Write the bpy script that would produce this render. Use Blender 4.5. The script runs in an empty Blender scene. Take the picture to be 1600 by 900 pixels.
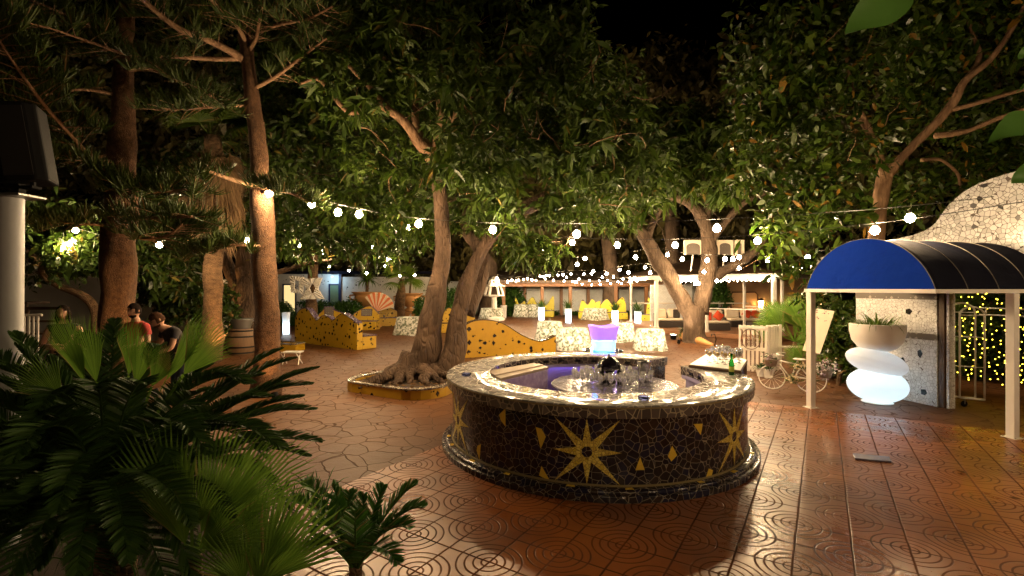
import bpy, math, random
import numpy as np
from mathutils import Vector, Matrix, noise
random.seed(7); RNG = np.random.default_rng(7)
R = math.radians
scene = bpy.context.scene
COL = scene.collection

# ------------------------------------------------------------------ camera, sky, exposure
CAM_H, FPX = 2.2, 760.0
cam_data = bpy.data.cameras.new("camera")
cam_data.sensor_width = 36.0
cam_data.lens = FPX * 36.0 / 1600.0
cam_data.clip_start, cam_data.clip_end = 0.05, 600
cam = bpy.data.objects.new("camera", cam_data); COL.objects.link(cam)
cam.location = (0, 0, CAM_H); cam.rotation_euler = (R(90), 0, 0)
scene.camera = cam

world = bpy.data.worlds.new("World"); scene.world = world
world.use_nodes = True
wn = world.node_tree.nodes; wl = world.node_tree.links
for n in list(wn): wn.remove(n)
w_out = wn.new("ShaderNodeOutputWorld"); w_bg = wn.new("ShaderNodeBackground"); w_sky = wn.new("ShaderNodeTexSky")
w_sky.sky_type = 'NISHITA'; w_sky.sun_disc = False
w_sky.sun_elevation = R(-6); w_sky.sun_rotation = R(200)
w_bg.inputs['Strength'].default_value = 0.012
wl.new(w_sky.outputs[0], w_bg.inputs[0]); wl.new(w_bg.outputs[0], w_out.inputs[0])

BULB = 200.0          # radiance of a festoon bulb
scene.view_settings.view_transform = 'Standard'
scene.view_settings.look = 'None'
scene.view_settings.exposure = 2.32
scene.view_settings.gamma = 1.0
scene.view_settings.use_curve_mapping = False
scene.render.resolution_x, scene.render.resolution_y = 1024, 576
scene.cycles.use_denoising = True
scene.cycles.use_light_tree = True
scene.cycles.max_bounces = 6
scene.cycles.diffuse_bounces = 3
scene.cycles.glossy_bounces = 3
scene.cycles.transmission_bounces = 6
scene.cycles.transparent_max_bounces = 6
scene.cycles.sample_clamp_indirect = 4.0
scene.cycles.caustics_reflective = False
scene.cycles.caustics_refractive = False

# ------------------------------------------------------------------ where a pixel of the photograph lies
def P(px, py, Y): return Vector(((px - 800) / FPX * Y, Y, CAM_H - (py - 450) / FPX * Y))
def S(px, py, z=0.0):
    Y = (CAM_H - z) * FPX / (py - 450); return Vector(((px - 800) / FPX * Y, Y, z))
def X(px, Y): return (px - 800) / FPX * Y
def Z(py, Y): return CAM_H - (py - 450) / FPX * Y

# ------------------------------------------------------------------ object helpers
def tag(o, label=None, cat=None, group=None, kind=None):
    if label: o['label'] = label
    if cat: o['category'] = cat
    if group: o['group'] = group
    if kind: o['kind'] = kind
    return o
def thing(name, label, cat, loc=(0, 0, 0), group=None, rz=0.0):
    o = bpy.data.objects.new(name, None); COL.objects.link(o)
    o.location = loc; o.rotation_euler = (0, 0, rz); o.empty_display_size = .1
    return tag(o, label, cat, group)
def root_loc(o):
    v = Vector((0, 0, 0))
    while o is not None: v = v + o.location; o = o.parent
    return v
def dup(o, loc=None, rz=None, label=None, parent=None):
    c = o.copy(); COL.objects.link(c)
    if parent is not None: c.parent = parent
    if loc is not None: c.location = loc
    if rz is not None: c.rotation_euler = (0, 0, rz)
    if label: c['label'] = label
    for ch in list(o.children): dup(ch, parent=c)
    return c

def raw_mesh(name, V, F, mat=None, parent=None, smooth=False, local=False):
    """V (n,3) array, F (m,k) int array of equal-sized faces"""
    V = np.asarray(V, dtype=np.float32); F = np.asarray(F, dtype=np.int32)
    if parent is not None and not local: V = V - np.array(root_loc(parent), dtype=np.float32)
    me = bpy.data.meshes.new(name); k = F.shape[1]
    me.vertices.add(len(V)); me.vertices.foreach_set("co", V.ravel())
    me.loops.add(F.size); me.loops.foreach_set("vertex_index", F.ravel())
    me.polygons.add(len(F)); me.polygons.foreach_set("loop_start", np.arange(0, F.size, k, dtype=np.int32))
    if smooth: me.polygons.foreach_set("use_smooth", np.ones(len(F), dtype=bool))
    me.update(calc_edges=True)
    if mat: me.materials.append(mat)
    o = bpy.data.objects.new(name, me); COL.objects.link(o)
    if parent is not None: o.parent = parent
    return o

class MB:
    def __init__(s): s.v = []; s.f = []; s.m = []; s.mi = 0
    def add(s, vs, fs):
        b = len(s.v); s.v.extend([tuple(v) for v in vs])
        for f in fs: s.f.append(tuple(i + b for i in f)); s.m.append(s.mi)
        return s
    def box(s, lo, hi, M=None):
        x0, y0, z0 = lo; x1, y1, z1 = hi
        vs = [Vector(p) for p in ((x0,y0,z0),(x1,y0,z0),(x1,y1,z0),(x0,y1,z0),(x0,y0,z1),(x1,y0,z1),(x1,y1,z1),(x0,y1,z1))]
        if M is not None: vs = [M @ v for v in vs]
        return s.add(vs, [(0,3,2,1),(4,5,6,7),(0,1,5,4),(1,2,6,5),(2,3,7,6),(3,0,4,7)])
    def bbox(s, lo, hi, b=.01, M=None):
        """box with chamfered edges"""
        x0,y0,z0 = lo; x1,y1,z1 = hi
        rings = []
        for z, i in ((z0, b), (z0 + b, 0), (z1 - b, 0), (z1, b)):
            a0,b0,a1,b1 = x0+i, y0+i, x1-i, y1-i; c = b
            rings.append([(a0+c,b0,z),(a1-c,b0,z),(a1,b0+c,z),(a1,b1-c,z),(a1-c,b1,z),(a0+c,b1,z),(a0,b1-c,z),(a0,b0+c,z)])
        vs = [Vector(p) for r in rings for p in r]
        if M is not None: vs = [M @ v for v in vs]
        fs = [tuple(range(7, -1, -1)), tuple(range(24, 32))]
        for r in range(3):
            for k in range(8): fs.append((r*8+k, r*8+(k+1) % 8, r*8+8+(k+1) % 8, r*8+8+k))
        return s.add(vs, fs)
    def tube(s, pts, rad, n=8, caps=True, wob=0.0, flat=None):
        pts = [Vector(p) for p in pts]
        if not hasattr(rad, '__len__'): rad = [rad] * len(pts)
        t0 = (pts[1] - pts[0]).normalized()
        up = Vector((0, 0, 1)) if abs(t0.z) < .9 else Vector((1, 0, 0))
        u = t0.cross(up).normalized(); vs = []
        for i, p in enumerate(pts):
            a = pts[max(i-1, 0)]; b = pts[min(i+1, len(pts)-1)]
            t = (b - a)
            t = t.normalized() if t.length > 1e-9 else t0
            u = (u - t * u.dot(t)); u = u.normalized() if u.length > 1e-6 else t.orthogonal().normalized()
            w = t.cross(u)
            for k in range(n):
                th = 2 * math.pi * k / n; r = rad[i]
                if wob: r *= 1 + wob * noise.noise(Vector((math.cos(th) * 1.3 + p.x, math.sin(th) * 1.3 + p.y, p.z * .9)))
                vs.append(p + (u * math.cos(th) + w * math.sin(th) * (flat or 1)) * r)
        fs = []
        for i in range(len(pts) - 1):
            for k in range(n): fs.append((i*n+k, i*n+(k+1) % n, (i+1)*n+(k+1) % n, (i+1)*n+k))
        if caps: fs += [tuple(range(n-1, -1, -1)), tuple(range((len(pts)-1)*n, len(pts)*n))]
        return s.add(vs, fs)
    def lathe(s, prof, c=(0, 0, 0), n=24, M=None, sq=None):
        """profile [(r,z)]; closes at r==0"""
        c = Vector(c); vs = []; fs = []; idx = []
        for r, z in prof:
            if r < 1e-6: idx.append([len(vs)] * n); vs.append(Vector((0, 0, z)))
            else:
                row = []
                for k in range(n):
                    th = 2 * math.pi * k / n; q = 1.0
                    if sq: q = 1 / (abs(math.cos(th)) ** sq + abs(math.sin(th)) ** sq) ** (1 / sq)
                    row.append(len(vs)); vs.append(Vector((r * q * math.cos(th), r * q * math.sin(th), z)))
                idx.append(row)
        for a, b in zip(idx, idx[1:]):
            for k in range(n):
                q = [a[k], a[(k+1) % n], b[(k+1) % n], b[k]]
                q = [x for i, x in enumerate(q) if x not in q[:i]]
                if len(q) > 2: fs.append(tuple(q))
        vs = [(M @ v if M is not None else v) + c for v in vs]
        return s.add(vs, fs)
    def prism(s, out, y0, y1, M=None):
        """outline [(x,z)] extruded along y"""
        n = len(out)
        vs = [Vector((x, y0, z)) for x, z in out] + [Vector((x, y1, z)) for x, z in out]
        if M is not None: vs = [M @ v for v in vs]
        return s.add(vs, [tuple(range(n)), tuple(range(2*n-1, n-1, -1))] + [(i, i+n, (i+1) % n+n, (i+1) % n) for i in range(n)])
    def slab(s, out, z0, z1):
        """outline [(x,y)] counter-clockwise extruded along z"""
        n = len(out)
        vs = [(x, y, z0) for x, y in out] + [(x, y, z1) for x, y in out]
        return s.add(vs, [tuple(range(n-1, -1, -1)), tuple(range(n, 2*n))] + [(i, (i+1) % n, (i+1) % n+n, i+n) for i in range(n)])
    def ball(s, c, r, n=12, m=8, M=None):
        rx, ry, rz = r if hasattr(r, '__len__') else (r, r, r)
        prof = [(math.sin(math.pi * i / m), -math.cos(math.pi * i / m)) for i in range(m + 1)]
        prof[0] = (0, -1); prof[-1] = (0, 1)
        D = Matrix.Diagonal((rx, ry, rz, 1))
        return s.lathe(prof, c, n, (M @ D) if M is not None else D)
    def build(s, name, mats, parent=None, smooth=False, bevel=0, local=False, auto=None):
        me = bpy.data.meshes.new(name)
        off = root_loc(parent) if (parent is not None and not local) else Vector((0, 0, 0))
        me.from_pydata([(v[0]-off.x, v[1]-off.y, v[2]-off.z) for v in s.v], [], s.f)
        for m in (mats if isinstance(mats, (list, tuple)) else [mats]): me.materials.append(m)
        me.polygons.foreach_set("material_index", s.m)
        if smooth: me.polygons.foreach_set("use_smooth", [True] * len(me.polygons))
        me.update()
        if auto: me.set_sharp_from_angle(angle=R(auto))
        o = bpy.data.objects.new(name, me); COL.objects.link(o)
        if parent is not None: o.parent = parent
        if bevel:
            md = o.modifiers.new("bevel", 'BEVEL'); md.width = bevel; md.segments = 2; md.limit_method = 'ANGLE'
        return o

def rotz(a, loc=(0, 0, 0)): return Matrix.Translation(Vector(loc)) @ Matrix.Rotation(a, 4, 'Z')
def spline(pts, n=6):
    """Catmull-Rom through tuples of any length"""
    A = np.array(pts, float)
    if len(A) < 3: return [tuple(A[0] + (A[-1]-A[0]) * t) for t in np.linspace(0, 1, n+1)]
    E = np.vstack([2*A[0]-A[1], A, 2*A[-1]-A[-2]]); out = []
    for i in range(1, len(E)-2):
        p0, p1, p2, p3 = E[i-1], E[i], E[i+1], E[i+2]
        for t in np.arange(n) / n:
            out.append(.5*((2*p1)+(-p0+p2)*t+(2*p0-5*p1+4*p2-p3)*t*t+(-p0+3*p1-3*p2+p3)*t**3))
    out.append(A[-1]); return [tuple(o) for o in out]

# ------------------------------------------------------------------ materials
class NT:
    """small wrapper for building node trees"""
    def __init__(s, name):
        s.mat = bpy.data.materials.new(name); s.mat.use_nodes = True
        s.t = s.mat.node_tree; s.n = s.t.nodes; s.l = s.t.links
        s.b = s.n['Principled BSDF']
    def new(s, typ, **kw):
        n = s.n.new(typ)
        for k, v in kw.items(): setattr(n, k, v)
        return n
    def set(s, sock, val):
        if hasattr(val, 'is_output'): s.l.new(val, sock)
        else:
            if hasattr(val, '__len__') and len(val) == 3 and sock.type == 'RGBA': val = (*val, 1)
            sock.default_value = val
    def m(s, op, a, b=None, c=None, clamp=False):
        n = s.new('ShaderNodeMath', operation=op); n.use_clamp = clamp
        s.set(n.inputs[0], a)
        if b is not None: s.set(n.inputs[1], b)
        if c is not None: s.set(n.inputs[2], c)
        return n.outputs[0]
    def step(s, x, a, b):
        n = s.new('ShaderNodeMapRange', interpolation_type='SMOOTHSTEP')
        s.set(n.inputs[0], x); s.set(n.inputs[1], a); s.set(n.inputs[2], b)
        return n.outputs[0]
    def mix(s, f, a, b):
        n = s.new('ShaderNodeMix', data_type='RGBA')
        s.set(n.inputs[0], f); s.set(n.inputs[6], a); s.set(n.inputs[7], b)
        return n.outputs[2]
    def co(s, scale=(1, 1, 1), rot=(0, 0, 0), loc=(0, 0, 0)):
        tc = s.new('ShaderNodeTexCoord'); mp = s.new('ShaderNodeMapping')
        mp.inputs['Scale'].default_value = scale; mp.inputs['Rotation'].default_value = rot; mp.inputs['Location'].default_value = loc
        s.l.new(tc.outputs['Object'], mp.inputs[0]); return mp.outputs[0]
    def noise(s, vec, sc, det=4, rough=.6, out=0):
        n = s.new('ShaderNodeTexNoise'); s.set(n.inputs['Vector'], vec)
        n.inputs['Scale'].default_value = sc; n.inputs['Detail'].default_value = det; n.inputs['Roughness'].default_value = rough
        return n.outputs[out]
    def vor(s, vec, sc, feat='F1', out='Distance', rnd=1.0, dist='EUCLIDEAN'):
        n = s.new('ShaderNodeTexVoronoi', feature=feat)
        if feat not in ('DISTANCE_TO_EDGE', 'N_SPHERE_RADIUS'): n.distance = dist
        s.set(n.inputs['Vector'], vec); n.inputs['Scale'].default_value = sc; n.inputs['Randomness'].default_value = rnd
        return n.outputs[out]
    def ramp(s, f, stops, const=False):
        n = s.new('ShaderNodeValToRGB'); s.set(n.inputs[0], f); r = n.color_ramp
        if const: r.interpolation = 'CONSTANT'
        while len(r.elements) < len(stops): r.elements.new(.5)
        for e, (p, c) in zip(r.elements, stops): e.position = p; e.color = (*c, 1)
        return n.outputs[0]
    def bump(s, h, strength=.5, dist=.01, base=None):
        n = s.new('ShaderNodeBump'); s.set(n.inputs['Height'], h)
        n.inputs['Strength'].default_value = strength; n.inputs['Distance'].default_value = dist
        if base is not None: s.l.new(base, n.inputs['Normal'])
        return n.outputs[0]
    def distort(s, vec, sc, amt):
        n = s.noise(vec, sc, 2, .5, 1); v = s.new('ShaderNodeVectorMath', operation='MULTIPLY_ADD')
        s.set(v.inputs[0], n); v.inputs[1].default_value = (amt,)*3; s.set(v.inputs[2], vec); return v.outputs[0]
    def out(s, col=None, rough=None, nrm=None, metal=None, spec=None, **kw):
        b = s.b
        if col is not None: s.set(b.inputs['Base Color'], col)
        if rough is not None: s.set(b.inputs['Roughness'], rough)
        if nrm is not None: s.l.new(nrm, b.inputs['Normal'])
        if metal is not None: b.inputs['Metallic'].default_value = metal
        if spec is not None: b.inputs['Specular IOR Level'].default_value = spec
        for k, v in kw.items(): s.set(b.inputs[k.replace('_', ' ')], v)
        return s.mat

def plain(name, col, rough=.5, metal=0.0, var=.15, sc=6.0, bump=.15, spec=.5):
    """a paint, plaster, metal or cloth with the uneven tone and grain real ones have"""
    t = NT(name); v = t.co()
    n = t.noise(v, sc, 5); n2 = t.noise(v, sc * 9, 3)
    c = t.mix(n, tuple(x * (1 - var) for x in col), tuple(min(1, x * (1 + var)) for x in col))
    r = t.m('ADD', t.m('MULTIPLY', n2, .2), rough - .1)
    return t.out(c, r, t.bump(n2, bump, .004), metal, spec)

def emitter(name, col, strength):
    t = NT(name); e = t.new('ShaderNodeEmission'); e.inputs[0].default_value = (*col, 1); e.inputs[1].default_value = strength
    t.l.new(e.outputs[0], t.n['Material Output'].inputs[0]); t.n.remove(t.b); return t.mat

def shell(name, col, trans=.5):
    """white translucent plastic lit by the lamp inside it"""
    t = NT(name); d = t.new('ShaderNodeBsdfDiffuse'); r = t.new('ShaderNodeBsdfTranslucent'); g = t.new('ShaderNodeBsdfGlossy')
    d.inputs[0].default_value = (*col, 1); r.inputs[0].default_value = (*col, 1); g.inputs['Roughness'].default_value = .25
    a = t.new('ShaderNodeMixShader'); a.inputs[0].default_value = trans
    t.l.new(d.outputs[0], a.inputs[1]); t.l.new(r.outputs[0], a.inputs[2])
    b = t.new('ShaderNodeMixShader'); b.inputs[0].default_value = .05
    t.l.new(a.outputs[0], b.inputs[1]); t.l.new(g.outputs[0], b.inputs[2])
    t.l.new(b.outputs[0], t.n['Material Output'].inputs[0]); t.n.remove(t.b); return t.mat

# paving frame: u along (sin,cos) 32.54 deg
TA = R(32.54); D1 = Vector((math.sin(TA), math.cos(TA), 0)); D2 = Vector((math.cos(TA), -math.sin(TA), 0)); TILE = .41
def tile_mat():
    t = NT("stamped_tile"); tc = t.new('ShaderNodeTexCoord'); sep = t.new('ShaderNodeSeparateXYZ'); t.l.new(tc.outputs['Object'], sep.inputs[0])
    x, y = sep.outputs[0], sep.outputs[1]; obj = tc.outputs['Object']
    u = t.m('ADD', t.m('MULTIPLY', x, D1.x), t.m('MULTIPLY', y, D1.y)); v = t.m('ADD', t.m('MULTIPLY', x, D2.x), t.m('MULTIPLY', y, D2.y))
    p = t.m('DIVIDE', t.m('SUBTRACT', u, .316), TILE); q = t.m('DIVIDE', t.m('SUBTRACT', v, .21), TILE)
    def fr(a): return t.m('SUBTRACT', a, t.m('ROUND', a))
    fp, fq = fr(p), fr(q)
    wob = t.m('MULTIPLY', t.m('SUBTRACT', t.noise(obj, 5, 2), .5), .03)
    jp = t.m('ABSOLUTE', t.m('ADD', fp, wob)); jq = t.m('ABSOLUTE', t.m('ADD', fq, wob))
    joint = t.m('SUBTRACT', 1.0, t.step(t.m('MINIMUM', jp, jq), .010, .030))
    a = t.m('MULTIPLY', t.m('SUBTRACT', t.m('ADD', p, q), 1.0), .5); b = t.m('MULTIPLY', t.m('SUBTRACT', t.m('SUBTRACT', p, q), 1.0), .5)
    fa, fb = fr(a), fr(b)
    d = t.m('MULTIPLY', t.m('SQRT', t.m('ADD', t.m('POWER', t.m('ADD', fa, fb), 2.0), t.m('POWER', t.m('SUBTRACT', fa, fb), 2.0))), TILE)
    d = t.m('ADD', d, t.m('MULTIPLY', wob, .2))
    ring = None
    for r in (.062, .128, .198, .265):
        k = t.m('SUBTRACT', 1.0, t.step(t.m('ABSOLUTE', t.m('SUBTRACT', d, r)), .0045, .0105))
        ring = k if ring is None else t.m('MAXIMUM', ring, k)
    cell = t.new('ShaderNodeCombineXYZ'); t.l.new(t.m('FLOOR', p), cell.inputs[0]); t.l.new(t.m('FLOOR', q), cell.inputs[1])
    wnz = t.new('ShaderNodeTexWhiteNoise'); t.l.new(cell.outputs[0], wnz.inputs[0])
    big = t.noise(obj, .9, 5); fine = t.noise(obj, 90, 3, .7)
    base = t.mix(wnz.outputs[0], (.205, .056, .009), (.29, .086, .015))
    base = t.mix(t.m('MULTIPLY', t.step(big, .42, .68), .7), base, (.085, .026, .010))
    base = t.mix(t.m('MULTIPLY', fine, .3), base, (.31, .115, .03))
    damp = t.step(t.noise(obj, .55, 6, .68), .50, .62); worn = t.step(t.noise(obj, 1.7, 5, .7), .56, .70)
    base = t.mix(t.m('MULTIPLY', damp, .42), base, (.07, .024, .009)); base = t.mix(t.m('MULTIPLY', worn, .35), base, (.33, .15, .06))
    groove = t.m('MAXIMUM', joint, t.m('MULTIPLY', ring, .85))
    crack = t.step(t.noise(obj, 2.3, 4), .35, .7)
    col = t.mix(t.m('MULTIPLY', groove, t.m('ADD', .62, t.m('MULTIPLY', crack, .38))), base, (.022, .011, .007))
    rough = t.m('ADD', t.m('ADD', .16, t.m('MULTIPLY', big, .18)), t.m('ADD', t.m('MULTIPLY', groove, .4), t.m('MULTIPLY', fine, .12)))
    rough = t.m('ADD', t.m('SUBTRACT', rough, t.m('MULTIPLY', damp, .07)), t.m('MULTIPLY', worn, .16))
    tilt = t.m('MULTIPLY', t.m('MULTIPLY', t.m('SUBTRACT', wnz.outputs[0], .5), fp), .25)
    h = t.m('ADD', t.m('SUBTRACT', t.m('MULTIPLY', fine, .10), groove), t.m('ADD', t.m('MULTIPLY', t.noise(obj, 6, 3), .5), tilt))
    t.set(t.b.inputs['Specular IOR Level'], t.m('MULTIPLY', t.m('SUBTRACT', 1.0, t.m('MULTIPLY', groove, .92)), .52))
    return t.out(col, rough, t.bump(h, .34, .010))
def flag_mat():
    t = NT("stamped_flagstone"); v = t.co((1, 1, .001)); vd = t.distort(v, 1.6, .28)
    e = t.vor(vd, 2.9, 'DISTANCE_TO_EDGE'); c = t.new('ShaderNodeTexVoronoi'); t.l.new(vd, c.inputs['Vector']); c.inputs['Scale'].default_value = 2.9
    g = t.m('SUBTRACT', 1.0, t.step(e, .006, .035))
    sep = t.new('ShaderNodeSeparateColor'); t.l.new(c.outputs['Color'], sep.inputs[0])
    big = t.noise(v, .7, 5); mid = t.noise(v, 7, 5, .65); fine = t.noise(v, 55, 3)
    base = t.mix(sep.outputs[0], (.082, .030, .008), (.122, .047, .013))
    base = t.mix(t.m('MULTIPLY', big, .5), base, (.05, .021, .010)); base = t.mix(t.m('MULTIPLY', mid, .4), base, (.14, .063, .022))
    col = t.mix(t.m('MULTIPLY', g, .62), base, (.03, .016, .01))
    rough = t.m('ADD', t.m('ADD', .32, t.m('MULTIPLY', big, .25)), t.m('ADD', t.m('MULTIPLY', g, .35), t.m('MULTIPLY', fine, .1)))
    h = t.m('ADD', t.m('SUBTRACT', t.m('MULTIPLY', mid, .9), g), t.m('MULTIPLY', fine, .15))
    return t.out(col, rough, t.bump(h, .5, .014), spec=.2)
def mosaic(name, sc, stops, grout, gw=.05, rough=.12, dist=.15, accent=None, bump=.5, spec=.5):
    """broken-tile work: cells of glazed tile with grout between them"""
    t = NT(name); v = t.co(); vd = t.distort(v, sc * .6, dist / sc)
    e = t.vor(vd, sc, 'DISTANCE_TO_EDGE'); c = t.vor(vd, sc, 'F1', 'Color')
    sep = t.new('ShaderNodeSeparateColor'); t.l.new(c, sep.inputs[0])
    g = t.m('SUBTRACT', 1.0, t.step(e, gw * .55, gw))
    col = t.ramp(sep.outputs[0], stops, True)
    if accent: col = t.mix(t.m('GREATER_THAN', sep.outputs[1], accent[0]), col, accent[1])
    col = t.mix(t.m('MULTIPLY', t.noise(v, sc * 4, 3), .25), col, (.02, .015, .01))
    col = t.mix(g, col, t.mix(t.noise(v, 14, 3), tuple(.6 * x for x in grout), grout))
    r = t.m('ADD', t.m('ADD', rough, t.m('MULTIPLY', sep.outputs[2], .12)), t.m('MULTIPLY', g, .55))
    cant = t.m('MULTIPLY', sep.outputs[2], t.m('MULTIPLY', t.noise(v, sc * .7, 1), .8))
    return t.out(col, r, t.bump(t.m('SUBTRACT', cant, g), bump, .004), spec=spec)
def spotted(name, base, dark, sc, size, thr=.35, rough=.35):
    """painted render set with scattered chips of dark tile"""
    t = NT(name); v = t.co(); vd = t.distort(v, sc * 2.2, .22 / sc)
    n = t.new('ShaderNodeTexVoronoi'); n.distance = 'MANHATTAN'; t.l.new(vd, n.inputs['Vector']); n.inputs['Scale'].default_value = sc
    sep = t.new('ShaderNodeSeparateColor'); t.l.new(n.outputs['Color'], sep.inputs[0])
    lim = t.m('MULTIPLY', t.m('ADD', .5, sep.outputs[1]), size)
    k = t.m('MULTIPLY', t.m('LESS_THAN', n.outputs['Distance'], lim), t.m('GREATER_THAN', sep.outputs[0], thr))
    b = t.mix(t.noise(v, 3, 5), tuple(.72 * x for x in base), base); b = t.mix(t.m('MULTIPLY', t.step(t.noise(v, 9, 5), .5, .8), .3), b, tuple(.5 * x for x in base))
    return t.out(t.mix(k, b, dark), t.m('SUBTRACT', rough + .1, t.m('MULTIPLY', k, .2)), t.bump(t.m('ADD', k, t.noise(v, 30, 4)), .25, .006))
def bark(name, a, b, sc=5.0, vert=.25, crag=.9, rough=.85):
    t = NT(name); v = t.co((1, 1, vert)); vd = t.distort(v, 3, .12)
    f = t.noise(vd, sc, 8, .7); w = t.vor(vd, sc * 2.2, 'DISTANCE_TO_EDGE'); p = t.noise(t.co(), 1.3, 3)
    c = t.mix(t.step(f, .3, .7), a, b); c = t.mix(t.m('MULTIPLY', t.step(p, .5, .7), .5), c, tuple(x * 1.5 for x in b))
    h = t.m('ADD', f, t.m('MULTIPLY', t.step(w, 0, .2), .5))
    return t.out(c, rough, t.bump(h, crag, .03), spec=.25)
def leafm(name, a, b, c=None, frac=.0, rough=.42, trans=.12, spec=.22):
    t = NT(name); g = t.new('ShaderNodeNewGeometry'); r = g.outputs['Random Per Island']
    col = t.mix(r, a, b)
    if c: col = t.mix(t.m('LESS_THAN', t.m('FRACT', t.m('MULTIPLY', r, 17.31)), frac), col, c)
    col = t.mix(t.m('MULTIPLY', t.noise(t.co(), 8, 3), .4), col, tuple(x * .6 for x in a))
    t.out(col, t.m('ADD', rough - .08, t.m('MULTIPLY', r, .2)), spec=spec)
    tr = t.new('ShaderNodeBsdfTranslucent'); t.l.new(col, tr.inputs[0]); mx = t.new('ShaderNodeMixShader'); mx.inputs[0].default_value = trans
    t.l.new(t.b.outputs[0], mx.inputs[1]); t.l.new(tr.outputs[0], mx.inputs[2]); t.l.new(mx.outputs[0], t.n['Material Output'].inputs[0]); return t.mat
def wood(name, a, b, axis=0, rough=.5):
    t = NT(name); s = [14, 14, 14]; s[axis] = 1.2; v = t.co(tuple(s)); f = t.noise(v, 1.5, 6, .65)
    return t.out(t.mix(f, a, b), t.m('ADD', rough - .1, t.m('MULTIPLY', f, .2)), t.bump(f, .35, .006))
def glass(name, col=(1, 1, 1), rough=.0):
    t = NT(name); return t.out(col, rough, Transmission_Weight=1.0, IOR=1.47)

M = {}
M['tile'] = tile_mat(); M['flag'] = flag_mat()
M['bar_top'] = mosaic("bar_top_mosaic", 10.5, [(0, (.20, .19, .185)), (.3, (.32, .305, .295)), (.55, (.40, .385, .37)), (.8, (.24, .23, .225))], (.50, .45, .37), .055, .05, bump=.05, spec=.4)
M['bar_edge'] = mosaic("bar_edge_mosaic", 11, [(0, (.07, .058, .055)), (.35, (.12, .095, .085)), (.7, (.16, .13, .115))], (.42, .36, .24), .055, .15)
M['bar_body'] = mosaic("bar_body_mosaic", 12.5, [(0, (.012, .009, .016)), (.3, (.02, .012, .012)), (.6, (.012, .012, .035)), (.85, (.03, .017, .014))], (.30, .25, .17), .030, .12)
M['bar_star'] = mosaic("bar_star_mosaic", 32, [(0, (.72, .55, .07)), (.3, (.84, .68, .14)), (.7, (.64, .47, .08))], (.30, .2, .04), .07, .25)
M['shard'] = plain("yellow_tile", (.66, .45, .05), .25, 0, .12)
M['grout_line'] = plain("yellow_grout", (.22, .17, .07), .7)
M['white_mosaic'] = mosaic("white_mosaic", 16, [(0, (.78, .78, .77)), (.5, (.84, .84, .83)), (.8, (.70, .70, .69))], (.20, .17, .15), .035, .15)
M['parapet_mosaic'] = mosaic("parapet_mosaic", 14, [(0, (.26, .26, .26)), (.5, (.33, .33, .33))], (.05, .035, .025), .055, .2, accent=(.955, (.02, .018, .02)))
M['yellow'] = spotted("yellow_render", (.47, .265, .012), (.012, .009, .008), 5.0, .36, .15)
M['yellow_small'] = spotted("yellow_render_fine", (.50, .30, .012), (.012, .009, .008), 6.0, .38, .12)
M['lemon'] = spotted("lemon_render", (.70, .62, .05), (.012, .01, .01), 4.5, .30, .3)
M['dots'] = spotted("white_dotted_wall", (.74, .72, .66), (.01, .009, .01), 3.0, .27, .2, .6)
M['purple_edge'] = mosaic("purple_edge", 14, [(0, (.06, .03, .10)), (.5, (.10, .06, .16)), (.8, (.04, .02, .03))], (.3, .26, .22), .05)
M['dark_edge'] = mosaic("dark_edge", 14, [(0, (.03, .02, .015)), (.5, (.06, .04, .03))], (.25, .16, .06), .05)
M['bark_main'] = bark("ficus_bark", (.034, .020, .012), (.088, .054, .033), 4.5, .3, 1.3)
M['bark_pine'] = bark("pine_bark", (.05, .024, .012), (.135, .070, .034), 16, .8, .8)
M['bark_grey'] = bark("grey_bark", (.05, .033, .022), (.115, .08, .055), 4, .3, 1.0)
M['bark_limb'] = bark("limb_bark", (.12, .066, .035), (.25, .15, .085), 6, .3, .5)
M['bark_palm'] = bark("palm_bark", (.06, .035, .018), (.17, .10, .05), 7, 1.6, 1.0)
M['leaf_main'] = leafm("mango_leaf", (.020, .045, .004), (.066, .104, .010), (.16, .11, .02), .02, .48, .2)
M['leaf_mid'] = leafm("small_leaf", (.016, .036, .004), (.040, .066, .008), (.12, .09, .02), .05, .42, .2)
M['leaf_mag'] = leafm("magnolia_leaf", (.018, .042, .004), (.054, .084, .008), (.19, .10, .014), .045, .28)
M['leaf_back'] = leafm("far_leaf", (.05, .045, .016), (.09, .075, .024))
M['leaf_hedge'] = leafm("hedge_leaf", (.025, .075, .012), (.06, .13, .02))
M['leaf_bright'] = leafm("strap_leaf", (.10, .19, .02), (.17, .25, .03))
M['leaf_fore'] = leafm("fan_leaf", (.085, .18, .02), (.16, .28, .04), (.25, .22, .07), .05, .42, .35)
M['leaf_cycad'] = leafm("cycad_leaf", (.022, .052, .011), (.046, .092, .018), None, 0, .5, .1, .12)
M['leaf_young'] = leafm("young_frond", (.03, .10, .014), (.06, .15, .022), (.2, .16, .05), .06, .45, .12, .2)
M['needle'] = leafm("pine_needle", (.026, .048, .006), (.052, .076, .011), (.11, .055, .015), .05, .5)
M['straw'] = leafm("dry_frond", (.12, .07, .035), (.22, .14, .07), None, 0, .8, .05)
M['soil'] = plain("soil", (.035, .022, .013), .95, 0, .5, 12, .9)
M['white'] = plain("white_paint", (.74, .71, .66), .4, 0, .06, 5)
M['white_wood'] = wood("white_washed_wood", (.58, .52, .44), (.76, .71, .63), 2, .6)
M['plaster'] = plain("white_plaster", (.56, .53, .48), .8, 0, .2, 1.6, .4)
M['beige'] = plain("beige_plaster", (.55, .36, .2), .8, 0, .25, 1.6, .4)
M['brick_white'] = None
M['blue_cloth'] = plain("blue_canvas", (.006, .032, .30), .9, 0, .1, 9, .3, .03)
M['navy_cloth'] = plain("navy_canvas", (.007, .008, .017), .9, 0, .25, 5, .3, .05)
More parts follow.
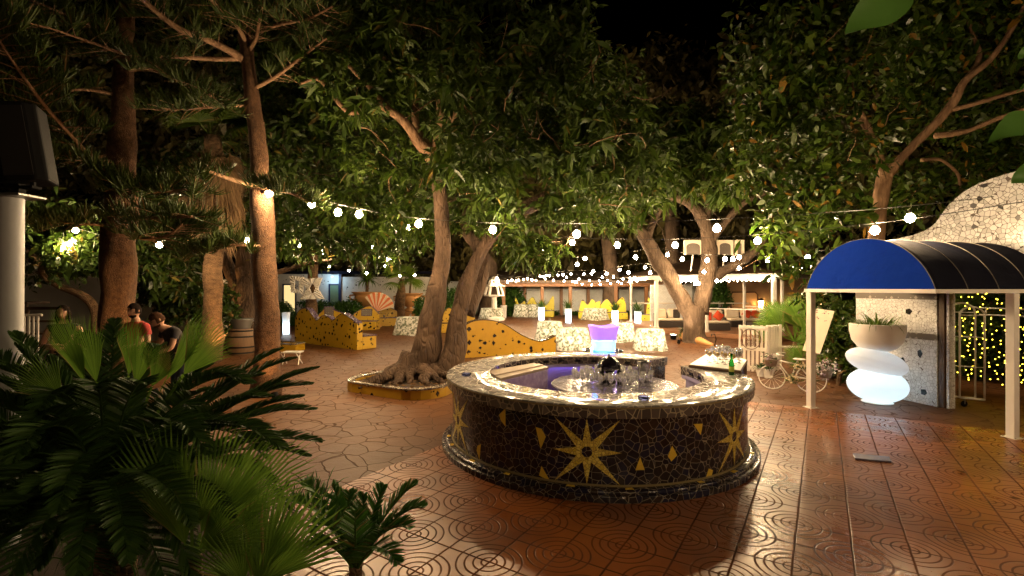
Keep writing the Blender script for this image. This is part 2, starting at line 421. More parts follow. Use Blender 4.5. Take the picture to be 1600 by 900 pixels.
def canvas(name, col, spec):
    t = NT(name); v = t.co(); big = t.noise(t.distort(v, 1.5, .4), 2.2, 4, .55); weave = t.noise(v, 160, 2); d = t.step(t.noise(v, 5, 6, .7), .5, .75)
    c = t.mix(t.m('MULTIPLY', d, .3), col, tuple(x * .5 + .006 for x in col))
    return t.out(c, .9, t.bump(t.m('ADD', big, t.m('MULTIPLY', weave, .03)), .55, .05), spec=spec)
M['blue_cloth'] = canvas("blue_canvas_cloth", (.006, .032, .30), .03); M['navy_cloth'] = canvas("navy_canvas_cloth", (.007, .008, .017), .08)
M['piping'] = plain("pale_piping", (.17, .155, .13), .6)
M['brown_post'] = wood("brown_post_wood", (.13, .055, .022), (.27, .125, .05), 2)
M['deck'] = wood("deck_wood", (.20, .09, .045), (.34, .17, .085), 0, .4)
M['dark_wood'] = wood("dark_wood", (.05, .028, .016), (.12, .07, .04), 0)
M['plank'] = wood("weathered_plank", (.17, .12, .085), (.36, .28, .2), 0, .45)
M['barrel'] = wood("barrel_oak", (.10, .055, .026), (.22, .125, .06), 2, .55)
M['iron'] = plain("dark_iron", (.03, .027, .025), .45, .8)
M['rust'] = plain("rusty_iron", (.13, .06, .03), .7, .4, .3)
M['steel'] = plain("steel", (.55, .54, .52), .22, 1.0, .08)
M['zinc'] = plain("zinc", (.35, .35, .34), .4, .9)
M['black'] = plain("black_plastic", (.003, .003, .0035), .7, 0, .15, 6, .15, .12)
M['black_gloss'] = plain("black_gloss", (.01, .009, .012), .06, 0, .1, 5, .02)
M['wicker'] = plain("dark_wicker", (.035, .025, .022), .6, 0, .4, 60, .9)
M['cushion'] = plain("cream_cushion", (.76, .66, .52), .9, 0, .06)
M['red'] = plain("red_cushion", (.60, .07, .02), .85, 0, .1)
M['terracotta'] = plain("terracotta", (.45, .23, .08), .75, 0, .25, 5, .4)
M['red_pot'] = plain("red_pot", (.38, .10, .04), .6)
M['violet_lit_white'] = plain("violet_lit_white_paint", (.40, .37, .56), .4, 0, .1)  # white paint with the bluish lamplight on it put into its colour
M['table_grey'] = plain("grey_laminate", (.13, .12, .17), .22, 0, .12)
def thin_glass(name):
    # blown glass: clear face-on, white mixed in towards the rims as their sparkle
    t = NT(name); tr = t.new('ShaderNodeBsdfTransparent'); gl = t.new('ShaderNodeBsdfGlossy'); gl.inputs['Roughness'].default_value = .04
    tr.inputs[0].default_value = (.93, .94, .95, 1); lw = t.new('ShaderNodeLayerWeight'); lw.inputs[0].default_value = .35
    tl = t.new('ShaderNodeBsdfTranslucent'); tl.inputs[0].default_value = (.9, .9, .92, 1); df = t.new('ShaderNodeBsdfDiffuse'); df.inputs[0].default_value = (.9, .9, .9, 1)
    a = t.new('ShaderNodeMixShader'); a.inputs[0].default_value = .5; t.l.new(tl.outputs[0], a.inputs[1]); t.l.new(df.outputs[0], a.inputs[2])
    b = t.new('ShaderNodeMixShader'); b.inputs[0].default_value = .40; t.l.new(gl.outputs[0], b.inputs[1]); t.l.new(a.outputs[0], b.inputs[2])
    m = t.new('ShaderNodeMixShader'); t.l.new(t.m('ADD', t.m('MULTIPLY', lw.outputs['Facing'], .75), .20), m.inputs[0]); t.l.new(tr.outputs[0], m.inputs[1]); t.l.new(b.outputs[0], m.inputs[2])
    t.l.new(m.outputs[0], t.n['Material Output'].inputs[0]); t.n.remove(t.b); return t.mat
M['glass'] = thin_glass("clear_glass")
M['green_glass'] = glass("green_glass", (.03, .45, .06))
M['juice'] = plain("orange_juice", (.80, .45, .03), .2)
M['wire'] = plain("black_wire", (.01, .009, .008), .6)
M['skin'] = plain("skin", (.46, .24, .15), .5, 0, .06, 20)
M['hair'] = plain("dark_hair", (.012, .007, .005), .9, 0, .3, 40, .15, .05)
M['hair_brown'] = plain("brown_hair", (.05, .022, .010), .9, 0, .3, 40, .15, .08)
M['shirt_red'] = plain("red_cotton", (.36, .035, .03), .85)
M['shirt_dark'] = plain("dark_cotton", (.018, .014, .016), .85)
M['denim'] = plain("denim", (.03, .04, .07), .85)
M['shell'] = shell("lamp_plastic", (.86, .88, .9), .55)
M['bulb'] = emitter("lit_bulb", (1.0, .69, .37), BULB)
M['fairy'] = emitter("lit_fairy_bulb", (1.0, .66, .03), 4.5)
M['fairy_white'] = emitter("lit_white_fairy_bulb", (1.0, .82, .55), 40)
M['spot_lens'] = emitter("lit_spot_lens", (1.0, .55, .18), 25)
def brick_mat():
    t = NT("white_brick"); n = t.new('ShaderNodeTexBrick'); t.l.new(t.co((1, 1, 1), (R(90), 0, 0)), n.inputs[0])
    n.inputs['Color1'].default_value = (.76, .80, .82, 1); n.inputs['Color2'].default_value = (.66, .70, .72, 1); n.inputs['Mortar'].default_value = (.4, .42, .43, 1)
    n.inputs['Scale'].default_value = 3.0; n.inputs['Mortar Size'].default_value = .012
    return t.out(n.outputs[0], .7, t.bump(t.m('ADD', n.outputs[1], t.noise(t.co(), 20, 3)), .4, .01))
M['brick_white'] = brick_mat()
def cloth_mat():
    t = NT("floral_cloth"); v = t.co(); vd = t.distort(v, 4, .12)
    a = t.step(t.noise(vd, 6, 3, .5), .50, .55); b = t.step(t.noise(vd, 11, 3, .5), .52, .56)
    c = t.mix(a, (.66, .64, .58), (.34, .34, .27)); c = t.mix(t.m('MULTIPLY', b, .9), c, (.12, .14, .085))
    t.out(c, .85)
    tr = t.new('ShaderNodeBsdfTranslucent'); t.l.new(c, tr.inputs[0]); mx = t.new('ShaderNodeMixShader'); mx.inputs[0].default_value = .4
    t.l.new(t.b.outputs[0], mx.inputs[1]); t.l.new(tr.outputs[0], mx.inputs[2]); t.l.new(mx.outputs[0], t.n['Material Output'].inputs[0]); return t.mat
M['floral'] = cloth_mat()
def marble_mat():
    t = NT("violet_marble"); v = t.distort(t.co(), 5, .3)
    return t.out(t.ramp(t.noise(v, 9, 5), [(0, (.10, .07, .16)), (.5, (.30, .24, .42)), (1, (.55, .48, .66))]), .25)
M['marble'] = marble_mat()
def band_tile(name): 
    t = NT(name); v = t.co(); n = t.vor(v, 9, 'F1', 'Distance', .2, 'MANHATTAN'); return t.out(t.mix(t.step(n, .35, .4), (.34, .31, .27), (.14, .12, .105)), .3)
M['relief_band'] = band_tile("relief_tile_band")

def lamp(name, loc, watts, col, parent, rad=.05, spot=None, rot=None):
    d = bpy.data.lights.new(name, 'SPOT' if spot else 'POINT'); d.energy = watts; d.color = col; d.shadow_soft_size = rad
    if spot: d.spot_size = spot; d.spot_blend = .6
    o = bpy.data.objects.new(name, d); COL.objects.link(o); o.parent = parent
    o.location = Vector(loc) - root_loc(parent)
    if rot: o.rotation_euler = rot
    return o
# ================================================================== the setting
def sheet(name, pts, z, mat):
    mb = MB(); mb.add([(x, y, z) for x, y in pts], [tuple(range(len(pts)))]); return tag(mb.build(name, mat), kind='structure')
sheet('ground', [(-150, -30), (150, -30), (150, 160), (-150, 160)], 0, M['flag'])
def UV(u, v): p = D1 * u + D2 * v; return (p.x, p.y)
sheet('tiled_paving', [UV(-8, -4.5), UV(-8, 16), UV(10.4, 16), UV(10.4, -4.5)], .004, M['tile'])
# planted bed at the left foreground and the low terrace behind it
bed = [(-9, 1.2), (-1.75, 1.2), (-1.72, 3.0), (-2.35, 4.6), (-4.3, 6.6), (-9, 6.6)]
mb = MB(); mb.slab(bed, 0, .09); tag(mb.build('planting_bed', M['soil'], bevel=.02), kind='structure')
mb = MB(); mb.slab([(-14, 7.2), (-4.95, 7.2), (-4.95, 8.6), (-6.2, 9.6), (-14, 9.6)], 0, .21); tag(mb.build('terrace', M['flag'], bevel=.02), kind='structure')

# ------------------------------------------------------------------ the round bar
BC = Vector((1.19, 7.15, 0)); RO, RI = 2.13, 1.52; A0, A1 = R(43), R(378)
bar = thing('round_bar', 'round outdoor bar clad in dark broken-tile mosaic with yellow suns', 'bar counter', BC)
def arc(r, a0, a1, n=150): return [(BC.x + r*math.cos(a0+(a1-a0)*i/n), BC.y + r*math.sin(a0+(a1-a0)*i/n)) for i in range(n+1)]
def ring(name, r0, r1, z0, z1, mat, parent=bar, a0=A0, a1=A1, rnd=0.0, n=150, smooth=60):
    mb = MB(); vs = []; prof = [(r0, z0), (r1, z0), (r1, z1 - rnd), (r1 - rnd * .3, z1 - rnd * .3), (r1 - rnd, z1), (r0 + rnd, z1), (r0, z1 - rnd)] if rnd else [(r0, z0), (r1, z0), (r1, z1), (r0, z1)]
    k = len(prof); fs = []
    for i in range(n + 1):
        a = a0 + (a1 - a0) * i / n
        for r, z in prof: vs.append((BC.x + r * math.cos(a), BC.y + r * math.sin(a), z))
    for i in range(n):
        for j in range(k): fs.append((i*k+j, i*k+(j+1) % k, (i+1)*k+(j+1) % k, (i+1)*k+j))
    fs += [tuple(range(k)), tuple(range((n+1)*k-1, n*k-1, -1))]
    mb.add(vs, [f[::-1] for f in fs]); 
    return mb.build(name, mat, parent, smooth=True, auto=smooth)
ct = ring('countertop', RI, RO, .965, .98, M['bar_top'], rnd=.006)
ring('counter_edge', RI + .012, RO - .004, .845, .964, M['bar_edge'], ct)
ring('edge_line', RO - .008, RO + .004, .949, .963, M['grout_line'], ct)
body = ring('wall', 1.62, 2.05, .10, .844, M['bar_body'])
ring('inner_lining', 1.612, 1.619, .02, .842, M['violet_lit_white'], a0=A0 + .01, a1=A1 - .01)
pl = ring('plinth', 1.95, 2.20, 0, .075, M['bar_body'], rnd=.012)
ring('plinth_step', 1.95, 2.15, .0752, .115, M['bar_body'], pl, rnd=.03)
ring('plinth_line', 2.045, 2.062, .1155, .135, M['grout_line'], pl)
# dashed tile band under the inner rim
for k in range(60):
    if k % 2 == 0:
        a = A0 + .03 + (A1 - A0 - .06) * k / 60; ring('band_tile', 1.514, 1.531, .88, .925, M['black_gloss'], bar, a, a + .062, n=5)
def bar_hit(px, py, r=2.05):
    d = Vector(((px - 800) / FPX, 1, (450 - py) / FPX)); A = d.x**2 + d.y**2; B = -2*(d.x*BC.x + d.y*BC.y); C = BC.x**2 + BC.y**2 - r*r
    t = (-B - math.sqrt(max(B*B - 4*A*C, 0))) / (2*A); return math.atan2(d.y*t - BC.y, d.x*t - BC.x), CAM_H + d.z*t
def on_bar(ac, zc, s, z, r): a = ac + s / 2.05; return (BC.x + r*math.cos(a), BC.y + r*math.sin(a), zc + z)
def inlay(name, ac, zc, polys, mat, r=2.054):
    mb = MB()
    for pts in polys:      # convex polygon, sliced from its first point
        n = 5; c = pts[0]
        for i in range(1, len(pts) - 1):
            b, e = pts[i], pts[i+1]; rows = []
            for q in range(n + 1):
                t = q / n; rows.append([(c[0]+(b[0]-c[0])*t, c[1]+(b[1]-c[1])*t), (c[0]+(e[0]-c[0])*t, c[1]+(e[1]-c[1])*t)])
            for a, bb in zip(rows, rows[1:]): mb.add([on_bar(ac, zc, *p, r) for p in (a[0], bb[0], bb[1], a[1])], [(0, 1, 2, 3)])
    return mb.build(name, mat, bar)
def star(px, py, rot=0.0):
    ac, zc = bar_hit(px, py); zc = max(.47, min(zc, .5)); polys = []
    ri = .118
    for k in range(8):
        a = rot + k * math.pi / 4; L = .365 if k % 2 == 0 else .50
        d = lambda r, b: (r * math.cos(b), max(-.345, min(.355, r * math.sin(b))))
        polys.append([d(L, a), d(ri, a + math.pi/8), d(.06, a + math.pi/8), d(.06, a - math.pi/8), d(ri, a - math.pi/8)])
    inlay('sun_inlay', ac, zc, polys, M['bar_star'])
star(917, 712); star(1147, 682); star(716, 672)
for px, py, shp in [(786, 652, [(.04, .11), (.04, -.1), (-.03, -.04), (-.06, .02)]), (748, 705, [(.05, .1), (.02, -.1), (-.04, .0), (-.02, .06)]),
                    (845, 684, [(-.06, .11), (.01, .10), (.06, .02), (.0, -.12)]), (849, 741, [(-.02, .09), (.08, -.06), (-.05, -.02)]),
                    (1000, 727, [(0, .09), (.05, -.05), (-.05, -.05)]), (1050, 709, [(.0, .09), (.06, -.02), (-.01, -.08), (-.05, -.02)]),
                    (1091, 670, [(-.07, .06), (.06, .05), (.05, -.01), (.03, -.07)]), (1108, 743, [(-.01, .08), (.06, .05), (.01, -.08), (-.06, -.02)]), (1169, 690, [(.02, .1), (.02, -.1), (-.02, -.05), (-.02, .06)])]:
    ac, zc = bar_hit(px, py); inlay('shard_inlay', ac, zc, [shp], M['shard'])
for px, py in [(692, 684), (704, 706), (736, 727), (791, 746), (892, 768), (985, 774), (1098, 767), (1150, 752), (1178, 724)]:
    ac, zc = bar_hit(px, py, 2.12)
    mb = MB(); w = .035 + .02 * random.random()
    mb.add([(BC.x + r*math.cos(ac+s*w/2.1), BC.y + r*math.sin(ac+s*w/2.1), z) for r, s, z in ((2.075, -1, .1175), (2.075, .7, .1175), (2.125, 1, .1165), (2.125, -1.2, .1165))], [(0, 1, 2, 3)])
    mb.build('plinth_chip', M['shard'], pl)
# counter tap chrome things and the boarded ice well inside at the left
w = thing('ice_well', 'ice well with weathered plank lids and violet marble side inside the round bar', 'ice well', (.1, 8.0, 0))
c4 = [S(760, 579, .95), S(784, 590, .95), S(856, 573, .95), S(832, 566.5, .95)]
def lerp(a, b, t): return a + (b - a) * t
mb = MB()
q = [c4[1] + (c4[2]-c4[1])*.02, c4[2], c4[3], c4[0]]
mb.slab([(p.x, p.y) for p in (c4[1], c4[2], c4[3], c4[0])], .03, .905); mb.build('cabinet', M['marble'], w, bevel=.006)
for i in range(3):
    t0, t1 = i / 3 + .01, (i + 1) / 3 - .01
    A, B, C, D = lerp(c4[1], c4[0], t0), lerp(c4[2], c4[3], t0), lerp(c4[2], c4[3], t1), lerp(c4[1], c4[0], t1)
    e = (B - A).normalized() * .03
    mb = MB(); mb.slab([(p.x, p.y) for p in (A - e, B + e, C + e, D - e)], .907 + .012 * (i == 1), .945 + .012 * (i == 1)); mb.build('plank_lid', M['plank'], w, bevel=.006)
# ------------------------------------------------------------------ round glass table in the middle of the bar
TC = Vector((1.55, 7.42, 0)); TZ = .74
t = thing('service_table', 'round grey service table full of wine glasses inside the bar', 'table', TC)
mb = MB(); mb.lathe([(0, TZ-.035), (.93, TZ-.035), (.95, TZ-.025), (.95, TZ-.008), (.94, TZ), (0, TZ)], TC, 64); mb.build('tabletop', M['table_grey'], t, smooth=True, auto=35)
mb = MB(); mb.lathe([(.30, 0), (.30, .03), (.06, .06), (.05, TZ-.04)], TC, 24); mb.build('pedestal', M['iron'], t, smooth=True, auto=35)
g0 = None
def wine_glass(loc, up, label, group):
    g = thing('wine_glass', label, 'wine glass', loc, group)
    mb = MB(); mb.lathe([(0, 0), (.030, .001), (.033, .003), (.008, .008), (.0045, .02), (.0045, .085), (.012, .095), (.030, .115), (.036, .14), (.034, .17), (.029, .195), (.0275, .195), (.0325, .17), (.0345, .14), (.029, .117), (.010, .099), (0, .097)], g.location, 16)
    mb.build('bowl', M['glass'], g, smooth=True); return g
GL = 'clear stemmed wine glass in the crowd of glasses on the round table inside the bar'
spots = []
for r, n in ((.26, 9), (.36, 15), (.47, 20), (.58, 24)):
    for k in range(n):
        a = 2*math.pi*(k + random.random()*.35)/n
        x, y = TC.x + (r + random.uniform(-.03, .03)) * math.cos(a), TC.y + .08 + (r + random.uniform(-.03, .03)) * math.sin(a) * .95
        if math.hypot(x - TC.x, y - TC.y) < .88 and math.hypot(x - 2.06, y - 7.6) > .13: spots.append((x, y))
for x, y in spots:
    if g0 is None: g0 = wine_glass((x, y, TZ + .001), True, GL, 'wine glasses on the service table'); 
    else: dup(g0, (x, y, TZ + .001), random.random() * 6)
# black domed cooler in the middle
d = thing('domed_cooler', 'black glossy domed cooler standing among the wine glasses', 'bottle cooler', (TC.x - .05, TC.y + .1, TZ))
cx = d.location
mb = MB(); mb.lathe([(0, .001), (.10, .001), (.11, .02), (.05, .06), (.045, .14), (.09, .19), (.09, .21), (0, .21)], cx, 28); mb.build('stand', M['black_gloss'], d, smooth=True, auto=40)
mb = MB(); mb.lathe([(.175, .211), (.18, .225), (.172, .29), (.13, .355), (.06, .395), (.02, .402), (0, .402)], cx, 32); mb.build('dome', M['black_gloss'], d, smooth=True, auto=50)
mb = MB(); mb.lathe([(.178, .212), (.192, .216), (.192, .228), (.181, .232)], cx, 32); mb.build('rim', M['steel'], d, smooth=True)
mb = MB(); mb.lathe([(0, .402), (.012, .403), (.022, .42), (.012, .437), (0, .44)], cx, 14); mb.build('knob', M['steel'], d, smooth=True)
for sx in (-1, 1):
    c = Vector((cx.x + sx * .13, cx.y - .13, TZ)); b = thing('dark_bottle', 'dark wine bottle leaning at the %s front of the domed cooler' % ('left' if sx < 0 else 'right'), 'bottle', c)
    mb = MB(); mb.lathe([(0, .001), (.036, .001), (.038, .01), (.038, .17), (.03, .20), (.014, .225), (.013, .28), (.016, .282), (.016, .296), (0, .296)], c, 18); mb.build('body', M['black_gloss'], b, smooth=True, auto=50)
    mb = MB(); mb.lathe([(.0385, .06), (.0388, .061), (.0388, .13), (.0385, .131)], c, 18); mb.build('label_band', M['cushion'], b, smooth=True)
v = thing('steel_wine_bucket', 'tall steel wine bucket standing at the right of the glasses', 'wine bucket', (2.06, 7.6, TZ)); c = v.location
mb = MB(); mb.lathe([(0, .001), (.075, .001), (.085, .02), (.088, .12), (.098, .27), (.105, .30), (.112, .31), (.108, .316), (.095, .29), (.08, .05), (0, .04)], c, 28); mb.build('body', M['steel'], v, smooth=True, auto=50)
for s in (-1, 1):
    mb = MB(); mb.tube([(c.x + s*.095, c.y, TZ + .24), (c.x + s*.125, c.y, TZ + .235), (c.x + s*.125, c.y, TZ + .20), (c.x + s*.09, c.y, TZ + .19)], .007, 8); mb.build('handle', M['steel'], v, smooth=True)
# green bottle on the counter
c = S(1143, 586, .98); b = thing('green_bottle', 'green glass bottle standing alone on the right of the bar counter', 'bottle', c)
mb = MB(); mb.lathe([(0, .001), (.032, .001), (.035, .01), (.035, .16), (.028, .19), (.014, .225), (.013, .285), (.016, .287), (.016, .30), (0, .30)], c, 20); mb.build('body', M['green_glass'], b, smooth=True, auto=50)
mb = MB(); mb.lathe([(.0162, .262), (.0168, .264), (.0168, .303), (0, .304)], c, 16); mb.build('cap', M['green_glass'], b, smooth=True)
mb = MB(); mb.lathe([(.0355, .05), (.0358, .051), (.0358, .12), (.0355, .121)], c, 20); mb.build('label_band', plain('green_label', (.45, .5, .08), .5), b, smooth=True)
# ashtrays
for px, py, lab in ((1006, 624, 'small blue glass ashtray on the front of the bar counter'), (729, 587, 'small blue glass ashtray on the left of the bar counter')):
    c = S(px, py, .981); mb = MB(); mb.lathe([(0, .001), (.055, .001), (.065, .012), (.066, .032), (.06, .035), (.052, .030), (.045, .014), (0, .012)], c, 20)
    tag(mb.build('ashtray', glass('blue_glass', (.25, .3, .75), .05), smooth=True, auto=45), lab, 'ashtray')
# lifted flap table with clean glasses at the right of the gap
fl = [S(1076, 571, 1.02), S(1158, 580.5, 1.02), S(1168, 563.5, 1.02), S(1106, 553, 1.02)]
t = thing('side_table', 'white topped side table with a dark rim butting the bar counter at the gap', 'table', (3.35, 7.9, 0))
mb = MB(); mb.slab([(p.x, p.y) for p in fl], .988, 1.03); mb.build('table_rim', M['dark_wood'], t, bevel=.008)
cc = sum(fl, Vector()) / 4
mb = MB(); mb.slab([tuple((cc + (p - cc) * .965).xy) for p in fl], 1.0305, 1.038); mb.build('tabletop', M['white'], t, bevel=.002)
for p in (fl[2], fl[3]):
    q = cc + (p - cc) * .88; mb = MB(); mb.bbox((q.x-.03, q.y-.03, 0), (q.x+.03, q.y+.03, .987), .005); mb.build('leg', M['dark_wood'], t)
GL2 = 'clear stemmed wine glass in the cluster on the white side table'; GL3 = 'stemmed glass of orange juice on the white side table'
for k in range(26):
    f, h = random.uniform(.25, .9), random.uniform(.1, .55)
    p = lerp(lerp(fl[3], fl[2], f), lerp(fl[0], fl[1], f), h)
    if k == 0: gg = dup(g0, (p.x, p.y, 1.039), 0); gg['label'] = GL2; gg['group'] = 'empty glasses on the side table'
    else: dup(gg, (p.x, p.y, 1.039), k)
jg = None
for k in range(8):
    p = lerp(lerp(fl[3], fl[2], .25 + k*.08), lerp(fl[0], fl[1], .25 + k*.08), .62 + .1 * (k % 2))
    if jg is None:
        jg = dup(g0, (p.x, p.y, 1.039), 0); jg['label'] = GL3; jg['group'] = 'juice glasses on the side table'; jg.name = 'juice_glass'
        mb = MB(); mb.lathe([(0, .0985), (.0095, .1005), (.028, .119), (.0335, .14), (.032, .165), (0, .165)], (0, 0, 0), 14); mb.build('juice', M['juice'], jg, smooth=True, local=True)
    else: dup(jg, (p.x, p.y, 1.039), k)
# glowing ice bucket on a bistro table behind the bar
c = Vector((X(943, 9.62), 9.68, 0))
t = thing('bistro_table', 'round dark bistro table right behind the bar', 'table', c)
mb = MB(); mb.lathe([(0, .945), (.39, .945), (.40, .952), (.40, .962), (.39, .97), (0, .97)], c, 48); mb.build('tabletop', M['black_gloss'], t, smooth=True, auto=35)
mb = MB(); mb.lathe([(.22, 0), (.22, .02), (.04, .05), (.03, .944)], c, 20); mb.build('pedestal', M['iron'], t, smooth=True, auto=35)
c = Vector((c.x, c.y - .06, .971))
b = thing('glowing_ice_bucket', 'square flared ice bucket glowing blue and violet behind the bar', 'ice bucket', c)
mb = MB(); mb.lathe([(0, .0), (.19, .0), (.2, .01), (.215, .19)], c, 40, sq=5); mb.build('lower_shell', shell('blue_shell', (.30, .66, .98), .6), b, smooth=True, auto=60)
prof = [(.215, .192), (.225, .23), (.25, .36), (.27, .44), (.285, .47), (.27, .475), (.25, .43), (.205, .21), (0, .2)]
mb = MB(); mb.lathe(prof, c, 40, sq=5)
for i, vv in enumerate(mb.v):
    if vv[2] > c.z + .42: a = math.atan2(vv[1]-c.y, vv[0]-c.x); mb.v[i] = (vv[0], vv[1], vv[2] - .035 * (math.cos(2*a) ** 2) + .02)
mb.build('upper_shell', shell('violet_shell', (.60, .46, .98), .6), b, smooth=True, auto=60)
lamp('blue_led', c + Vector((0, 0, .09)), 8, (.22, .60, 1.0), b, .06)
lamp('violet_led', c + Vector((0, 0, .33)), 5.5, (.45, .30, 1.0), b, .06)
# violet strip light hidden under the inner rim, as it tints the bar's inside
strip = thing('led_strip', 'violet light strip under the inner rim of the bar', 'light strip', BC)
ring('strip_screen', 1.533, 1.546, .79, .8445, M['violet_lit_white'], a0=A0 + .01, a1=A1 - .01)  # lip added to keep the glowing strip out of sight
mb = MB(); mb.tube([(x, y, .835) for x, y in arc(1.585, R(60), R(330), 60)], .008, 6); mb.build('diffuser', emitter('violet_diffuser', (.30, .18, 1.0), 4.0), strip, smooth=True)
# shallow loose slab on the paving
a, bq, cq, dq = S(1332, 711), S(1390, 716.5), S(1393, 724), S(1336, 719)
mb = MB(); mb.add([(p.x, p.y, z) for z in (.005, .028) for p in (dq, cq, bq, a)], [(3,2,1,0), (4,5,6,7), (0,1,5,4), (1,2,6,5), (2,3,7,6), (3,0,4,7)])
tag(mb.build('loose_slab', M['table_grey'], bevel=.004), 'pale strip of slab lying on the paving in front of the glowing lamp', 'paving slab')
# ================================================================== entrance at the right: facade, canopy, gate, lamp
AX = Vector((.968, .25, 0)).normalized(); NX = Vector((AX.y, -AX.x, 0))       # canopy axis, and along the facade towards the camera
PC = Vector((7.86, 9.0, 0))                                                       # foot of the pier's near corner
def F(s, z=0, d=0): p = PC + NX * s + AX * d; return Vector((p.x, p.y, z))
fac = thing('entrance_building', 'white broken-tile building with a wavy parapet and an open doorway', 'building', PC)
Mf = Matrix(((NX.x, AX.x, 0, PC.x), (NX.y, AX.y, 0, PC.y), (0, 0, 1, 0), (0, 0, 0, 1)))   # (along, into, up)
mb = MB(); mb.box((-1.6, 0, 0), (0, .32, 2.95), Mf); mb.build('pier', M['white_mosaic'], fac)
mb = MB(); mb.box((-1.605, -.006, 1.22), (.004, .1, 1.34), Mf); mb.box((-1.605, -.006, 1.98), (.004, .1, 2.10), Mf); mb.build('tile_band', M['relief_band'], fac)
mb = MB(); mb.box((1.55, 0, 0), (4.2, .32, 2.95), Mf); mb.build('pier', M['white_mosaic'], fac)
prof = [(-2.6, 2.75), (4.5, 2.75)] + [(x, z) for x, z in spline([(4.5, 3.7), (3.0, 4.05), (1.9, 4.12), (1.1, 4.08), (.55, 3.95), (.2, 3.7), (-.05, 3.38), (-.35, 3.24), (-.9, 3.16), (-1.6, 3.02), (-2.6, 2.9)], 6)]
mb = MB(); mb.prism(prof, -.006, .34, Mf); mb.build('parapet', M['parapet_mosaic'], fac)
mb = MB(); mb.box((.02, .02, 0), (.11, .2, 2.6), Mf); mb.build('door_post', M['dark_wood'], fac, bevel=.006)
mb = MB(); mb.box((.125, .05, 0), (.17, .2, 2.6), Mf); mb.build('door_jamb', M['white_mosaic'], fac)
for q, zz, sc in ((-.55, 2.42, .05), (-.28, 2.3, .045), (-.5, 1.75, .05), (-.85, 1.5, .04), (-.3, .95, .055), (-.62, .75, .05), (-.22, .22, .05), (-.9, .35, .04)):
    mb = MB(); o = [(q + sc*1.5*math.cos(a)*random.uniform(.5, 1), zz + sc*2*math.sin(a)*random.uniform(.5, 1)) for a in np.arange(5)*1.256]
    mb.prism(o, -.004, .05, Mf); mb.build('dark_chip', M['black_gloss'], fac)
# the blue canopy
L1 = Vector((5.37, 8.86, 0)); W = 2.14; ZC = 2.185; RISE = .80
can = thing('entrance_canopy', 'dark blue barrel canopy on white posts before the doorway', 'canopy', L1)
rad = (W*W/4 + RISE*RISE) / (2*RISE); ha = math.asin(W/2/rad)
def gp(th): return (W/2 + rad*math.sin(th), ZC + RISE - rad + rad*math.cos(th))     # across, up
Mc = Matrix(((NX.x, AX.x, 0, L1.x), (NX.y, AX.y, 0, L1.y), (0, 0, 1, 0), (0, 0, 0, 1)))
ths = np.linspace(-ha, ha, 41); LEN = 2.48
out = [gp(a) for a in ths]
mb = MB(); mb.prism(out, 0, .012, Mc); mb.build('gable', M['blue_cloth'], can)
mb = MB(); nst = 26; vs = []; n = len(ths)
for k in range(nst):
    y = .013 + (LEN - .013) * k / (nst - 1); sag = .022 * abs(math.sin(math.pi * y / .62))
    for a in ths: x, z = gp(a); f = 1 - sag * math.cos(a / ha * math.pi / 2) / RISE; vs.append(Mc @ Vector((W/2 + (x - W/2) * (1 - sag * .5), y, ZC + (z - ZC) * f)))
for sgn in (0,): mb.add(vs, [(k*n+i, k*n+i+1, (k+1)*n+i+1, (k+1)*n+i) for k in range(nst-1) for i in range(n-1)])
cv = mb.build('cover', M['navy_cloth'], can, smooth=True); sm = cv.modifiers.new('thick', 'SOLIDIFY'); sm.thickness = .006
for y in (0.0, .62, 1.24, 1.86, 2.46):
    mb = MB(); mb.tube([Mc @ Vector((W/2 + (x-W/2)*1.004, y, ZC + (z-ZC)*1.004)) for x, z in out], .006, 6); mb.build('rib', M['piping'], can, smooth=True)
mb = MB(); mb.box((-.03, -.03, ZC-.06), (W+.03, .02, ZC-.002), Mc); mb.build('front_beam', M['white'], can, bevel=.006)
for x in (-.03, W - .02):
    mb = MB(); mb.box((x, .022, ZC-.06), (x + .05, LEN, ZC-.002), Mc); mb.build('side_beam', M['white'], can, bevel=.006)
def post(x, y, nm='post'):
    p = Mc @ Vector((x, y, 0)); a = math.atan2(NX.y, NX.x) ; m = rotz(a, (p.x, p.y, 0))
    mb = MB(); mb.bbox((-.055, -.055, .012), (.055, .055, ZC - .062), .006, m); o = mb.build(nm, M['white'], can)
    mb = MB(); mb.bbox((-.095, -.095, .003), (.095, .095, .014), .003, m); mb.build('base_plate', M['white'], o)
    mb = MB()
    for sx in (-.075, .075):
        for sy in (-.075, .075): mb.lathe([(.012, .0145), (.012, .024), (0, .026)], m @ Vector((sx, sy, 0)), 8)
    mb.build('bolts', M['zinc'], o)
def at_canopy(p): q = Mc.inverted() @ p; return q.x, q.y
post(*at_canopy(S(1267, 637)), 'post'); post(*at_canopy(S(1582, 684)), 'post')
# arched white gate standing half open in the doorway
g = thing('arched_gate', 'white tubular gate with arched top standing on a caster in the doorway', 'gate', F(.5, 0, .45))
def gbars(s0, s1, d0, d1, top, name):
    a = F(s0, 0, d0); b = F(s1, 0, d1); fr = MB()
    r = (b - a).length / 2; mid = (a + b) / 2; e = (b - a).normalized()
    pts = [a + Vector((0, 0, .16)), a + Vector((0, 0, top))] + [mid - e * r * math.cos(t) + Vector((0, 0, top + r * .9 * math.sin(t))) for t in np.linspace(.2, math.pi - .2, 12)] + [b + Vector((0, 0, top)), b + Vector((0, 0, .16))]
    fr.tube(pts, .016, 8); fr.tube([a + Vector((0, 0, .17)), b + Vector((0, 0, .17))], .02, 8); fr.build(name, M['white'], g, smooth=True)
    for zz in (.75, 1.3, top): mb = MB(); mb.tube([a + Vector((0, 0, zz)), b + Vector((0, 0, zz))], .009, 6); mb.build('crossbar', M['white'], g, smooth=True)
    return a, b
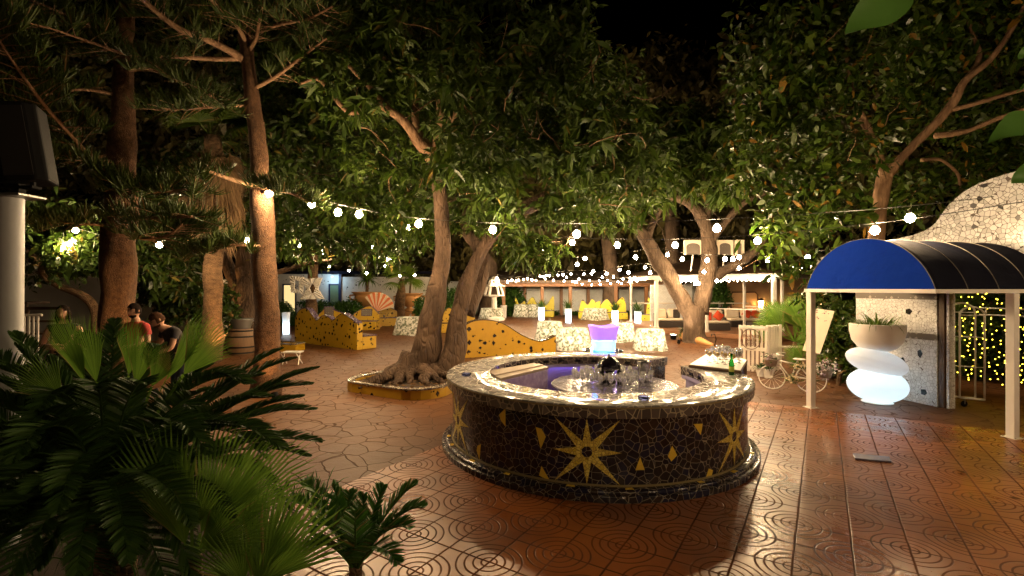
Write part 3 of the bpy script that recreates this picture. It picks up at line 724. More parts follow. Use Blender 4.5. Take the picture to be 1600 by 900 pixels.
a, b = gbars(-.06, .22, .36, .62, 1.75, 'leaf_frame'); gbars(.10, .34, .42, .66, 1.7, 'leaf_frame')
mb = MB(); mb.lathe([(0, -.015), (.05, -.015), (.055, -.01), (.055, .01), (.05, .015), (0, .015)], (0, 0, 0), 18, Matrix.Translation(F(.12, .058, .5)) @ Matrix.Rotation(R(90), 4, 'X')); mb.build('caster', M['black'], g, smooth=True, auto=40)
mb = MB(); mb.box((-.012, -.02, .055), (.012, .02, .16), Matrix.Translation(F(.12, 0, .5))); mb.build('caster_fork', M['zinc'], g)
r = thing('crossbar_rail', 'pair of white horizontal bars spanning the doorway', 'rail', F(1.0, 0, .6))
for zz in (1.72, 1.84): mb = MB(); mb.tube([F(.3, zz, .6), F(1.9, zz, .6)], .012, 8); mb.build('bar', M['white'], r, smooth=True)
for s in (.40, 1.9): mb = MB(); mb.tube([F(s, 1.70 if s < 1 else 0, .6), F(s, 1.86, .6)], .012, 8); mb.build('upright', M['white'], r, smooth=True)
# fairy light strands hanging behind the doorway
fb = None
for k in range(15):
    s = -.80 + k * .115; d = 1.5 + .25 * math.sin(k * 2.1); tp = 2.5; p = F(s, tp, d)
    st = thing('fairy_light_strand', 'strand of yellow fairy lights, number %d' % (k+1), 'fairy lights', p, 'fairy light strands in the doorway')
    st['label'] = 'hanging strand of tiny yellow fairy lights in the doorway beyond the white gate'
    pts = [p + Vector((.05*math.sin(i*.9+k), .05*math.cos(i*1.3+k), -i*.1)) for i in range(22)]
    mb = MB(); mb.tube(pts, .003, 4); mb.build('cable', M['wire'], st)
    for i in range(1, 22, 1 if k % 3 else 2):
        q = pts[i] + Vector((random.uniform(-.07, .07), 0, random.uniform(-.03, .03)))
        if fb is None:
            mb = MB(); mb.ball(q, (.010, .009, .009), 6, 4); fb = mb.build('bulb', M['fairy'], st); fbm = fb.data; f0 = q - p
        else:
            o = bpy.data.objects.new('bulb', fbm); COL.objects.link(o); o.parent = st; o.location = q - p - f0
# stacked glowing lamp with a planted bowl
c = Vector((7.02, 9.35, 0))
sl = thing('stacked_lamp', 'white planter lamp of three stacked stone shapes, the lowest glowing', 'lamp', c)
def stone(name, cx, cz, rx, rz, tx, mat, parent, cut=None):
    mb = MB(); m = Matrix.Rotation(R(tx), 4, 'Y'); mb.ball(c + Vector((cx, 0, cz)), (rx, rx * .9, rz), 48, 24, m); return mb.build(name, mat, parent, smooth=True)
stone('glowing_stone', 0, .335, .505, .33, 5, M['shell'], sl)
stone('middle_stone', -.02, .78, .52, .245, 17, M['shell'], sl)
mb = MB(); mb.lathe([(0, .985), (.16, .99), (.30, 1.05), (.41, 1.19), (.448, 1.36), (.452, 1.50), (.435, 1.515), (.42, 1.50), (.40, 1.44), (0, 1.43)], c + Vector((0, 0, 0)), 48); mb.build('planter_bowl', M['white'], sl, smooth=True, auto=50)
lamp('lamp_bulb', c + Vector((0, 0, .30)), 2.0, (.62, .86, 1.0), sl, .10)
lamp('lamp_bulb', c + Vector((-.03, 0, .72)), .75, (.74, .88, 1.0), sl, .10)
mb = MB(); mb.lathe([(0, .002), (.24, .002), (.26, .012), (.24, .022), (0, .024)], c, 32); mb.build('base_disc', M['white'], sl, smooth=True, auto=40)
mb = MB(); mb.tube([c + Vector((.2, .1, .012)), c + Vector((.42, .35, .01)), c + Vector((.5, .7, .012)), c + Vector((.62, .9, .012))], .008, 6); mb.build('cable', M['wire'], sl, smooth=True)
for z_, r_ in ((.335, .507), (.78, .522)):
    m_ = Matrix.Rotation(R(5 if z_ < .5 else 17), 4, 'Y'); mb = MB(); mb.tube([c + Vector((-.02 if z_ > .5 else 0, 0, z_)) + m_ @ Vector((r_*math.cos(t), r_*.9*math.sin(t), 0)) for t in np.linspace(0, 2*math.pi, 49)], .004, 5, caps=False); mb.build('seam', M['shell'], sl, smooth=True)
# strap leaves in the bowl
def blades(name, c, n, L, w, mat, parent=None, up=(.5, 1.3), droop=1.0, seg=5, rr=.3):
    V = []; Fc = []
    for k in range(n):
        az = random.uniform(0, 6.283); l = L * random.uniform(.6, 1.1); el = random.uniform(*up); hd = Vector((math.cos(az), math.sin(az), 0)); sd = Vector((-hd.y, hd.x, 0))
        p = Vector(c) + hd * rr * random.random(); b = len(V); e = el; st = l / seg
        for i in range(seg + 1):
            t = i / seg; ww = w * (1 - .9 * t ** 2) * (.6 + .4 * min(1, t * 4))
            V += [p - sd * ww, p + sd * ww]
            p = p + (hd * math.cos(e) + Vector((0, 0, math.sin(e)))) * st; e -= droop * (.3 + t) * 2 / seg
        for i in range(seg): Fc.append((b+2*i, b+2*i+1, b+2*i+3, b+2*i+2))
    return raw_mesh(name, [tuple(v) for v in V], Fc, mat, parent, True)
sp = thing('spider_plant', 'grassy green strap-leaved plant in the bowl of the glowing lamp', 'plant', c + Vector((0, 0, 1.43)))
blades('leaves', c + Vector((0, 0, 1.43)), 150, .50, .012, M['leaf_bright'], sp, (.4, 1.4), 1.5, 6, .35)
mb = MB(); mb.lathe([(.398, 1.441), (.2, 1.462), (0, 1.465)], c, 24); mb.build('soil', M['soil'], sp, smooth=True)
# leaning menu board behind the post
s4 = [P(1276, 482, 10.1), P(1304, 486, 9.9), P(1281, 553, 9.6), P(1254, 547, 9.8)]
e = thing('menu_board', 'white menu board tilted on a wooden easel behind the canopy post', 'sign board', (s4[3].x, s4[3].y, 0))
nrm = (s4[1]-s4[0]).cross(s4[3]-s4[0]).normalized()
if nrm.y > 0: nrm = -nrm
mb = MB(); mb.add(s4 + [p - nrm * .025 for p in s4], [(0,1,2,3), (7,6,5,4), (0,4,5,1), (1,5,6,2), (2,6,7,3), (3,7,4,0)]); mb.build('board', M['cushion'], e)
mb = MB()
for k in range(14):
    a, bb = random.uniform(.05, .8), random.uniform(.03, .12) if k < 9 else random.uniform(.2, .28)
    p = lerp(lerp(s4[0], s4[1], a), lerp(s4[3], s4[2], a), bb) + nrm * .003; e1 = (s4[1]-s4[0]).normalized(); e2 = (s4[3]-s4[0]).normalized(); r = random.uniform(.008, .022)
    mb.add([p + e1*r, p + e2*r*.7, p - e1*r*.8, p - e2*r], [(0, 1, 2, 3)])
mb.build('floral_print', plain('print_ink', (.22, .10, .12), .7), e)
mb = MB()
for a in (.3, .75): q = lerp(s4[3], s4[2], a); mb.tube([lerp(s4[0], s4[1], a) - nrm*.035, q - nrm * .035, (q.x, q.y, 0)], .014, 6)
q = (s4[3] + s4[2]) / 2; mb.tube([(s4[0]+s4[1])/2 - nrm*.04, (q.x + .25, q.y + .5, 0)], .014, 6); mb.build('easel', M['plank'], e)

# ------------------------------------------------------------------ white pallet screen, flower bicycle
def pallet(a, b, h, nsl, label, mid=True, logo=False):
    a = Vector((a.x, a.y, 0)); b = Vector((b.x, b.y, 0)); w = (b - a).length; ang = math.atan2((b-a).y, (b-a).x)
    o = thing('pallet_panel', label, 'screen', a); m = rotz(ang, a); n = nsl; sw = w / (n * 1.55)
    for i in range(n):
        x = i * (w - sw) / (n - 1); mb = MB(); mb.bbox((x, 0, .01), (x + sw, .022, h + .01*math.sin(i*3)), .004, m); mb.build('slat', M['white_wood'], o)
    for zz in ((.05, .5*h - .06, h - .13) if mid else (.05, h - .13)):
        mb = MB(); mb.bbox((0, .0225, zz), (w, .10, zz + .09), .004, m); mb.build('rail', M['white_wood'], o)
    for zz in ((h*.5-.05, h - .1) if logo else ()):
        mb = MB(); mb.bbox((0.01, -.0205, zz), (w-.01, -.0005, zz + .09), .004, m); mb.build('rail', M['white_wood'], o)
    return o, m, w
pA, pB, pC_ = S(1154, 579), S(1199, 583), S(1232, 583)
o, m, w = pallet(pA, pB, 1.22, 7, 'white pallet panel carrying a round wire sign, left half of the folded screen', True, True)
sg = thing('round_wire_sign', 'round dark wire sign with three lines of lettering on the white pallet', 'sign', m @ Vector((w*.42, -.03, .86)))
mb = MB(); mb.tube([m @ Vector((w*.44 + .235*math.cos(t), -.035, .86 + .265*math.sin(t))) for t in np.linspace(0, 2*math.pi, 41)], .009, 6, caps=False); mb.build('ring', M['rust'], sg, smooth=True)
def text(body, size, mtx, mat, parent, name='lettering', ext=.004):
    cu = bpy.data.curves.new(name, 'FONT'); cu.body = body; cu.size = size; cu.extrude = ext; cu.align_x = 'CENTER'; cu.align_y = 'CENTER'
    t = bpy.data.objects.new(name, cu); COL.objects.link(t); dg = bpy.context.evaluated_depsgraph_get(); dg.update()
    me = bpy.data.meshes.new_from_object(t.evaluated_get(dg)); bpy.data.objects.remove(t)
    me.transform(mtx); me.transform(Matrix.Translation(-root_loc(parent))); me.materials.clear(); me.materials.append(mat)
    o = bpy.data.objects.new(name, me); COL.objects.link(o); o.parent = parent; return o
for s, zz, sz in (('manda', .95, .15), ('pada', .85, .15), ('toda', .74, .155)):
    text(s, sz, m @ Matrix.Translation((w*.44, -.036, zz)) @ Matrix.Rotation(R(90), 4, 'X'), M['rust'], sg)
pallet(Vector((pB.x + .03, pB.y, 0)), S(1229, 582.5) + Vector((.05, .45, 0)), 1.20, 7, 'white pallet panel with narrow slats, right half of the folded screen')
fr = thing('white_frame', 'plain white timber frame standing at the right end of the pallet screen', 'frame', S(1236, 581) + Vector((0, .5, 0)))
q = fr.location; mb = MB(); mb.bbox((q.x-.04, q.y, 0), (q.x+.04, q.y+.06, 1.2), .004); mb.build('upright', M['white_wood'], fr)
for zz in (.55, 1.12): mb = MB(); mb.bbox((q.x-.35, q.y+.061, zz), (q.x + (.75 if zz < 1 else .05), q.y+.10, zz+.06), .004); mb.build('rail', M['white_wood'], fr)

def flowers(name, c, r, n, mats, parent, sz=.03):
    for mi, mt in enumerate(mats):
        V = []; Fc = []
        for k in range(n // len(mats)):
            p = Vector(c) + Vector((random.gauss(0, .45)*r[0], random.gauss(0, .45)*r[1], random.gauss(0, .45)*r[2]))
            for j in range(5):
                a = Vector((random.gauss(0, 1), random.gauss(0, 1), random.gauss(0, 1) + .4)).normalized(); b2 = a.orthogonal().normalized() * sz * .5; b = len(V)
                V += [p, p + a*sz*.6 + b2, p + a*sz*1.2, p + a*sz*.6 - b2]; Fc.append((b, b+1, b+2, b+3))
        raw_mesh(name, [tuple(v) for v in V], Fc, mt, parent)
cream = plain('cream_petal', (.74, .62, .42), .8); white_p = plain('white_petal', (.76, .72, .66), .8); pink_p = plain('mauve_petal', (.40, .28, .32), .8)
w1 = S(1206, 608) ; w2 = S(1267, 614); hub = .27
by = thing('flower_bicycle', 'white decorative bicycle carrying baskets of cream and mauve flowers', 'bicycle', (w1 + w2) / 2)
def up(p, z): return Vector((p.x, p.y, z))
e = (w2 - w1).normalized(); sd = Vector((-e.y, e.x, 0))
for wp, r in ((w1, .255), (w2, .275)):
    mb = MB(); mb.tube([up(wp, r + .012) + e*r*math.cos(t) + Vector((0, 0, r*math.sin(t))) for t in np.linspace(0, 2*math.pi, 37)], .012, 8, caps=False); wo = mb.build('wheel', M['white'], by, smooth=True)
    mb = MB()
    for k in range(14): t = k*math.pi/7; mb.tube([up(wp, r+.012) + sd*.02*(-1)**k, up(wp, r+.012) + e*r*math.cos(t) + Vector((0, 0, r*math.sin(t)))], .003, 4)
    mb.build('spokes', M['white'], wo)
    mb = MB(); mb.tube([up(wp, r+.012) - sd*.04, up(wp, r+.012) + sd*.04], .02, 10); mb.build('hub', M['white'], wo, smooth=True)
mid = (w1 + w2) / 2
mb = MB()
for path in ([up(w2, .287), up(w2 - e*.30, .32), up(mid, .26)], [up(w1, .267), up(w1 + e*.12, .62), up(w1 + e*.10, .78)], [up(w1 + e*.12, .60), up(mid, .26)], [up(mid, .26), up(w2 - e*.24, .66)], [up(w1 + e*.12, .64), up(w2 - e*.26, .58)], [up(w2, .287), up(w2 - e*.25, .60)]): mb.tube(path, .013, 8)
mb.build('frame', M['white'], by, smooth=True)
mb = MB(); mb.tube([up(w1 + e*.10, .78) + sd*x + e*y for x, y in ((-.26, .14), (-.2, .04), (0, 0), (.2, .04), (.26, .14))], .012, 8); mb.build('handlebar', M['white'], by, smooth=True)
mb = MB(); mb.bbox((-.11, -.06, .665), (.13, .06, .71), .025, rotz(math.atan2(e.y, e.x), up(w2 - e*.22, 0))); mb.build('saddle', M['white'], by, smooth=True)
for nm, cc, r, n, ms, lab in (('flower_basket', up(w1 - e*.02, .66), (.16, .13, .12), 120, [white_p, pink_p, M['leaf_hedge']], 'basket of white and mauve flowers hung on the bicycle handlebar'),
                       ('flower_bunch', up(mid + e*.02, .27) - sd*.1, (.15, .10, .08), 80, [cream, M['leaf_hedge']], 'bunch of cream roses low on the bicycle frame'),
                       ('flower_bunch', up(w2 - e*.18, .56) - sd*.05, (.13, .1, .08), 70, [cream, M['leaf_hedge']], 'bunch of cream flowers on the bicycle saddle'),
                       ('flower_basket', up(w2 + e*.25, .5) + sd*.05, (.24, .16, .17), 220, [pink_p, white_p, M['leaf_hedge']], 'spilling basket of mauve and white blossom behind the bicycle')):
    o = thing(nm, lab, 'flowers', cc); flowers('blossom', cc, r, n, ms, o)
    if nm == 'flower_basket': mb = MB(); mb.lathe([(0, -.16), (.10, -.16), (.14, -.02), (.15, 0), (.14, -.01), (.09, -.14), (0, -.145)], cc, 18); mb.build('basket', M['plank'], o, smooth=True)
for px, py, lab in ((1189, 588, 'small white pot with a dark-leaved plant in front of the pallet screen'), (1200, 590, 'second white pot half hidden behind the bicycle wheel')):
    q = S(px, py); o = thing('potted_plant', lab, 'potted plant', q)
    mb = MB(); mb.lathe([(0, .002), (.085, .002), (.12, .20), (.128, .21), (.128, .225), (.112, .225), (.105, .19), (0, .18)], q, 20); mb.build('pot', M['white'], o, smooth=True, auto=40)
    blades('leaves', q + Vector((0, 0, .2)), 45, .24, .02, M['leaf_cycad'], o, (.3, 1.3), 1.4, 4, .07)
q = S(1322, 600) + Vector((.2, .4, 0)); o = thing('driftwood_log', 'short cut log lying behind the glowing lamp', 'log', q)
mb = MB(); mb.tube([q + Vector((-.45, .1, .17)), q + Vector((-.1, 0, .18)), q + Vector((.3, -.1, .15))], [.13, .15, .14], 14, wob=.25); mb.build('bark', M['bark_grey'], o, smooth=True, auto=60)
# ================================================================== yellow wavy benches, planters
def wavy_bench(label, p0, p1, prof, mat, edge, seat=None, thick=.22, group='yellow mosaic benches', pics=(), seat_h=.45, end_drop=None):
    """p0->p1 foot of the back's front face; prof [(t, height)] smooth profile; seat = depth on the +normal side (negative: towards the camera)"""
    p0 = Vector((p0.x, p0.y, 0)); p1 = Vector((p1.x, p1.y, 0)); w = (p1-p0).length; a = math.atan2((p1-p0).y, (p1-p0).x); m = rotz(a, p0)
    o = thing('wavy_bench', label, 'bench', p0, group)
    pr = [(max(0, min(1, t)) * w, max(h, .2)) for t, h in spline(prof, 7)]
    out = [(0, 0), (w, 0)] + pr[::-1]
    mb = MB(); mb.prism(out, 0, thick, m); mb.build('backrest', mat, o)
    # coping of small dark tiles following the wave
    mb = MB(); vs = []
    for x, z in pr: vs += [m @ Vector((x, -.006, z - .02)), m @ Vector((x, -.006, z + .010)), m @ Vector((x, thick + .006, z + .010)), m @ Vector((x, thick + .006, z - .02))]
    n = len(pr); mb.add(vs, [(i*4+j, i*4+(j+1) % 4, i*4+4+(j+1) % 4, i*4+4+j) for i in range(n-1) for j in range(4)] + [(0, 1, 2, 3), (n*4-1, n*4-2, n*4-3, n*4-4)])
    mb.build('coping', edge, o)
    if seat:
        y0, y1 = (thick + .001, thick + seat) if seat > 0 else (seat, -.001)
        mb = MB(); mb.bbox((0, y0, 0), (w, y1, seat_h), .02, m); mb.build('seat', mat, o)
        mb = MB(); mb.bbox((-.015, y0 + (.013 if seat > 0 else -.02), seat_h + .001), (w + .015, y1 + (.02 if seat > 0 else -.013), seat_h + .05), .012, m); mb.build('seat_edge', edge, o)
    for t, z, sw, sh in pics:
        x = t * w; mb = MB(); mb.box((x - sw/2 - .04, -.008, z - sh/2 - .04), (x + sw/2 + .04, .05, z + sh/2 + .04), m); fo = mb.build('picture_frame', M['purple_edge'], o)
        mb = MB(); mb.box((x - sw/2, -.012, z - sh/2), (x + sw/2, .05, z + sh/2), m); mb.build('tile_picture', M['relief_band'], fo)
    return o
# long scallop-backed bench left of the middle, seen from behind
b = wavy_bench('long yellow bench seen from behind, three humps on its back, beside the glowing white column', S(461, 534), S(558, 547),
    [(0, .95), (.05, 1.22), (.13, 1.38), (.22, 1.38), (.31, 1.12), (.38, .95), (.45, 1.1), (.52, 1.17), (.58, 1.1), (.64, 1.0), (.70, 1.12), (.78, 1.27), (.85, 1.2), (1, .95)], M['yellow_small'], M['purple_edge'], seat=.6)
wavy_bench('yellow bench with two framed tile pictures in its humped back', S(497, 514.5), S(592, 514.5), [(0, .75), (.16, 1.22), (.3, .98), (.55, .75), (.62, .9), (.84, 1.24), (1, .82)], M['yellow_small'], M['purple_edge'], seat=-.55,
    pics=((.18, .93, .42, .5), (.80, .9, .5, .3)))
wavy_bench('short yellow bench with a low hump in front of the terracotta urns', S(588, 509), S(629, 508), [(0, .7), (.35, 1.08), (.6, 1.0), (1, .66)], M['yellow_small'], M['purple_edge'], seat=-.5)
wavy_bench('yellow bench half hidden behind the twin trunks of the big tree', S(686, 519), S(742, 518), [(0, .65), (.25, 1.2), (.5, 1.0), (.8, 1.15), (1, .7)], M['yellow_small'], M['dark_edge'], seat=-.5)
wavy_bench('big yellow wave-shaped bench back sweeping down to the right behind the bar', S(716, 560), S(868.5, 550), [(0, .9), (.14, 1.15), (.30, 1.17), (.45, 1.02), (.62, .66), (.78, .43), (.88, .42), (1, .56)], M['yellow'], M['dark_edge'], seat=.55, seat_h=.28)
for lab, a, bq, pr in (('lemon bench with pointed gables at the left of the arcade', S(804, 494), S(866, 494.5), [(0, .7), (.03, 1.5), (.12, .95), (.25, 1.2), (.3, .95), (.45, 1.5), (.58, .95), (.68, 1.3), (.8, .9), (.97, 1.6), (1, 1)]),
                   ('lemon bench with rounded humps at the middle of the arcade', S(905, 497), S(938, 497.5), [(0, .7), (.15, 1.35), (.4, 1.0), (.6, 1.4), (.8, 1.2), (1, 1.3)]),
                   ('lemon bench behind the white table right of the arcade middle', S(938.5, 498), S(978, 498), [(0, 1.0), (.25, 1.4), (.5, 1.0), (.85, 1.55), (1, 1.1)]),
                   ('lemon bench beside the white lounge post', S(1010, 502), S(1026, 503), [(0, .8), (.2, 1.6), (.6, 1.1), (1, .9)])):
    wavy_bench(lab, a, bq, pr, M['lemon'], M['purple_edge'], seat=-.6, group='lemon benches along the arcade')
# low yellow kerb planter round the big tree
pts = [S(539, 611), S(640, 627), S(690, 622), S(722, 606), (-.6, 12.3), (-2.5, 12.6), S(548, 603)]
pts = [Vector((p[0], p[1], 0)) for p in pts]; cen = sum(pts, Vector()) / len(pts)
def rounded(ps, n=4): return [Vector((x, y, 0)) for x, y in spline([(p.x, p.y) for p in ps] + [(ps[0].x, ps[0].y)], n)[:-1]]
op = []
for i, p in enumerate(pts):
    a, b2 = pts[i-1], pts[(i+1) % len(pts)]; u = (a-p).normalized()*.22; v = (b2-p).normalized()*.22
    op += [p+u, p+u*.35+v*.35, p+v]
def kerb(name, label, op, cen, h, wd, mat, edge, soil=True):
    o = thing(name, label, 'planter', cen); n = len(op); inn = [p + (cen-p).normalized()*wd for p in op]
    mb = MB(); vs = [v for p, q in zip(op, inn) for v in ((p.x, p.y, 0), (p.x, p.y, h), (q.x, q.y, h), (q.x, q.y, 0))]
    mb.add(vs, [(i*4+j, i*4+(j+1) % 4, ((i+1) % n)*4+(j+1) % 4, ((i+1) % n)*4+j) for i in range(n) for j in range(3)]); 
    bmw = mb.build('wall', mat, o)
    mb = MB(); o2 = [p + (p-cen).normalized()*.015 for p in op]; i2 = [p - (p-cen).normalized()*.012 for p in inn]
    vs = [v for p, q in zip(o2, i2) for v in ((p.x, p.y, h+.001), (p.x, p.y, h+.028), (q.x, q.y, h+.028), (q.x, q.y, h+.001))]
    mb.add(vs, [(i*4+j, i*4+(j+1) % 4, ((i+1) % n)*4+(j+1) % 4, ((i+1) % n)*4+j) for i in range(n) for j in range(4)]); mb.build('coping', edge, o)
    if soil: mb = MB(); mb.add([(p.x, p.y, h-.06) for p in inn] + [(cen.x, cen.y, h+.02)], [(i, (i+1) % n, n) for i in range(n)]); mb.build('soil', M['soil'], o, smooth=True)
    return o
kerb('tree_planter', 'low yellow planter with dark chips ringing the foot of the big twin tree', op, cen, .19, .14, M['yellow'], M['bar_edge'])
pc = S(440, 549); kerb('tree_planter', 'low yellow planter corner at the foot of the leaning pine', [pc + Vector((x, y, 0)) for x, y in ((-1.2, .1), (.55, -.15), (.6, .5), (-1.2, 1.2))], pc + Vector((-.3, .5, 0)), .24, .12, M['yellow'], M['bar_edge'])

# ------------------------------------------------------------------ tables with floral cloths
def cloth_table(px, py, h, r, label, lit=0.0):
    c = S(px, py) + Vector((0, r, 0)); o = thing('clothed_table', label, 'table', c, 'round tables under floral cloths')
    n = 72; V = []; ph = random.random() * 6
    for i, (rr, z, f) in enumerate([(0, h, 0), (r * .6, h, 0), (r * .97, h, 0), (r, h - .012, 0), (r * 1.03, h - .05, .1), (r * 1.08, h * .6, .6), (r * 1.15, h * .3, .9), (r * 1.24, .03, 1.15)]):
        for k in range(n):
            th = 2*math.pi*k/n; w = rr * (1 + f * .055 * math.sin(th*11 + ph + .8*math.sin(th*3)) + f*.03*math.sin(th*5+ph))
            V.append((c.x + w*math.cos(th), c.y + w*math.sin(th), z + (.02*math.sin(th*4+ph)*f if i == 7 else 0)))
    Fq = [(i*n+k, i*n+(k+1) % n, (i+1)*n+(k+1) % n, (i+1)*n+k) for i in range(7) for k in range(n)]
    raw_mesh('tablecloth', V, [f[::-1] for f in Fq], M['floral'], o, True)
    mb = MB(); mb.lathe([(.25, 0), (.25, .02), (.04, .05), (.035, h-.02)], c, 12); mb.build('pedestal', M['iron'], o, smooth=True, auto=40)
    mb = MB(); mb.lathe([(0, h+.002), (.05, h+.002), (.055, h+.04), (.03, h+.1), (.045, h+.13), (0, h+.13)], c, 12); tag(mb.build('candle_holder', M['glass'], smooth=True), 'candle glass on the ' + label.split('round table ')[-1].replace('with ', 'table with ', 1) if len(label) < 58 else 'candle glass on the table ' + ' '.join(label.split()[-8:]), 'candle holder')
    if lit: lamp('table_lamp', c + Vector((0, -.1, h*.55)), lit, (1.0, .80, .52), o, .12)
for a in ((1022, 550, .75, .47, 'round table with glowing floral cloth, nearest the forked tree', 13), (975, 536, .76, .46, 'round table with glowing floral cloth right behind the blue ice bucket', 13),
          (899, 549.5, .77, .50, 'round table with bright floral cloth just left of the blue ice bucket', 11), (860, 534, .80, .50, 'round table with floral cloth at the tail of the big yellow wave bench', 8),
          (637, 525, .84, .62, 'round table with grey patterned cloth left of the big tree trunk', 1), (768, 501, .82, .72, 'low round table with floral cloth behind the hump of the yellow wave bench', 8),
          (933, 501, .80, .75, 'round table with floral cloth before the lemon benches at the arcade', 8), (817, 496, .95, .62, 'round table with pale cloth at the left before the gabled lemon bench', 6),
          (833, 496, .95, .62, 'round table with pale cloth at the right before the gabled lemon bench', 6)): cloth_table(*a)

# ------------------------------------------------------------------ glowing white column planters
for i, (px, py, ptop, lab) in enumerate(((447, 523, 488, 'glowing white column lamp at the left, beside the long yellow bench'), (787, 497, 477, 'glowing white column lamp beside the stone lantern'),
        (846, 500.5, 480, 'glowing white column planter before the left lemon bench'), (888, 504, 482, 'glowing white column planter third from the left of the arcade'),
        (961, 505, 485, 'glowing white column planter behind the middle floral tables'), (996.5, 509, 486.5, 'glowing white column planter beside the white lounge post'))):
    c = S(px, py); h = (py - ptop) * c.y / FPX; r = 5.2 * c.y / FPX
    o = thing('column_lamp', lab, 'lamp', c, 'glowing column planters')
    mb = MB(); mb.lathe([(0, .01), (r*.78, .01), (r*.8, .03), (r*.86, h*.5), (r, h*.97), (r*1.02, h), (r*.93, h), (r*.88, h*.93), (0, h*.92)], c, 28, sq=4); mb.build('shell', M['shell'], o, smooth=True, auto=50)
    lamp('lamp_bulb', c + Vector((0, 0, h*.30)), (8 if i == 0 else 30) * r * 2.2, (.66, .88, 1.0), o, .09)
    if i > 1:
        o2 = thing('column_plant', 'green plant in the ' + lab.replace('glowing white ', ''), 'plant', c + Vector((0, 0, h))); blades('leaves', c + Vector((0, 0, h*.93)), 50, .8, .03, M['leaf_hedge'], o2, (.7, 1.5), .8, 4, .15)

# ------------------------------------------------------------------ arcade at the back
ar = thing('arcade', 'brown timber arcade in front of a pale brick wall at the far end', 'arcade', (2, 38, 0))
mb = MB(); mb.box((X(700, 40), 40, 0), (X(1130, 40), 40.3, 2.75)); mb.build('back_wall', M['brick_white'], ar)
mb = MB(); mb.box((X(700, 40), 39.6, 0), (X(1130, 40), 39.99, .32)); mb.build('tiled_plinth', M['white_mosaic'], ar)
for px in (787, 847, 891, 962, 1010): x = X(px, 35.5); mb = MB(); mb.bbox((x-.12, 35.4, 0), (x+.12, 35.64, 2.3), .015); mb.build('post', M['brown_post'], ar)
for px in (820, 877, 919, 986, 1021): x = X(px, 39.2); mb = MB(); mb.bbox((x-.12, 39.1, 0), (x+.12, 39.34, 2.6), .015); mb.build('post', M['brown_post'], ar)
mb = MB(); mb.bbox((X(770, 35.5), 35.38, 2.301), (X(1035, 35.5), 35.66, 2.55), .02); mb.build('front_beam', M['brown_post'], ar)
mb = MB(); mb.prism([(35.0, 2.56), (40.6, 2.78), (40.6, 3.6), (35.0, 2.75)], X(765, 35), X(1045, 35.5), Matrix(((0, 1, 0, 0), (1, 0, 0, 0), (0, 0, 1, 0), (0, 0, 0, 1)))); mb.build('roof', M['dark_wood'], ar)
# left dotted building
hb = thing('dotted_building', 'low white building speckled with dark chips, with blue framed doors', 'building', (X(560, 35), 35, 0))
mb = MB(); mb.box((X(425, 35), 35, 0), (X(531, 35), 35.4, 3.2)); mb.box((X(534, 35), 35, 0), (X(690, 35), 35.3, 3.0)); mb.build('wall', M['dots'], hb)
mb = MB(); mb.box((X(425, 35)-.2, 34.6, 3.21), (X(690, 35)+.2, 35.8, 3.4)); mb.build('roof_edge', M['navy_cloth'], hb)
dk = plain('blue_door_frame', (.012, .018, .06), .5)
mb = MB(); mb.bbox((X(530, 35), 34.9, 0), (X(534, 35), 35.05, 3.2), .01); mb.build('pillar', dk, hb)
for px0, px1, lit, lab in ((444, 461, True, 'lit yellow door'), (516, 529, False, 'greenish glass door')):
    x0, x1 = X(px0, 34.98), X(px1, 34.98); mb = MB(); mb.box((x0 - .1, 34.93, 0), (x0, 34.997, 2.5)); mb.box((x1, 34.93, 0), (x1 + .1, 34.997, 2.5)); mb.box((x0, 34.93, 2.4), (x1, 34.997, 2.5)); d = mb.build('door_frame', dk, hb)
    d['label'] = lab; mb = MB(); mb.box((x0, 34.96, 0), (x1, 34.996, 2.4)); mb.build('door', emitter('lit_door', (1.0, .72, .30), .22) if lit else plain('green_door', (.16, .22, .13), .3), d)
# wall lamp that tints the building blue
wl_ = thing('wall_lamp', 'small bluish lamp under the eave of the dotted building', 'lamp', (X(520, 34.6), 34.5, 3.05)); mb = MB(); mb.lathe([(0, -.1), (.08, -.08), (.1, 0), (0, .02)], wl_.location, 12); mb.build('shade', M['shell'], wl_, smooth=True); lamp('lamp_bulb', wl_.location + Vector((0, -.25, -.2)), 11, (.45, .75, 1.0), wl_, .06)
# left plaster wall
w_ = thing('garden_wall', 'white plastered garden wall behind the people at the left', 'wall', (-16, 18, 0)); mb = MB()
mb.prism([(-26, 0), (-10.7, 0), (-10.7, 2.5), (-12.2, 2.9)] + [(x, z) for x, z in spline([(-13.4, 3.1), (-14.6, 3.15), (-15.6, 2.7), (-17, 2.6), (-19, 3.3), (-26, 3.4)], 5)], 18, 18.3); mb.build('render', M['plaster'], w_)
mb = MB(); mb.bbox((-26, 17.93, 0), (-10.7, 17.995, .25), .01); mb.build('skirting', M['beige'], w_)

# ------------------------------------------------------------------ lounge pavilion at the right back
lg = thing('lounge_pavilion', 'white lounge pavilion with slender posts and a timber deck behind the forked tree', 'pavilion', (9, 23, 0))
mb = MB(); mb.slab([(6.95, 23.6), (10.9, 19.9), (15, 23), (14, 29.6), (6.95, 29.6)], 0, .20); mb.build('deck', M['deck'], lg, bevel=.015)
FL = Vector((7.05, 23.75, 0)); FR = Vector((10.85, 20.15, 0))
posts = [FL, lerp(FL, FR, .47), FR, Vector((X(1163, 24.5), 24.5, 0)), Vector((X(1222, 22.5), 22.5, 0)), Vector((7.1, 29, 0))]
for i, p in enumerate(posts):
    r = .085 if i in (0, 2) else .06; mb = MB(); mb.bbox((p.x-r, p.y-r, .201), (p.x+r, p.y+r, 2.62), .02); mb.bbox((p.x-r*1.4, p.y-r*1.4, .2015), (p.x+r*1.4, p.y+r*1.4, .32), .015); mb.build('post', M['white'], lg)
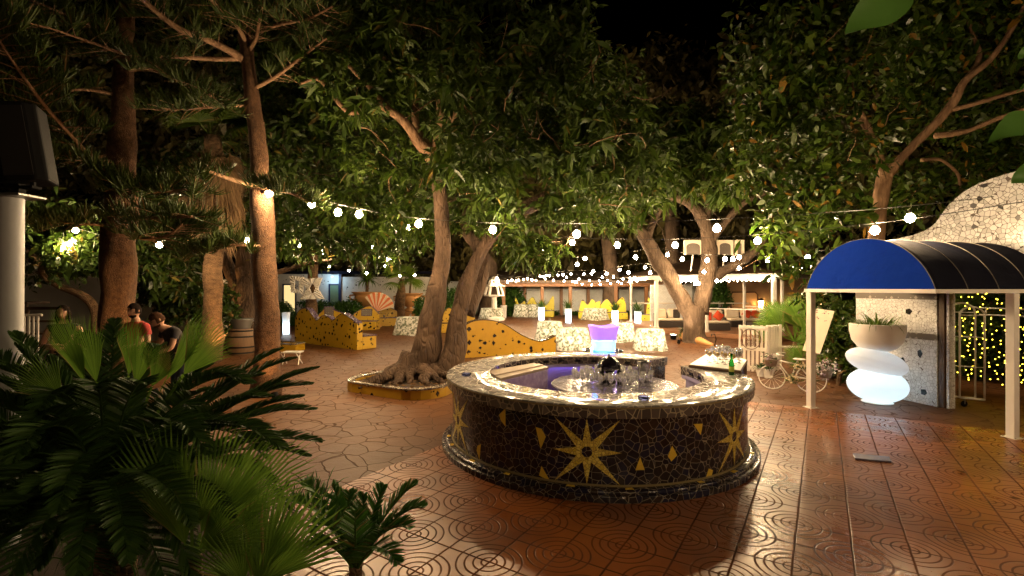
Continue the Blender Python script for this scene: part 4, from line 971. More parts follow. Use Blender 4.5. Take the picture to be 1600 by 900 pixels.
mb = MB(); mb.tube([(FL.x, FL.y, 2.15), (FL.x, FL.y, 2.5), (FL.x - .1, FL.y, 2.66), (FL.x - .45, FL.y, 2.7)], .07, 10); mb.build('down_pipe', M['white'], lg, smooth=True)
mb = MB(); ex = (FR - FL).normalized() * .35
for a, b2 in ((FL - ex, FR + ex), (FR + ex*.5, Vector((14.2, 23.2, 0))), (FL, Vector((7.1, 29.3, 0)))):
    e = (b2 - a).normalized(); n = Vector((-e.y, e.x, 0)) * .07
    mb.slab([tuple((a - n).xy), tuple((b2 - n).xy), tuple((b2 + n).xy), tuple((a + n).xy)], 2.625, 2.80)
mb.build('eave_beam', M['white'], lg)
mb = MB()
for k in range(34):   # scalloped lace under the eave
    p = lerp(FL, FR, (k + .5) / 34); e = (FR-FL).normalized() * .072; mb.add([tuple(p - e + Vector((0, -.075, 2.624))), tuple(p + e + Vector((0, -.075, 2.624))), tuple(p + e*.6 + Vector((0, -.075, 2.53))), tuple(p + Vector((0, -.075, 2.49))), tuple(p - e*.6 + Vector((0, -.075, 2.53)))], [(0, 1, 2, 3, 4)])
lc = mb.build('eave_lace', M['white'], lg); lc.modifiers.new('t', 'SOLIDIFY').thickness = .012
mb = MB(); mb.add([(6.4, 23.4, 2.81), (11.0, 19.3, 2.81), (15.6, 23, 2.81), (14.6, 30, 2.81), (6.4, 30, 2.81), (9.6, 25.2, 3.75), (11.6, 26.0, 3.75)], [(0, 1, 5), (1, 2, 6, 5), (2, 3, 6), (3, 4, 5, 6), (4, 0, 5), (4, 3, 2, 1, 0)]); mb.build('roof', M['dark_wood'], lg)
mb = MB()
for a, b2 in ((lerp(FL, FR, .47), FR), (FL, lerp(FL, FR, .47)), (posts[3], posts[4])):
    if a is FL: continue
    mb.tube([(a.x, a.y, 1.28), (b2.x, b2.y, 1.28)], .03, 6)
mb.tube([(7.1, 28.8, 1.3), (14, 28.8, 1.3)], .04, 6); mb.build('hand_rail', M['white'], lg)
mb = MB(); mb.box((X(1138, 29.2), 29.2, .2), (X(1290, 29.2), 29.4, 2.8)); mb.build('beige_wall', M['beige'], lg)
wa = X(1142, 29.15); mb = MB(); mb.tube([(wa, 29.15, .2), (wa, 29.15, 1.75), (wa+.1, 29.15, 1.95), (X(1180, 29.15), 29.15, 1.95), (X(1184, 29.15), 29.15, 1.8), (X(1184, 29.15), 29.15, .2)], .04, 6); mb.build('door_moulding', M['rust'], lg)
x0 = X(1016, 29.6); mb = MB(); mb.box((x0, 29.45, 0), (X(1080, 29.6), 29.65, 2.4)); mb.build('pale_wall', M['brick_white'], lg)
lp = thing('wall_lantern', 'bright little lantern on the pavilion wall behind the red cushions', 'lamp', (X(1189, 28.9), 28.9, 1.0))
q = lp.location; mb = MB(); mb.lathe([(0, 0), (.12, 0), (.14, .05), (.14, .45), (.05, .55), (0, .56)], q, 12); mb.build('glass_body', shell('lantern_glass', (.9, .75, .5), .7), lp); mb = MB(); mb.lathe([(.15, .45), (.17, .46), (.05, .6), (0, .62)], q, 12); mb.build('cap', M['iron'], lp); mb = MB(); mb.bbox((q.x-.2, q.y-.2, .201), (q.x+.2, q.y+.2, .998), .02); tag(mb.build('side_table', M['white']), 'white pedestal carrying the bright lantern in the pavilion', 'pedestal')
lamp('lamp_bulb', q + Vector((0, 0, .25)), 22, (1.0, .66, .3), lp, .06)
cl = thing('ceiling_lamp', 'warm round lamp under the roof of the lounge pavilion', 'lamp', (9.6, 24.3, 2.5)); q = cl.location
mb = MB(); mb.lathe([(0, 0), (.16, .03), (.2, .12), (.14, .2), (0, .22)], q, 16); mb.build('shade', shell('warm_shade', (.9, .8, .6), .7), cl, smooth=True); lamp('lamp_bulb', q + Vector((0, 0, .1)), 60, (1.0, .66, .32), cl, .08)
mb = MB(); mb.tube([q + Vector((0, 0, .2)), q + Vector((0, 0, .6))], .01, 5); mb.build('cord', M['wire'], cl)
def sofa(label, px0, px1, py, depth, pillows, z=.2, arm=True):
    a, b2 = S(px0, py, z), S(px1, py, z); w = (b2 - a).length; m = rotz(math.atan2((b2-a).y, (b2-a).x), a)
    o = thing('wicker_sofa', label, 'sofa', a); mb = MB(); mb.bbox((0, 0, .0), (w, depth, .33), .03, m); mb.build('base', M['wicker'], o)
    mb = MB(); mb.bbox((0, depth + .002, .0), (w, depth + .15, .72), .03, m); mb.build('backrest', M['wicker'], o)
    mb = MB(); mb.bbox((.03, .03, .332), (w-.03, depth-.18, .45), .05, m); mb.build('seat_cushion', M['cushion'], o, smooth=False)
    n = max(1, round(w / .8))
    for k in range(n):
        mb = MB(); mm = m @ Matrix.Translation(((k+.04)*w/n, depth - .18, .45)) @ Matrix.Rotation(R(-12), 4, 'X'); mb.bbox((0, 0, 0), (w/n*.92, .16, .50), .07, mm); mb.build('back_cushion', M['cushion'], o)
    return o, m, w, depth
def pillow(m, x, y, z, rot, label):
    mm = m @ Matrix.Translation((x, y, z)) @ Matrix.Rotation(R(-18), 4, 'X') @ Matrix.Rotation(R(rot), 4, 'Y'); V = []; n = 12; Fq = []
    for s in (1, -1):
        for i in range(n+1):
            for j in range(n+1):
                u, v = i/n*2-1, j/n*2-1; puff = ((1-u*u)*(1-v*v))**.5; k = .21*(1-.10*(1-min(1, abs(u*v)*1.2+.0))*(abs(u)**4+abs(v)**4)*.5)
                V.append(mm @ Vector((u*k, -s*.085*puff, v*k)))
    for s in range(2):
        for i in range(n):
            for j in range(n): q = [s*(n+1)**2 + a for a in (i*(n+1)+j, (i+1)*(n+1)+j, (i+1)*(n+1)+j+1, i*(n+1)+j+1)]; Fq.append(q if s == 0 else q[::-1])
    tag(raw_mesh('throw_pillow', [tuple(v) for v in V], Fq, M['red'], None, True), label, 'pillow', 'red pillows on the wicker sofas')
o, m, w, dp = sofa('dark wicker sofa with cream cushions left of the forked trunk', 1030, 1070, 512, .85, 0)
mb = MB(); mb.bbox((.9, dp-.3, .46), (1.25, dp-.2, .9), .03, m); tag(mb.build('dark_pillow', M['wicker']), 'dark pillow on the sofa left of the forked trunk', 'pillow')
o, m, w, dp = sofa('dark wicker sofa with two red pillows right beside the forked trunk', 1104, 1142, 516.5, .85, 2)
pillow(m, .25, dp-.32, .66, 10, 'red pillow standing square next to the forked trunk'); pillow(m, .78, dp-.34, .66, 40, 'red pillow turned on its corner in the middle sofa')
o, m, w, dp = sofa('dark wicker sofa with two red pillows at the right end of the pavilion', 1142, 1192, 511.5, .85, 2)
pillow(m, 1.05, dp-.36, .68, 35, 'left red pillow of the pair on the right-hand sofa'); pillow(m, 1.5, dp-.34, .66, 30, 'right red pillow of the pair on the right-hand sofa')
t_ = thing('wicker_table', 'low dark wicker coffee table on the lounge deck', 'table', S(1165, 512, .2) ); q = t_.location; mb = MB(); mb.bbox((q.x-.1, q.y-.9, .2), (q.x+.8, q.y-.3, .52), .02); mb.build('body', M['wicker'], t_); mb = MB(); mb.bbox((q.x-.14, q.y-.94, .521), (q.x+.84, q.y-.26, .55), .01); mb.build('tabletop', M['dark_wood'], t_)
# carved white screens above the pavilion
for px0, px1, lab in ((1069, 1098, 'carved cream arch panel above the pavilion, left of the three'), (1121, 1146, 'carved cream arch panel above the pavilion, middle of the three'), (1149, 1163, 'narrow carved cream arch panel above the pavilion, right of the three')):
    Y = 20.0; x0, x1, z0, z1 = X(px0, Y), X(px1, Y), Z(398, Y), Z(375, Y); o = thing('carved_panel', lab, 'ornamental panel', (x0, Y, z0))
    cxm = (x0+x1)/2; r = (x1-x0)/2 - .09
    outl = [(x0, z0), (x0, z1), (x1, z1), (x1, z0), (cxm + r, z0)] + [(cxm + r*math.cos(t), z1 - .12 - r*.55 + r*.55*math.sin(t)) for t in np.linspace(0, math.pi, 14)] + [(cxm - r, z0)]
    mb = MB(); mb.prism(outl[::-1], Y, Y + .08); mb.build('frame', M['cushion'], o)
    mb = MB(); mb.box((x0 + .05, Y + .05, z0 + .01), (x1 - .05, Y + .075, z1 - .05)); mb.build('lattice', M['relief_band'], o)
    mb = MB(); mb.tube([(cxm, Y + .06, z0), (cxm, Y + .3, 2.9)], .03, 6); mb.build('bracket', M['white'], o)

# ------------------------------------------------------------------ garden ornaments in the left middle
def urn(px, py, top, label, ped=True):
    c = S(px, py); h = (py - top) * c.y / FPX; o = thing('terracotta_urn', label, 'urn', c); k = h
    z0 = .42 * k if ped else .0
    if ped:
        mb = MB(); mb.bbox((c.x-.26*k, c.y-.26*k, 0), (c.x+.26*k, c.y+.26*k, .34*k), .02); mb.bbox((c.x-.32*k, c.y-.32*k, .341*k), (c.x+.32*k, c.y+.32*k, .40*k), .015); mb.build('pedestal', M['terracotta'], o)
    pr = [(0, .0), (.26, .0), (.26, .06), (.10, .14), (.09, .2), (.15, .25), (.30, .45), (.37, .68), (.36, .82), (.42, .93), (.46, .97), (.46, 1.0), (.38, 1.0), (.33, .85), (0, .8)]
    hh = k - z0; mb = MB(); mb.lathe([(r*k*.98, z0 + z*hh) for r, z in pr], c, 28); mb.build('bowl', M['terracotta'], o, smooth=True, auto=45)
    for s in (-1, 1): mb = MB(); mb.tube([(c.x+s*.35*k, c.y, z0+.85*hh), (c.x+s*.52*k, c.y, z0+.8*hh), (c.x+s*.5*k, c.y, z0+.6*hh), (c.x+s*.34*k, c.y, z0+.58*hh)], .03*k, 8); mb.build('handle', M['terracotta'], o, smooth=True)
    return c, k
c, k = urn(573, 507, 456, 'terracotta urn with a leafy plant behind the orange shell'); 
o = thing('urn_plant', 'leafy plant with a stout stem in the left terracotta urn', 'plant', c + Vector((0, 0, k))); mb = MB(); mb.tube([c + Vector((0, 0, k*.85)), c + Vector((.05, 0, k*1.35))], .1, 8); mb.build('stem', M['bark_palm'], o); blades('leaves', c + Vector((.05, 0, k*1.35)), 130, 1.0, .05, M['leaf_bright'], o, (-.2, 1.4), 1.2, 4, .2)
c, k = urn(640, 505, 458, 'terracotta urn on a pedestal holding a yellow-green palm, left of the big tree')
o = thing('urn_plant', 'yellow-green spiky palm in the urn beside the big tree', 'plant', c + Vector((0, 0, k))); mb = MB(); mb.tube([c + Vector((0, 0, k*.85)), c + Vector((.08, 0, k*1.5))], .06, 8); mb.build('stem', M['bark_palm'], o); blades('leaves', c + Vector((.08, 0, k*1.5)), 110, 1.1, .035, M['leaf_bright'], o, (-.4, 1.4), 1.3, 5, .1)
# orange and white shell fan
c = Vector((X(588, 27.5), 27.5, Z(487, 27.5))); o = thing('shell_fan', 'big orange and white striped shell fan rising behind the yellow bench', 'ornament', (c.x, c.y, 0))
orange = plain('orange_enamel', (.62, .16, .05), .4); cr = plain('cream_enamel', (.72, .58, .42), .4)
for k in range(13):
    a0 = R(128) - k * R(112) / 13; a1 = a0 - R(112) / 13; mb = MB(); rr = 1.0 + .06 * math.sin(k * .24)
    pts = [(c.x, c.z)] + [(c.x + rr*math.cos(t)*(1 + .04*math.sin((t-a1)/(a0-a1)*math.pi)), c.z + rr*math.sin(t)*(1 + .04*math.sin((t-a1)/(a0-a1)*math.pi))) for t in np.linspace(a1, a0, 6)]
    mb.prism(pts, c.y - (.05 if k % 2 else .02), c.y + .08); mb.build('rib', orange if k % 2 else cr, o)
mb = MB(); mb.lathe([(0, 0), (.3, 0), (.22, .15), (.12, .3), (.08, c.z - .02), (0, c.z)], (c.x, c.y + .03, 0), 16); mb.build('stand', M['terracotta'], o, smooth=True)
# pair of ruffled white frames hung on the palm trunk
Y = 24.0; o = thing('ruffled_frame', 'square ruffled white frame hanging left of the palm trunk', 'decoration', (X(470, Y), Y, Z(445, Y)))
def ruffle(out, hole, parent, nm):
    mb = MB(); n = len(out); vs = []
    for k in range(n):
        for p, yy in ((out[k], 0), (hole[k], 0)): vs.append((X(p[0], Y), Y - .06 * (k % 2), Z(p[1], Y)))
    for k in range(n):
        for p in (out[k], hole[k]): vs.append((X(p[0], Y), Y + .12 - .06 * (k % 2), Z(p[1], Y)))
    fs = []
    for k in range(n):
        a, b2 = 2*k, 2*((k+1) % n); fs += [(a, a+1, b2+1, b2), (2*n+b2, 2*n+b2+1, 2*n+a+1, 2*n+a), (a, b2, 2*n+b2, 2*n+a), (a+1, 2*n+a+1, 2*n+b2+1, b2+1)]
    mb.add(vs, fs); return mb.build(nm, M['plaster'], parent)
def dens(poly, m): 
    r = []; n = len(poly)
    for i in range(n):
        for t in range(m): r.append(tuple(poly[i][j] + (poly[(i+1) % n][j] - poly[i][j]) * t / m for j in (0, 1)))
    return r
ruffle(dens([(453, 431), (474, 433), (473, 459), (455, 457)], 8), dens([(460, 438), (468, 439), (467, 452), (460, 451)], 8), o, 'ruffle')
o = thing('ruffled_frame', 'hourglass ruffled white frame with a diamond opening on the palm trunk', 'decoration', (X(488, Y), Y, Z(450, Y)))
ruffle(dens([(470, 436), (503, 434), (496.5, 451), (506, 467), (468, 468), (479.5, 452)], 6), dens([(486, 444), (490, 444), (493, 450), (490, 458), (486, 458), (483, 450)], 6), o, 'ruffle')
# stone pagoda lantern
c = Vector((X(772, 33), 33, 0)); o = thing('stone_lantern', 'white pagoda-shaped stone lantern with pierced tiers behind the yellow wave bench', 'lantern', c); k = 33 / FPX
mb = MB(); mb.lathe([(0, 0), (16*k, 0), (16*k, 4*k), (5*k, 7*k), (4.2*k, 9*k), (4.2*k, 36*k), (9*k, 38*k), (0, 38*k)], c, 6); mb.build('pedestal', M['white'], o)
mb = MB(); mb.lathe([(0, 38*k), (16*k, 38*k), (16*k, 40*k), (0, 40*k)], c, 6); mb.build('tier_floor', M['white'], o)
for z0, z1, rr in ((40, 53, 13), (57, 63, 7)):
    for q in range(6): a = q*math.pi/3; mb = MB(); mb.tube([c + Vector((rr*k*math.cos(a)*1.1, rr*k*math.sin(a)*1.1, z0*k)), c + Vector((rr*k*math.cos(a)*.8, rr*k*math.sin(a)*.8, z1*k))], 2.1*k, 6); mb.build('strut', M['white'], o)
for z0, r0, r1 in ((53, 19, 8), (63, 11, 1.2)): mb = MB(); mb.lathe([(0, z0*k), (r0*k, z0*k+.02), (r0*.7*k, (z0+2.5)*k), (r1*k, (z0+(5 if r1 > 2 else 6))*k), (0, (z0+6)*k)], c, 6); mb.build('roof', M['white'], o)
# fallen amphora at the forked tree, curled iron hooks
a, b2 = S(1066, 532), S(1112, 540); o = thing('fallen_amphora', 'terracotta amphora lying on its side at the foot of the forked tree', 'amphora', (a + b2) / 2); ln = (b2 - a).length
mm = Matrix.Translation((a.x, a.y - .1, .22)) @ Matrix.Rotation(math.atan2((b2-a).y, (b2-a).x), 4, 'Z') @ Matrix.Rotation(R(96), 4, 'Y')
mb = MB(); mb.lathe([(0, .02), (.12, .03), (.20, .0), (.23, .02), (.19, .1), (.25, .25), (.25, .5), (.18, .85), (.07, ln), (0, ln*1.02)], (0, 0, 0), 24, mm); mb.build('body', M['terracotta'], o, smooth=True, auto=50)
for q, s in ((a + Vector((-.1, -.2, 0)), 1), (b2 + Vector((.05, -.1, 0)), -1)): mb = MB(); mb.tube([(q.x, q.y, 0), (q.x - .08*s, q.y, .25), (q.x - .02*s, q.y, .45), (q.x + .1*s, q.y, .45), (q.x + .1*s, q.y, .36)], .02, 6); mb.build('iron_hook', M['iron'], o, smooth=True)
o = thing('amphora_plant', 'green herb growing out of the mouth of the fallen amphora', 'plant', a); blades('leaves', a + Vector((.1, -.15, .3)), 70, .5, .03, M['leaf_hedge'], o, (-.2, 1.4), 1.0, 4, .15)
c = S(1052, 531); o = thing('garden_spotlight', 'small round spotlight on the ground left of the fallen amphora', 'spotlight', c); mb = MB(); mb.lathe([(0, .02), (.10, .02), (.12, .1), (.13, .22), (.11, .22), (0, .17)], c, 16); mb.build('housing', M['black'], o, smooth=True, auto=40); mb = MB(); mb.lathe([(.115, .221), (0, .235)], c, 16); mb.build('lens', emitter('white_lens', (1, .85, .6), 12), o)
# red pot plant behind the trunks
c = S(722, 497); o = thing('potted_shrub', 'leafy shrub in a red pot between the big tree and the stone lantern', 'potted plant', c); mb = MB(); mb.lathe([(0, .01), (.4, .01), (.52, .7), (.58, .72), (.58, .82), (.48, .82), (0, .7)], c, 20); mb.build('pot', M['red_pot'], o, smooth=True, auto=40)
mb = MB(); mb.tube([c + Vector((0, 0, .7)), c + Vector((.1, 0, 1.7))], .05, 6); mb.build('stem', M['bark_limb'], o); blades('leaves', c + Vector((.05, 0, 1.5)), 160, 1.1, .07, M['leaf_hedge'], o, (-.3, 1.5), 1.3, 4, .6)
# wine barrel with an ice tub, left
c = S(378, 553); k = c.y / FPX; o = thing('wine_barrel', 'oak wine barrel standing left of the leaning pine', 'barrel', c); h = 40*k; r = 21*k
mb = MB(); mb.lathe([(0, .0), (r*.84, .0), (r*.95, h*.25), (r, h*.5), (r*.95, h*.75), (r*.84, h), (r*.78, h), (r*.78, h-.03), (0, h-.03)], c, 28); mb.build('staves', M['barrel'], o, smooth=True, auto=50)
for t in (.08, .3, .7, .92): rr = r*(1 - .16*abs(2*t-1)**2) + .006; mb = MB(); mb.lathe([(rr-.01, h*t-.025), (rr, h*t-.025), (rr, h*t+.025), (rr-.01, h*t+.025)], c, 28); mb.build('hoop', M['iron'], o, smooth=True, auto=40)
o = thing('zinc_tub', 'zinc tub standing on the wine barrel', 'tub', c + Vector((0, 0, h))); mb = MB(); mb.lathe([(0, h+.002), (.26, h+.002), (.34, h+.3), (.36, h+.31), (.35, h+.325), (.32, h+.3), (.24, h+.03), (0, h+.03)], c, 24); mb.build('body', M['zinc'], o, smooth=True, auto=40)
for s in (-1, 1): mb = MB(); mb.tube([c + Vector((s*.34, 0, h+.26)), c + Vector((s*.42, 0, h+.24)), c + Vector((s*.41, 0, h+.16)), c + Vector((s*.31, 0, h+.14))], .012, 6); mb.build('handle', M['zinc'], o, smooth=True)
# tall table, slatted chair at the far left; folding stool under the pine
c = Vector((X(48, 14.5), 14.5, 0)); o = thing('tall_table', 'dark tall table against the white garden wall', 'table', c); mb = MB(); mb.bbox((c.x-.55, c.y-.35, 1.72), (c.x+.25, c.y+.35, 1.80), .01); mb.build('tabletop', M['dark_wood'], o)
for s in (-.45, .15): mb = MB(); mb.bbox((c.x+s-.03, c.y-.3, 0), (c.x+s+.03, c.y-.24, 1.719), .004); mb.build('leg', M['dark_wood'], o)
c = Vector((X(75, 13.5), 13.5, 0)); o = thing('bar_chair', 'high dark chair with a plain top rail near the white wall', 'chair', c)
for s in (-.55, .55):
    mb = MB(); mb.bbox((c.x+s-.025, c.y-.025, 0), (c.x+s+.025, c.y+.025, 1.66), .004); mb.build('leg', M['dark_wood'], o); mb = MB(); mb.bbox((c.x+s-.025, c.y-.5, 0), (c.x+s+.025, c.y-.45, .95), .004); mb.build('leg', M['dark_wood'], o)
mb = MB(); mb.bbox((c.x-.58, c.y-.52, .951), (c.x+.58, c.y+.03, 1.0), .01); mb.build('seat', M['dark_wood'], o); mb = MB(); mb.bbox((c.x-.6, c.y-.03, 1.6), (c.x+.6, c.y+.02, 1.68), .008); mb.bbox((c.x-.6, c.y-.02, 1.25), (c.x+.6, c.y+.012, 1.31), .008); mb.build('back_rail', M['dark_wood'], o)
c = Vector((X(28, 12), 12, 0)); o = thing('slatted_chair', 'white slatted garden chair behind the fan palm at the left', 'chair', c)
for k in range(6): mb = MB(); mb.bbox((c.x-.1+k*.11, c.y, .42), (c.x-.05+k*.11, c.y+.03, 1.5), .004); mb.build('slat', M['white'], o)
mb = MB(); mb.bbox((c.x-.12, c.y-.5, .38), (c.x+.56, c.y+.04, .42), .008); mb.build('seat', M['white'], o); mb = MB(); mb.bbox((c.x-.14, c.y-.01, 1.501), (c.x+.58, c.y+.04, 1.56), .006); mb.build('top_rail', M['white'], o)
for sx in (-.1, .54):
    for sy in (-.46, .02): mb = MB(); mb.bbox((c.x+sx-.02, c.y+sy-.02, 0), (c.x+sx+.02, c.y+sy+.02, .379), .003); mb.build('leg', M['white'], o)
c = S(455, 570); o = thing('folding_stool', 'small pale folding stool at the foot of the leaning pine', 'stool', c)
mb = MB(); mb.bbox((c.x-.28, c.y-.02, .33), (c.x+.24, c.y+.3, .37), .008); mb.build('seat', M['plaster'], o)
for s in (-.25, .2): mb = MB(); mb.tube([(c.x+s, c.y, 0), (c.x+s-.06, c.y+.28, .33)], .014, 6); mb.tube([(c.x+s, c.y+.28, 0), (c.x+s-.06, c.y, .33)], .014, 6); mb.build('leg', M['white'], o)
# ================================================================== trees
def limb_world(pts, n=7):
    """[(px,py,Y,radius px)] -> smooth world points and radii"""
    sp = spline(pts, n); return [P(a, b, c) for a, b, c, d in sp], [max(.004, d * c / FPX / math.sqrt(1 + ((a - 800) / FPX) ** 2)) for a, b, c, d in sp]
def add_limb(name, pts, mat, parent, sides=12, wob=.18, n=7):
    w, r = limb_world(pts, n); mb = MB(); mb.tube(w, r, sides, wob=wob)
    if wob:
        for i, v in enumerate(mb.v):
            q = Vector(v); d = noise.noise_vector(q * 2.2) * r[min(i // sides, len(r)-1)] * .22; mb.v[i] = tuple(q + d)
    return mb.build(name, mat, parent, smooth=True)
def leaf_batch(C, Dir, L, Wd, droop=.5, stations=(0, .35, .7, 1.0), widths=(.12, 1, .75, .04), fold=0.0):
    """C (n,3) leaf bases, Dir (n,3) unit directions -> vertex and quad arrays"""
    n = len(C); rnd = RNG.normal(size=(n, 3)); side = np.cross(Dir, rnd); side /= np.linalg.norm(side, axis=1, keepdims=True) + 1e-9
    side[:, 2] *= .55; side /= np.linalg.norm(side, axis=1, keepdims=True) + 1e-9
    m = len(stations); V = np.zeros((n, m, 2, 3))
    for i, (t, w) in enumerate(zip(stations, widths)):
        p = C + Dir * (L[:, None] * t); p[:, 2] -= droop * L * t * t
        V[:, i, 0] = p - side * (Wd * w * .5)[:, None]; V[:, i, 1] = p + side * (Wd * w * .5)[:, None]
    base = (np.arange(n) * m * 2)[:, None]
    Fq = np.concatenate([base + np.array([[2*i, 2*i+1, 2*i+3, 2*i+2]]) for i in range(m-1)], axis=1).reshape(-1, 4)
    return V.reshape(-1, 3), Fq
def lobe_points(lobes, n, hollow=.45):
    """lobes [(px,py,Y,rx px,ry px,depth m)] -> n points, denser towards the outside, uneven edges"""
    vol = np.array([l[3]*l[4] * (l[2]/FPX)**2 * max(l[5], .3) for l in lobes]) ** .8; cnt = RNG.multinomial(n, vol / vol.sum()); out = []
    for l, k in zip(lobes, cnt):
        c = P(l[0], l[1], l[2]); s = l[2] / FPX; d = RNG.normal(size=(k, 3)); d /= np.linalg.norm(d, axis=1, keepdims=True)
        r = (hollow**3 + (1 - hollow**3) * RNG.random(k)) ** (1/3)
        lump = np.array([noise.noise(Vector((d[i, 0]*2.3 + c.x, d[i, 1]*2.3 + c.y, d[i, 2]*2.3 + c.z))) for i in range(k)])
        r = r * (1 + .38 * lump); p = d * r[:, None] * np.array([l[3]*s, l[5], l[4]*s]); out.append(p + np.array(c))
    A = np.concatenate(out)
    g = np.array([noise.noise(Vector(p * 1.15)) + .5*noise.noise(Vector(p * 2.7)) for p in A]); return A[g > -.15]
def clear(A, zmin=2.4):
    """keep leaves out of the camera's own air and above heads"""
    d = np.linalg.norm(A - np.array([0, 0, CAM_H]), axis=1); return A[(d > 3.2) & (A[:, 2] > zmin)]
def crown(name, lobes, n, mat, parent, per=7, L=.2, W=.055, droop=.5, kind='whorl', zmin=2.4, hollow=.45):
    A = clear(lobe_points(lobes, n, hollow), zmin); k = len(A)
    C = np.repeat(A, per, axis=0); ax = RNG.normal(size=(k, 3)) * .5 + np.array([0, 0, .35]); ax /= np.linalg.norm(ax, axis=1, keepdims=True)
    rd = RNG.normal(size=(k*per, 3)); axr = np.repeat(ax, per, axis=0); rd -= axr * (rd * axr).sum(1, keepdims=True) * (.9 if kind == 'whorl' else .2)
    rd /= np.linalg.norm(rd, axis=1, keepdims=True); D = rd + axr * (.35 if kind == 'whorl' else .25); D /= np.linalg.norm(D, axis=1, keepdims=True)
    if kind != 'whorl': C = C + RNG.normal(size=C.shape) * L * .8
    ln = L * RNG.uniform(.65, 1.25, k*per) * np.repeat(np.clip(RNG.normal(1, .28, k), .5, 1.7), per)
    V, Fq = leaf_batch(C, D, ln, W * ln / L, droop, *(((0, .35, .7, 1.0), (.12, 1, .75, .04)) if kind == 'whorl' else ((0, .4, .75, 1.0), (.15, 1, .8, .06))))
    return raw_mesh(name, V, Fq, mat, parent, True)
def twigs(lobes, n, mat, parent, ln=1.0, rad=.012, zmin=2.5):
    A = clear(lobe_points(lobes, n, .2), zmin); mb = MB()
    for p in A:
        d = Vector((random.gauss(0, 1), random.gauss(0, 1), random.gauss(.3, .6))).normalized(); q = Vector(p); pts = [q]
        for i in range(4): d = (d + Vector((random.gauss(0, .3), random.gauss(0, .3), random.gauss(0, .3)))).normalized(); pts.append(pts[-1] + d * ln / 4 * random.uniform(.6, 1.2))
        mb.tube(pts, [rad, rad*.9, rad*.7, rad*.5, rad*.3], 4, caps=False)
    return tag(mb.build('twigs', mat, parent, smooth=True), kind='stuff')

# --- the big twin-trunked tree beside the bar
big = thing('broadleaf_tree', 'big twin-trunked tree with mango-like leaves growing from the yellow planter by the bar', 'tree', S(668, 590))
add_limb('trunk', [(655, 604, 11.0, 36), (658, 580, 11.0, 27), (665, 550, 11.0, 21), (675, 500, 11.0, 16.5), (685, 440, 11.0, 14.5), (692, 385, 11.0, 12.5), (690, 330, 11.0, 11), (684, 280, 11.0, 10), (676, 245, 11.0, 9)], M['bark_main'], big, 20, .3)
add_limb('trunk', [(700, 604, 11.1, 27), (706, 565, 11.1, 20), (713, 520, 11.2, 16.5), (722, 470, 11.3, 14), (736, 425, 11.4, 11.5), (756, 385, 11.5, 10), (790, 345, 11.5, 11), (850, 310, 11.3, 9), (892, 284, 11.2, 8), (940, 250, 11, 6)], M['bark_main'], big, 18, .3)
add_limb('limb', [(728, 490, 11.5, 14), (748, 440, 11.8, 12.5), (755, 400, 12, 10), (730, 360, 12.2, 9), (735, 300, 12.3, 7)], M['bark_main'], big, 12)
for pts in ([(676, 248, 11, 11), (655, 222, 10.9, 9), (640, 200, 10.7, 8), (612, 175, 10.5, 6.5), (580, 160, 10.2, 5.5), (545, 175, 10, 4), (500, 125, 9.8, 3.5), (470, 130, 9.6, 2)],
            [(678, 250, 11, 10), (684, 220, 11, 8.5), (690, 180, 11, 8), (686, 120, 11.2, 6), (700, 40, 11.5, 5), (710, -40, 11.8, 4)],
            [(680, 245, 11, 8), (652, 200, 11.2, 7), (650, 150, 11.4, 5.5), (660, 60, 11.6, 4), (665, -10, 11.8, 3)],
            [(612, 175, 10.5, 5), (572, 130, 10.4, 4), (540, 95, 10.3, 3), (520, 60, 10.2, 2)],
            [(690, 200, 11, 6), (740, 150, 10.8, 5), (800, 110, 10.5, 4), (850, 60, 10.3, 3)],
            [(850, 310, 11.3, 6), (880, 230, 11, 5), (900, 150, 10.8, 4), (930, 90, 10.6, 2.5)]): add_limb('limb', pts, M['bark_limb'], big, 9)
for k in range(13):   # surface roots
    a = -3.0 + k * .25 + random.uniform(-.1, .1); L = random.uniform(.5, 1.3); c = S(665, 588); c = Vector((c.x, 11.0, .1)); d = Vector((math.cos(a), math.sin(a) * .8, 0)); s = Vector((-d.y, d.x, 0))
    pts = [c + d*.16 + Vector((0, 0, .62)), c + d*.30 + Vector((0, 0, .36)), c + d*(.36 + L*.3) + s*random.uniform(-.1, .1) + Vector((0, 0, .22)), c + d*(.34 + L*.6) + s*random.uniform(-.2, .2) + Vector((0, 0, .12)), c + d*(.28 + L) + Vector((0, 0, .0))]
    sp = spline([(*p, r) for p, r in zip(pts, random.choice(((.15, .15, .11, .08, .03), (.11, .10, .07, .05, .02), (.13, .16, .12, .10, .05))))], 5); mb = MB(); mb.tube([p[:3] for p in sp], [p[3] for p in sp], 12, wob=.4); mb.v = [tuple(Vector(v) + noise.noise_vector(Vector(v)*3.1)*.05 + noise.noise_vector(Vector(v)*9)*.018) for v in mb.v]; mb.build('root', M['bark_main'], big, smooth=True)
lob = [(760, 250, 9.6, 90, 70, 1.2), (870, 200, 9.8, 90, 80, 1.2), (740, 120, 9.6, 110, 80, 1.3), (870, 90, 10.2, 85, 72, 1.3), (650, 60, 10.2, 110, 80, 1.3), (560, 130, 10.5, 80, 70, 1.2), (945, 200, 10.6, 65, 65, 1.2),
       (800, 330, 10.4, 70, 45, 1.0), (900, 300, 10.6, 70, 50, 1.0), (770, 20, 10.5, 120, 50, 1.3), (560, 30, 10.8, 90, 60, 1.2), (590, 240, 11.5, 60, 50, 1.0), (740, 330, 12.2, 60, 50, .9), (720, 200, 12.5, 120, 100, 1.4), (880, 170, 12.6, 130, 120, 1.4), (660, 330, 12.8, 50, 60, .8), (830, 390, 13.0, 55, 28, .9), (560, 330, 13.5, 60, 50, .9), (990, 270, 11.6, 70, 60, 1.0)]
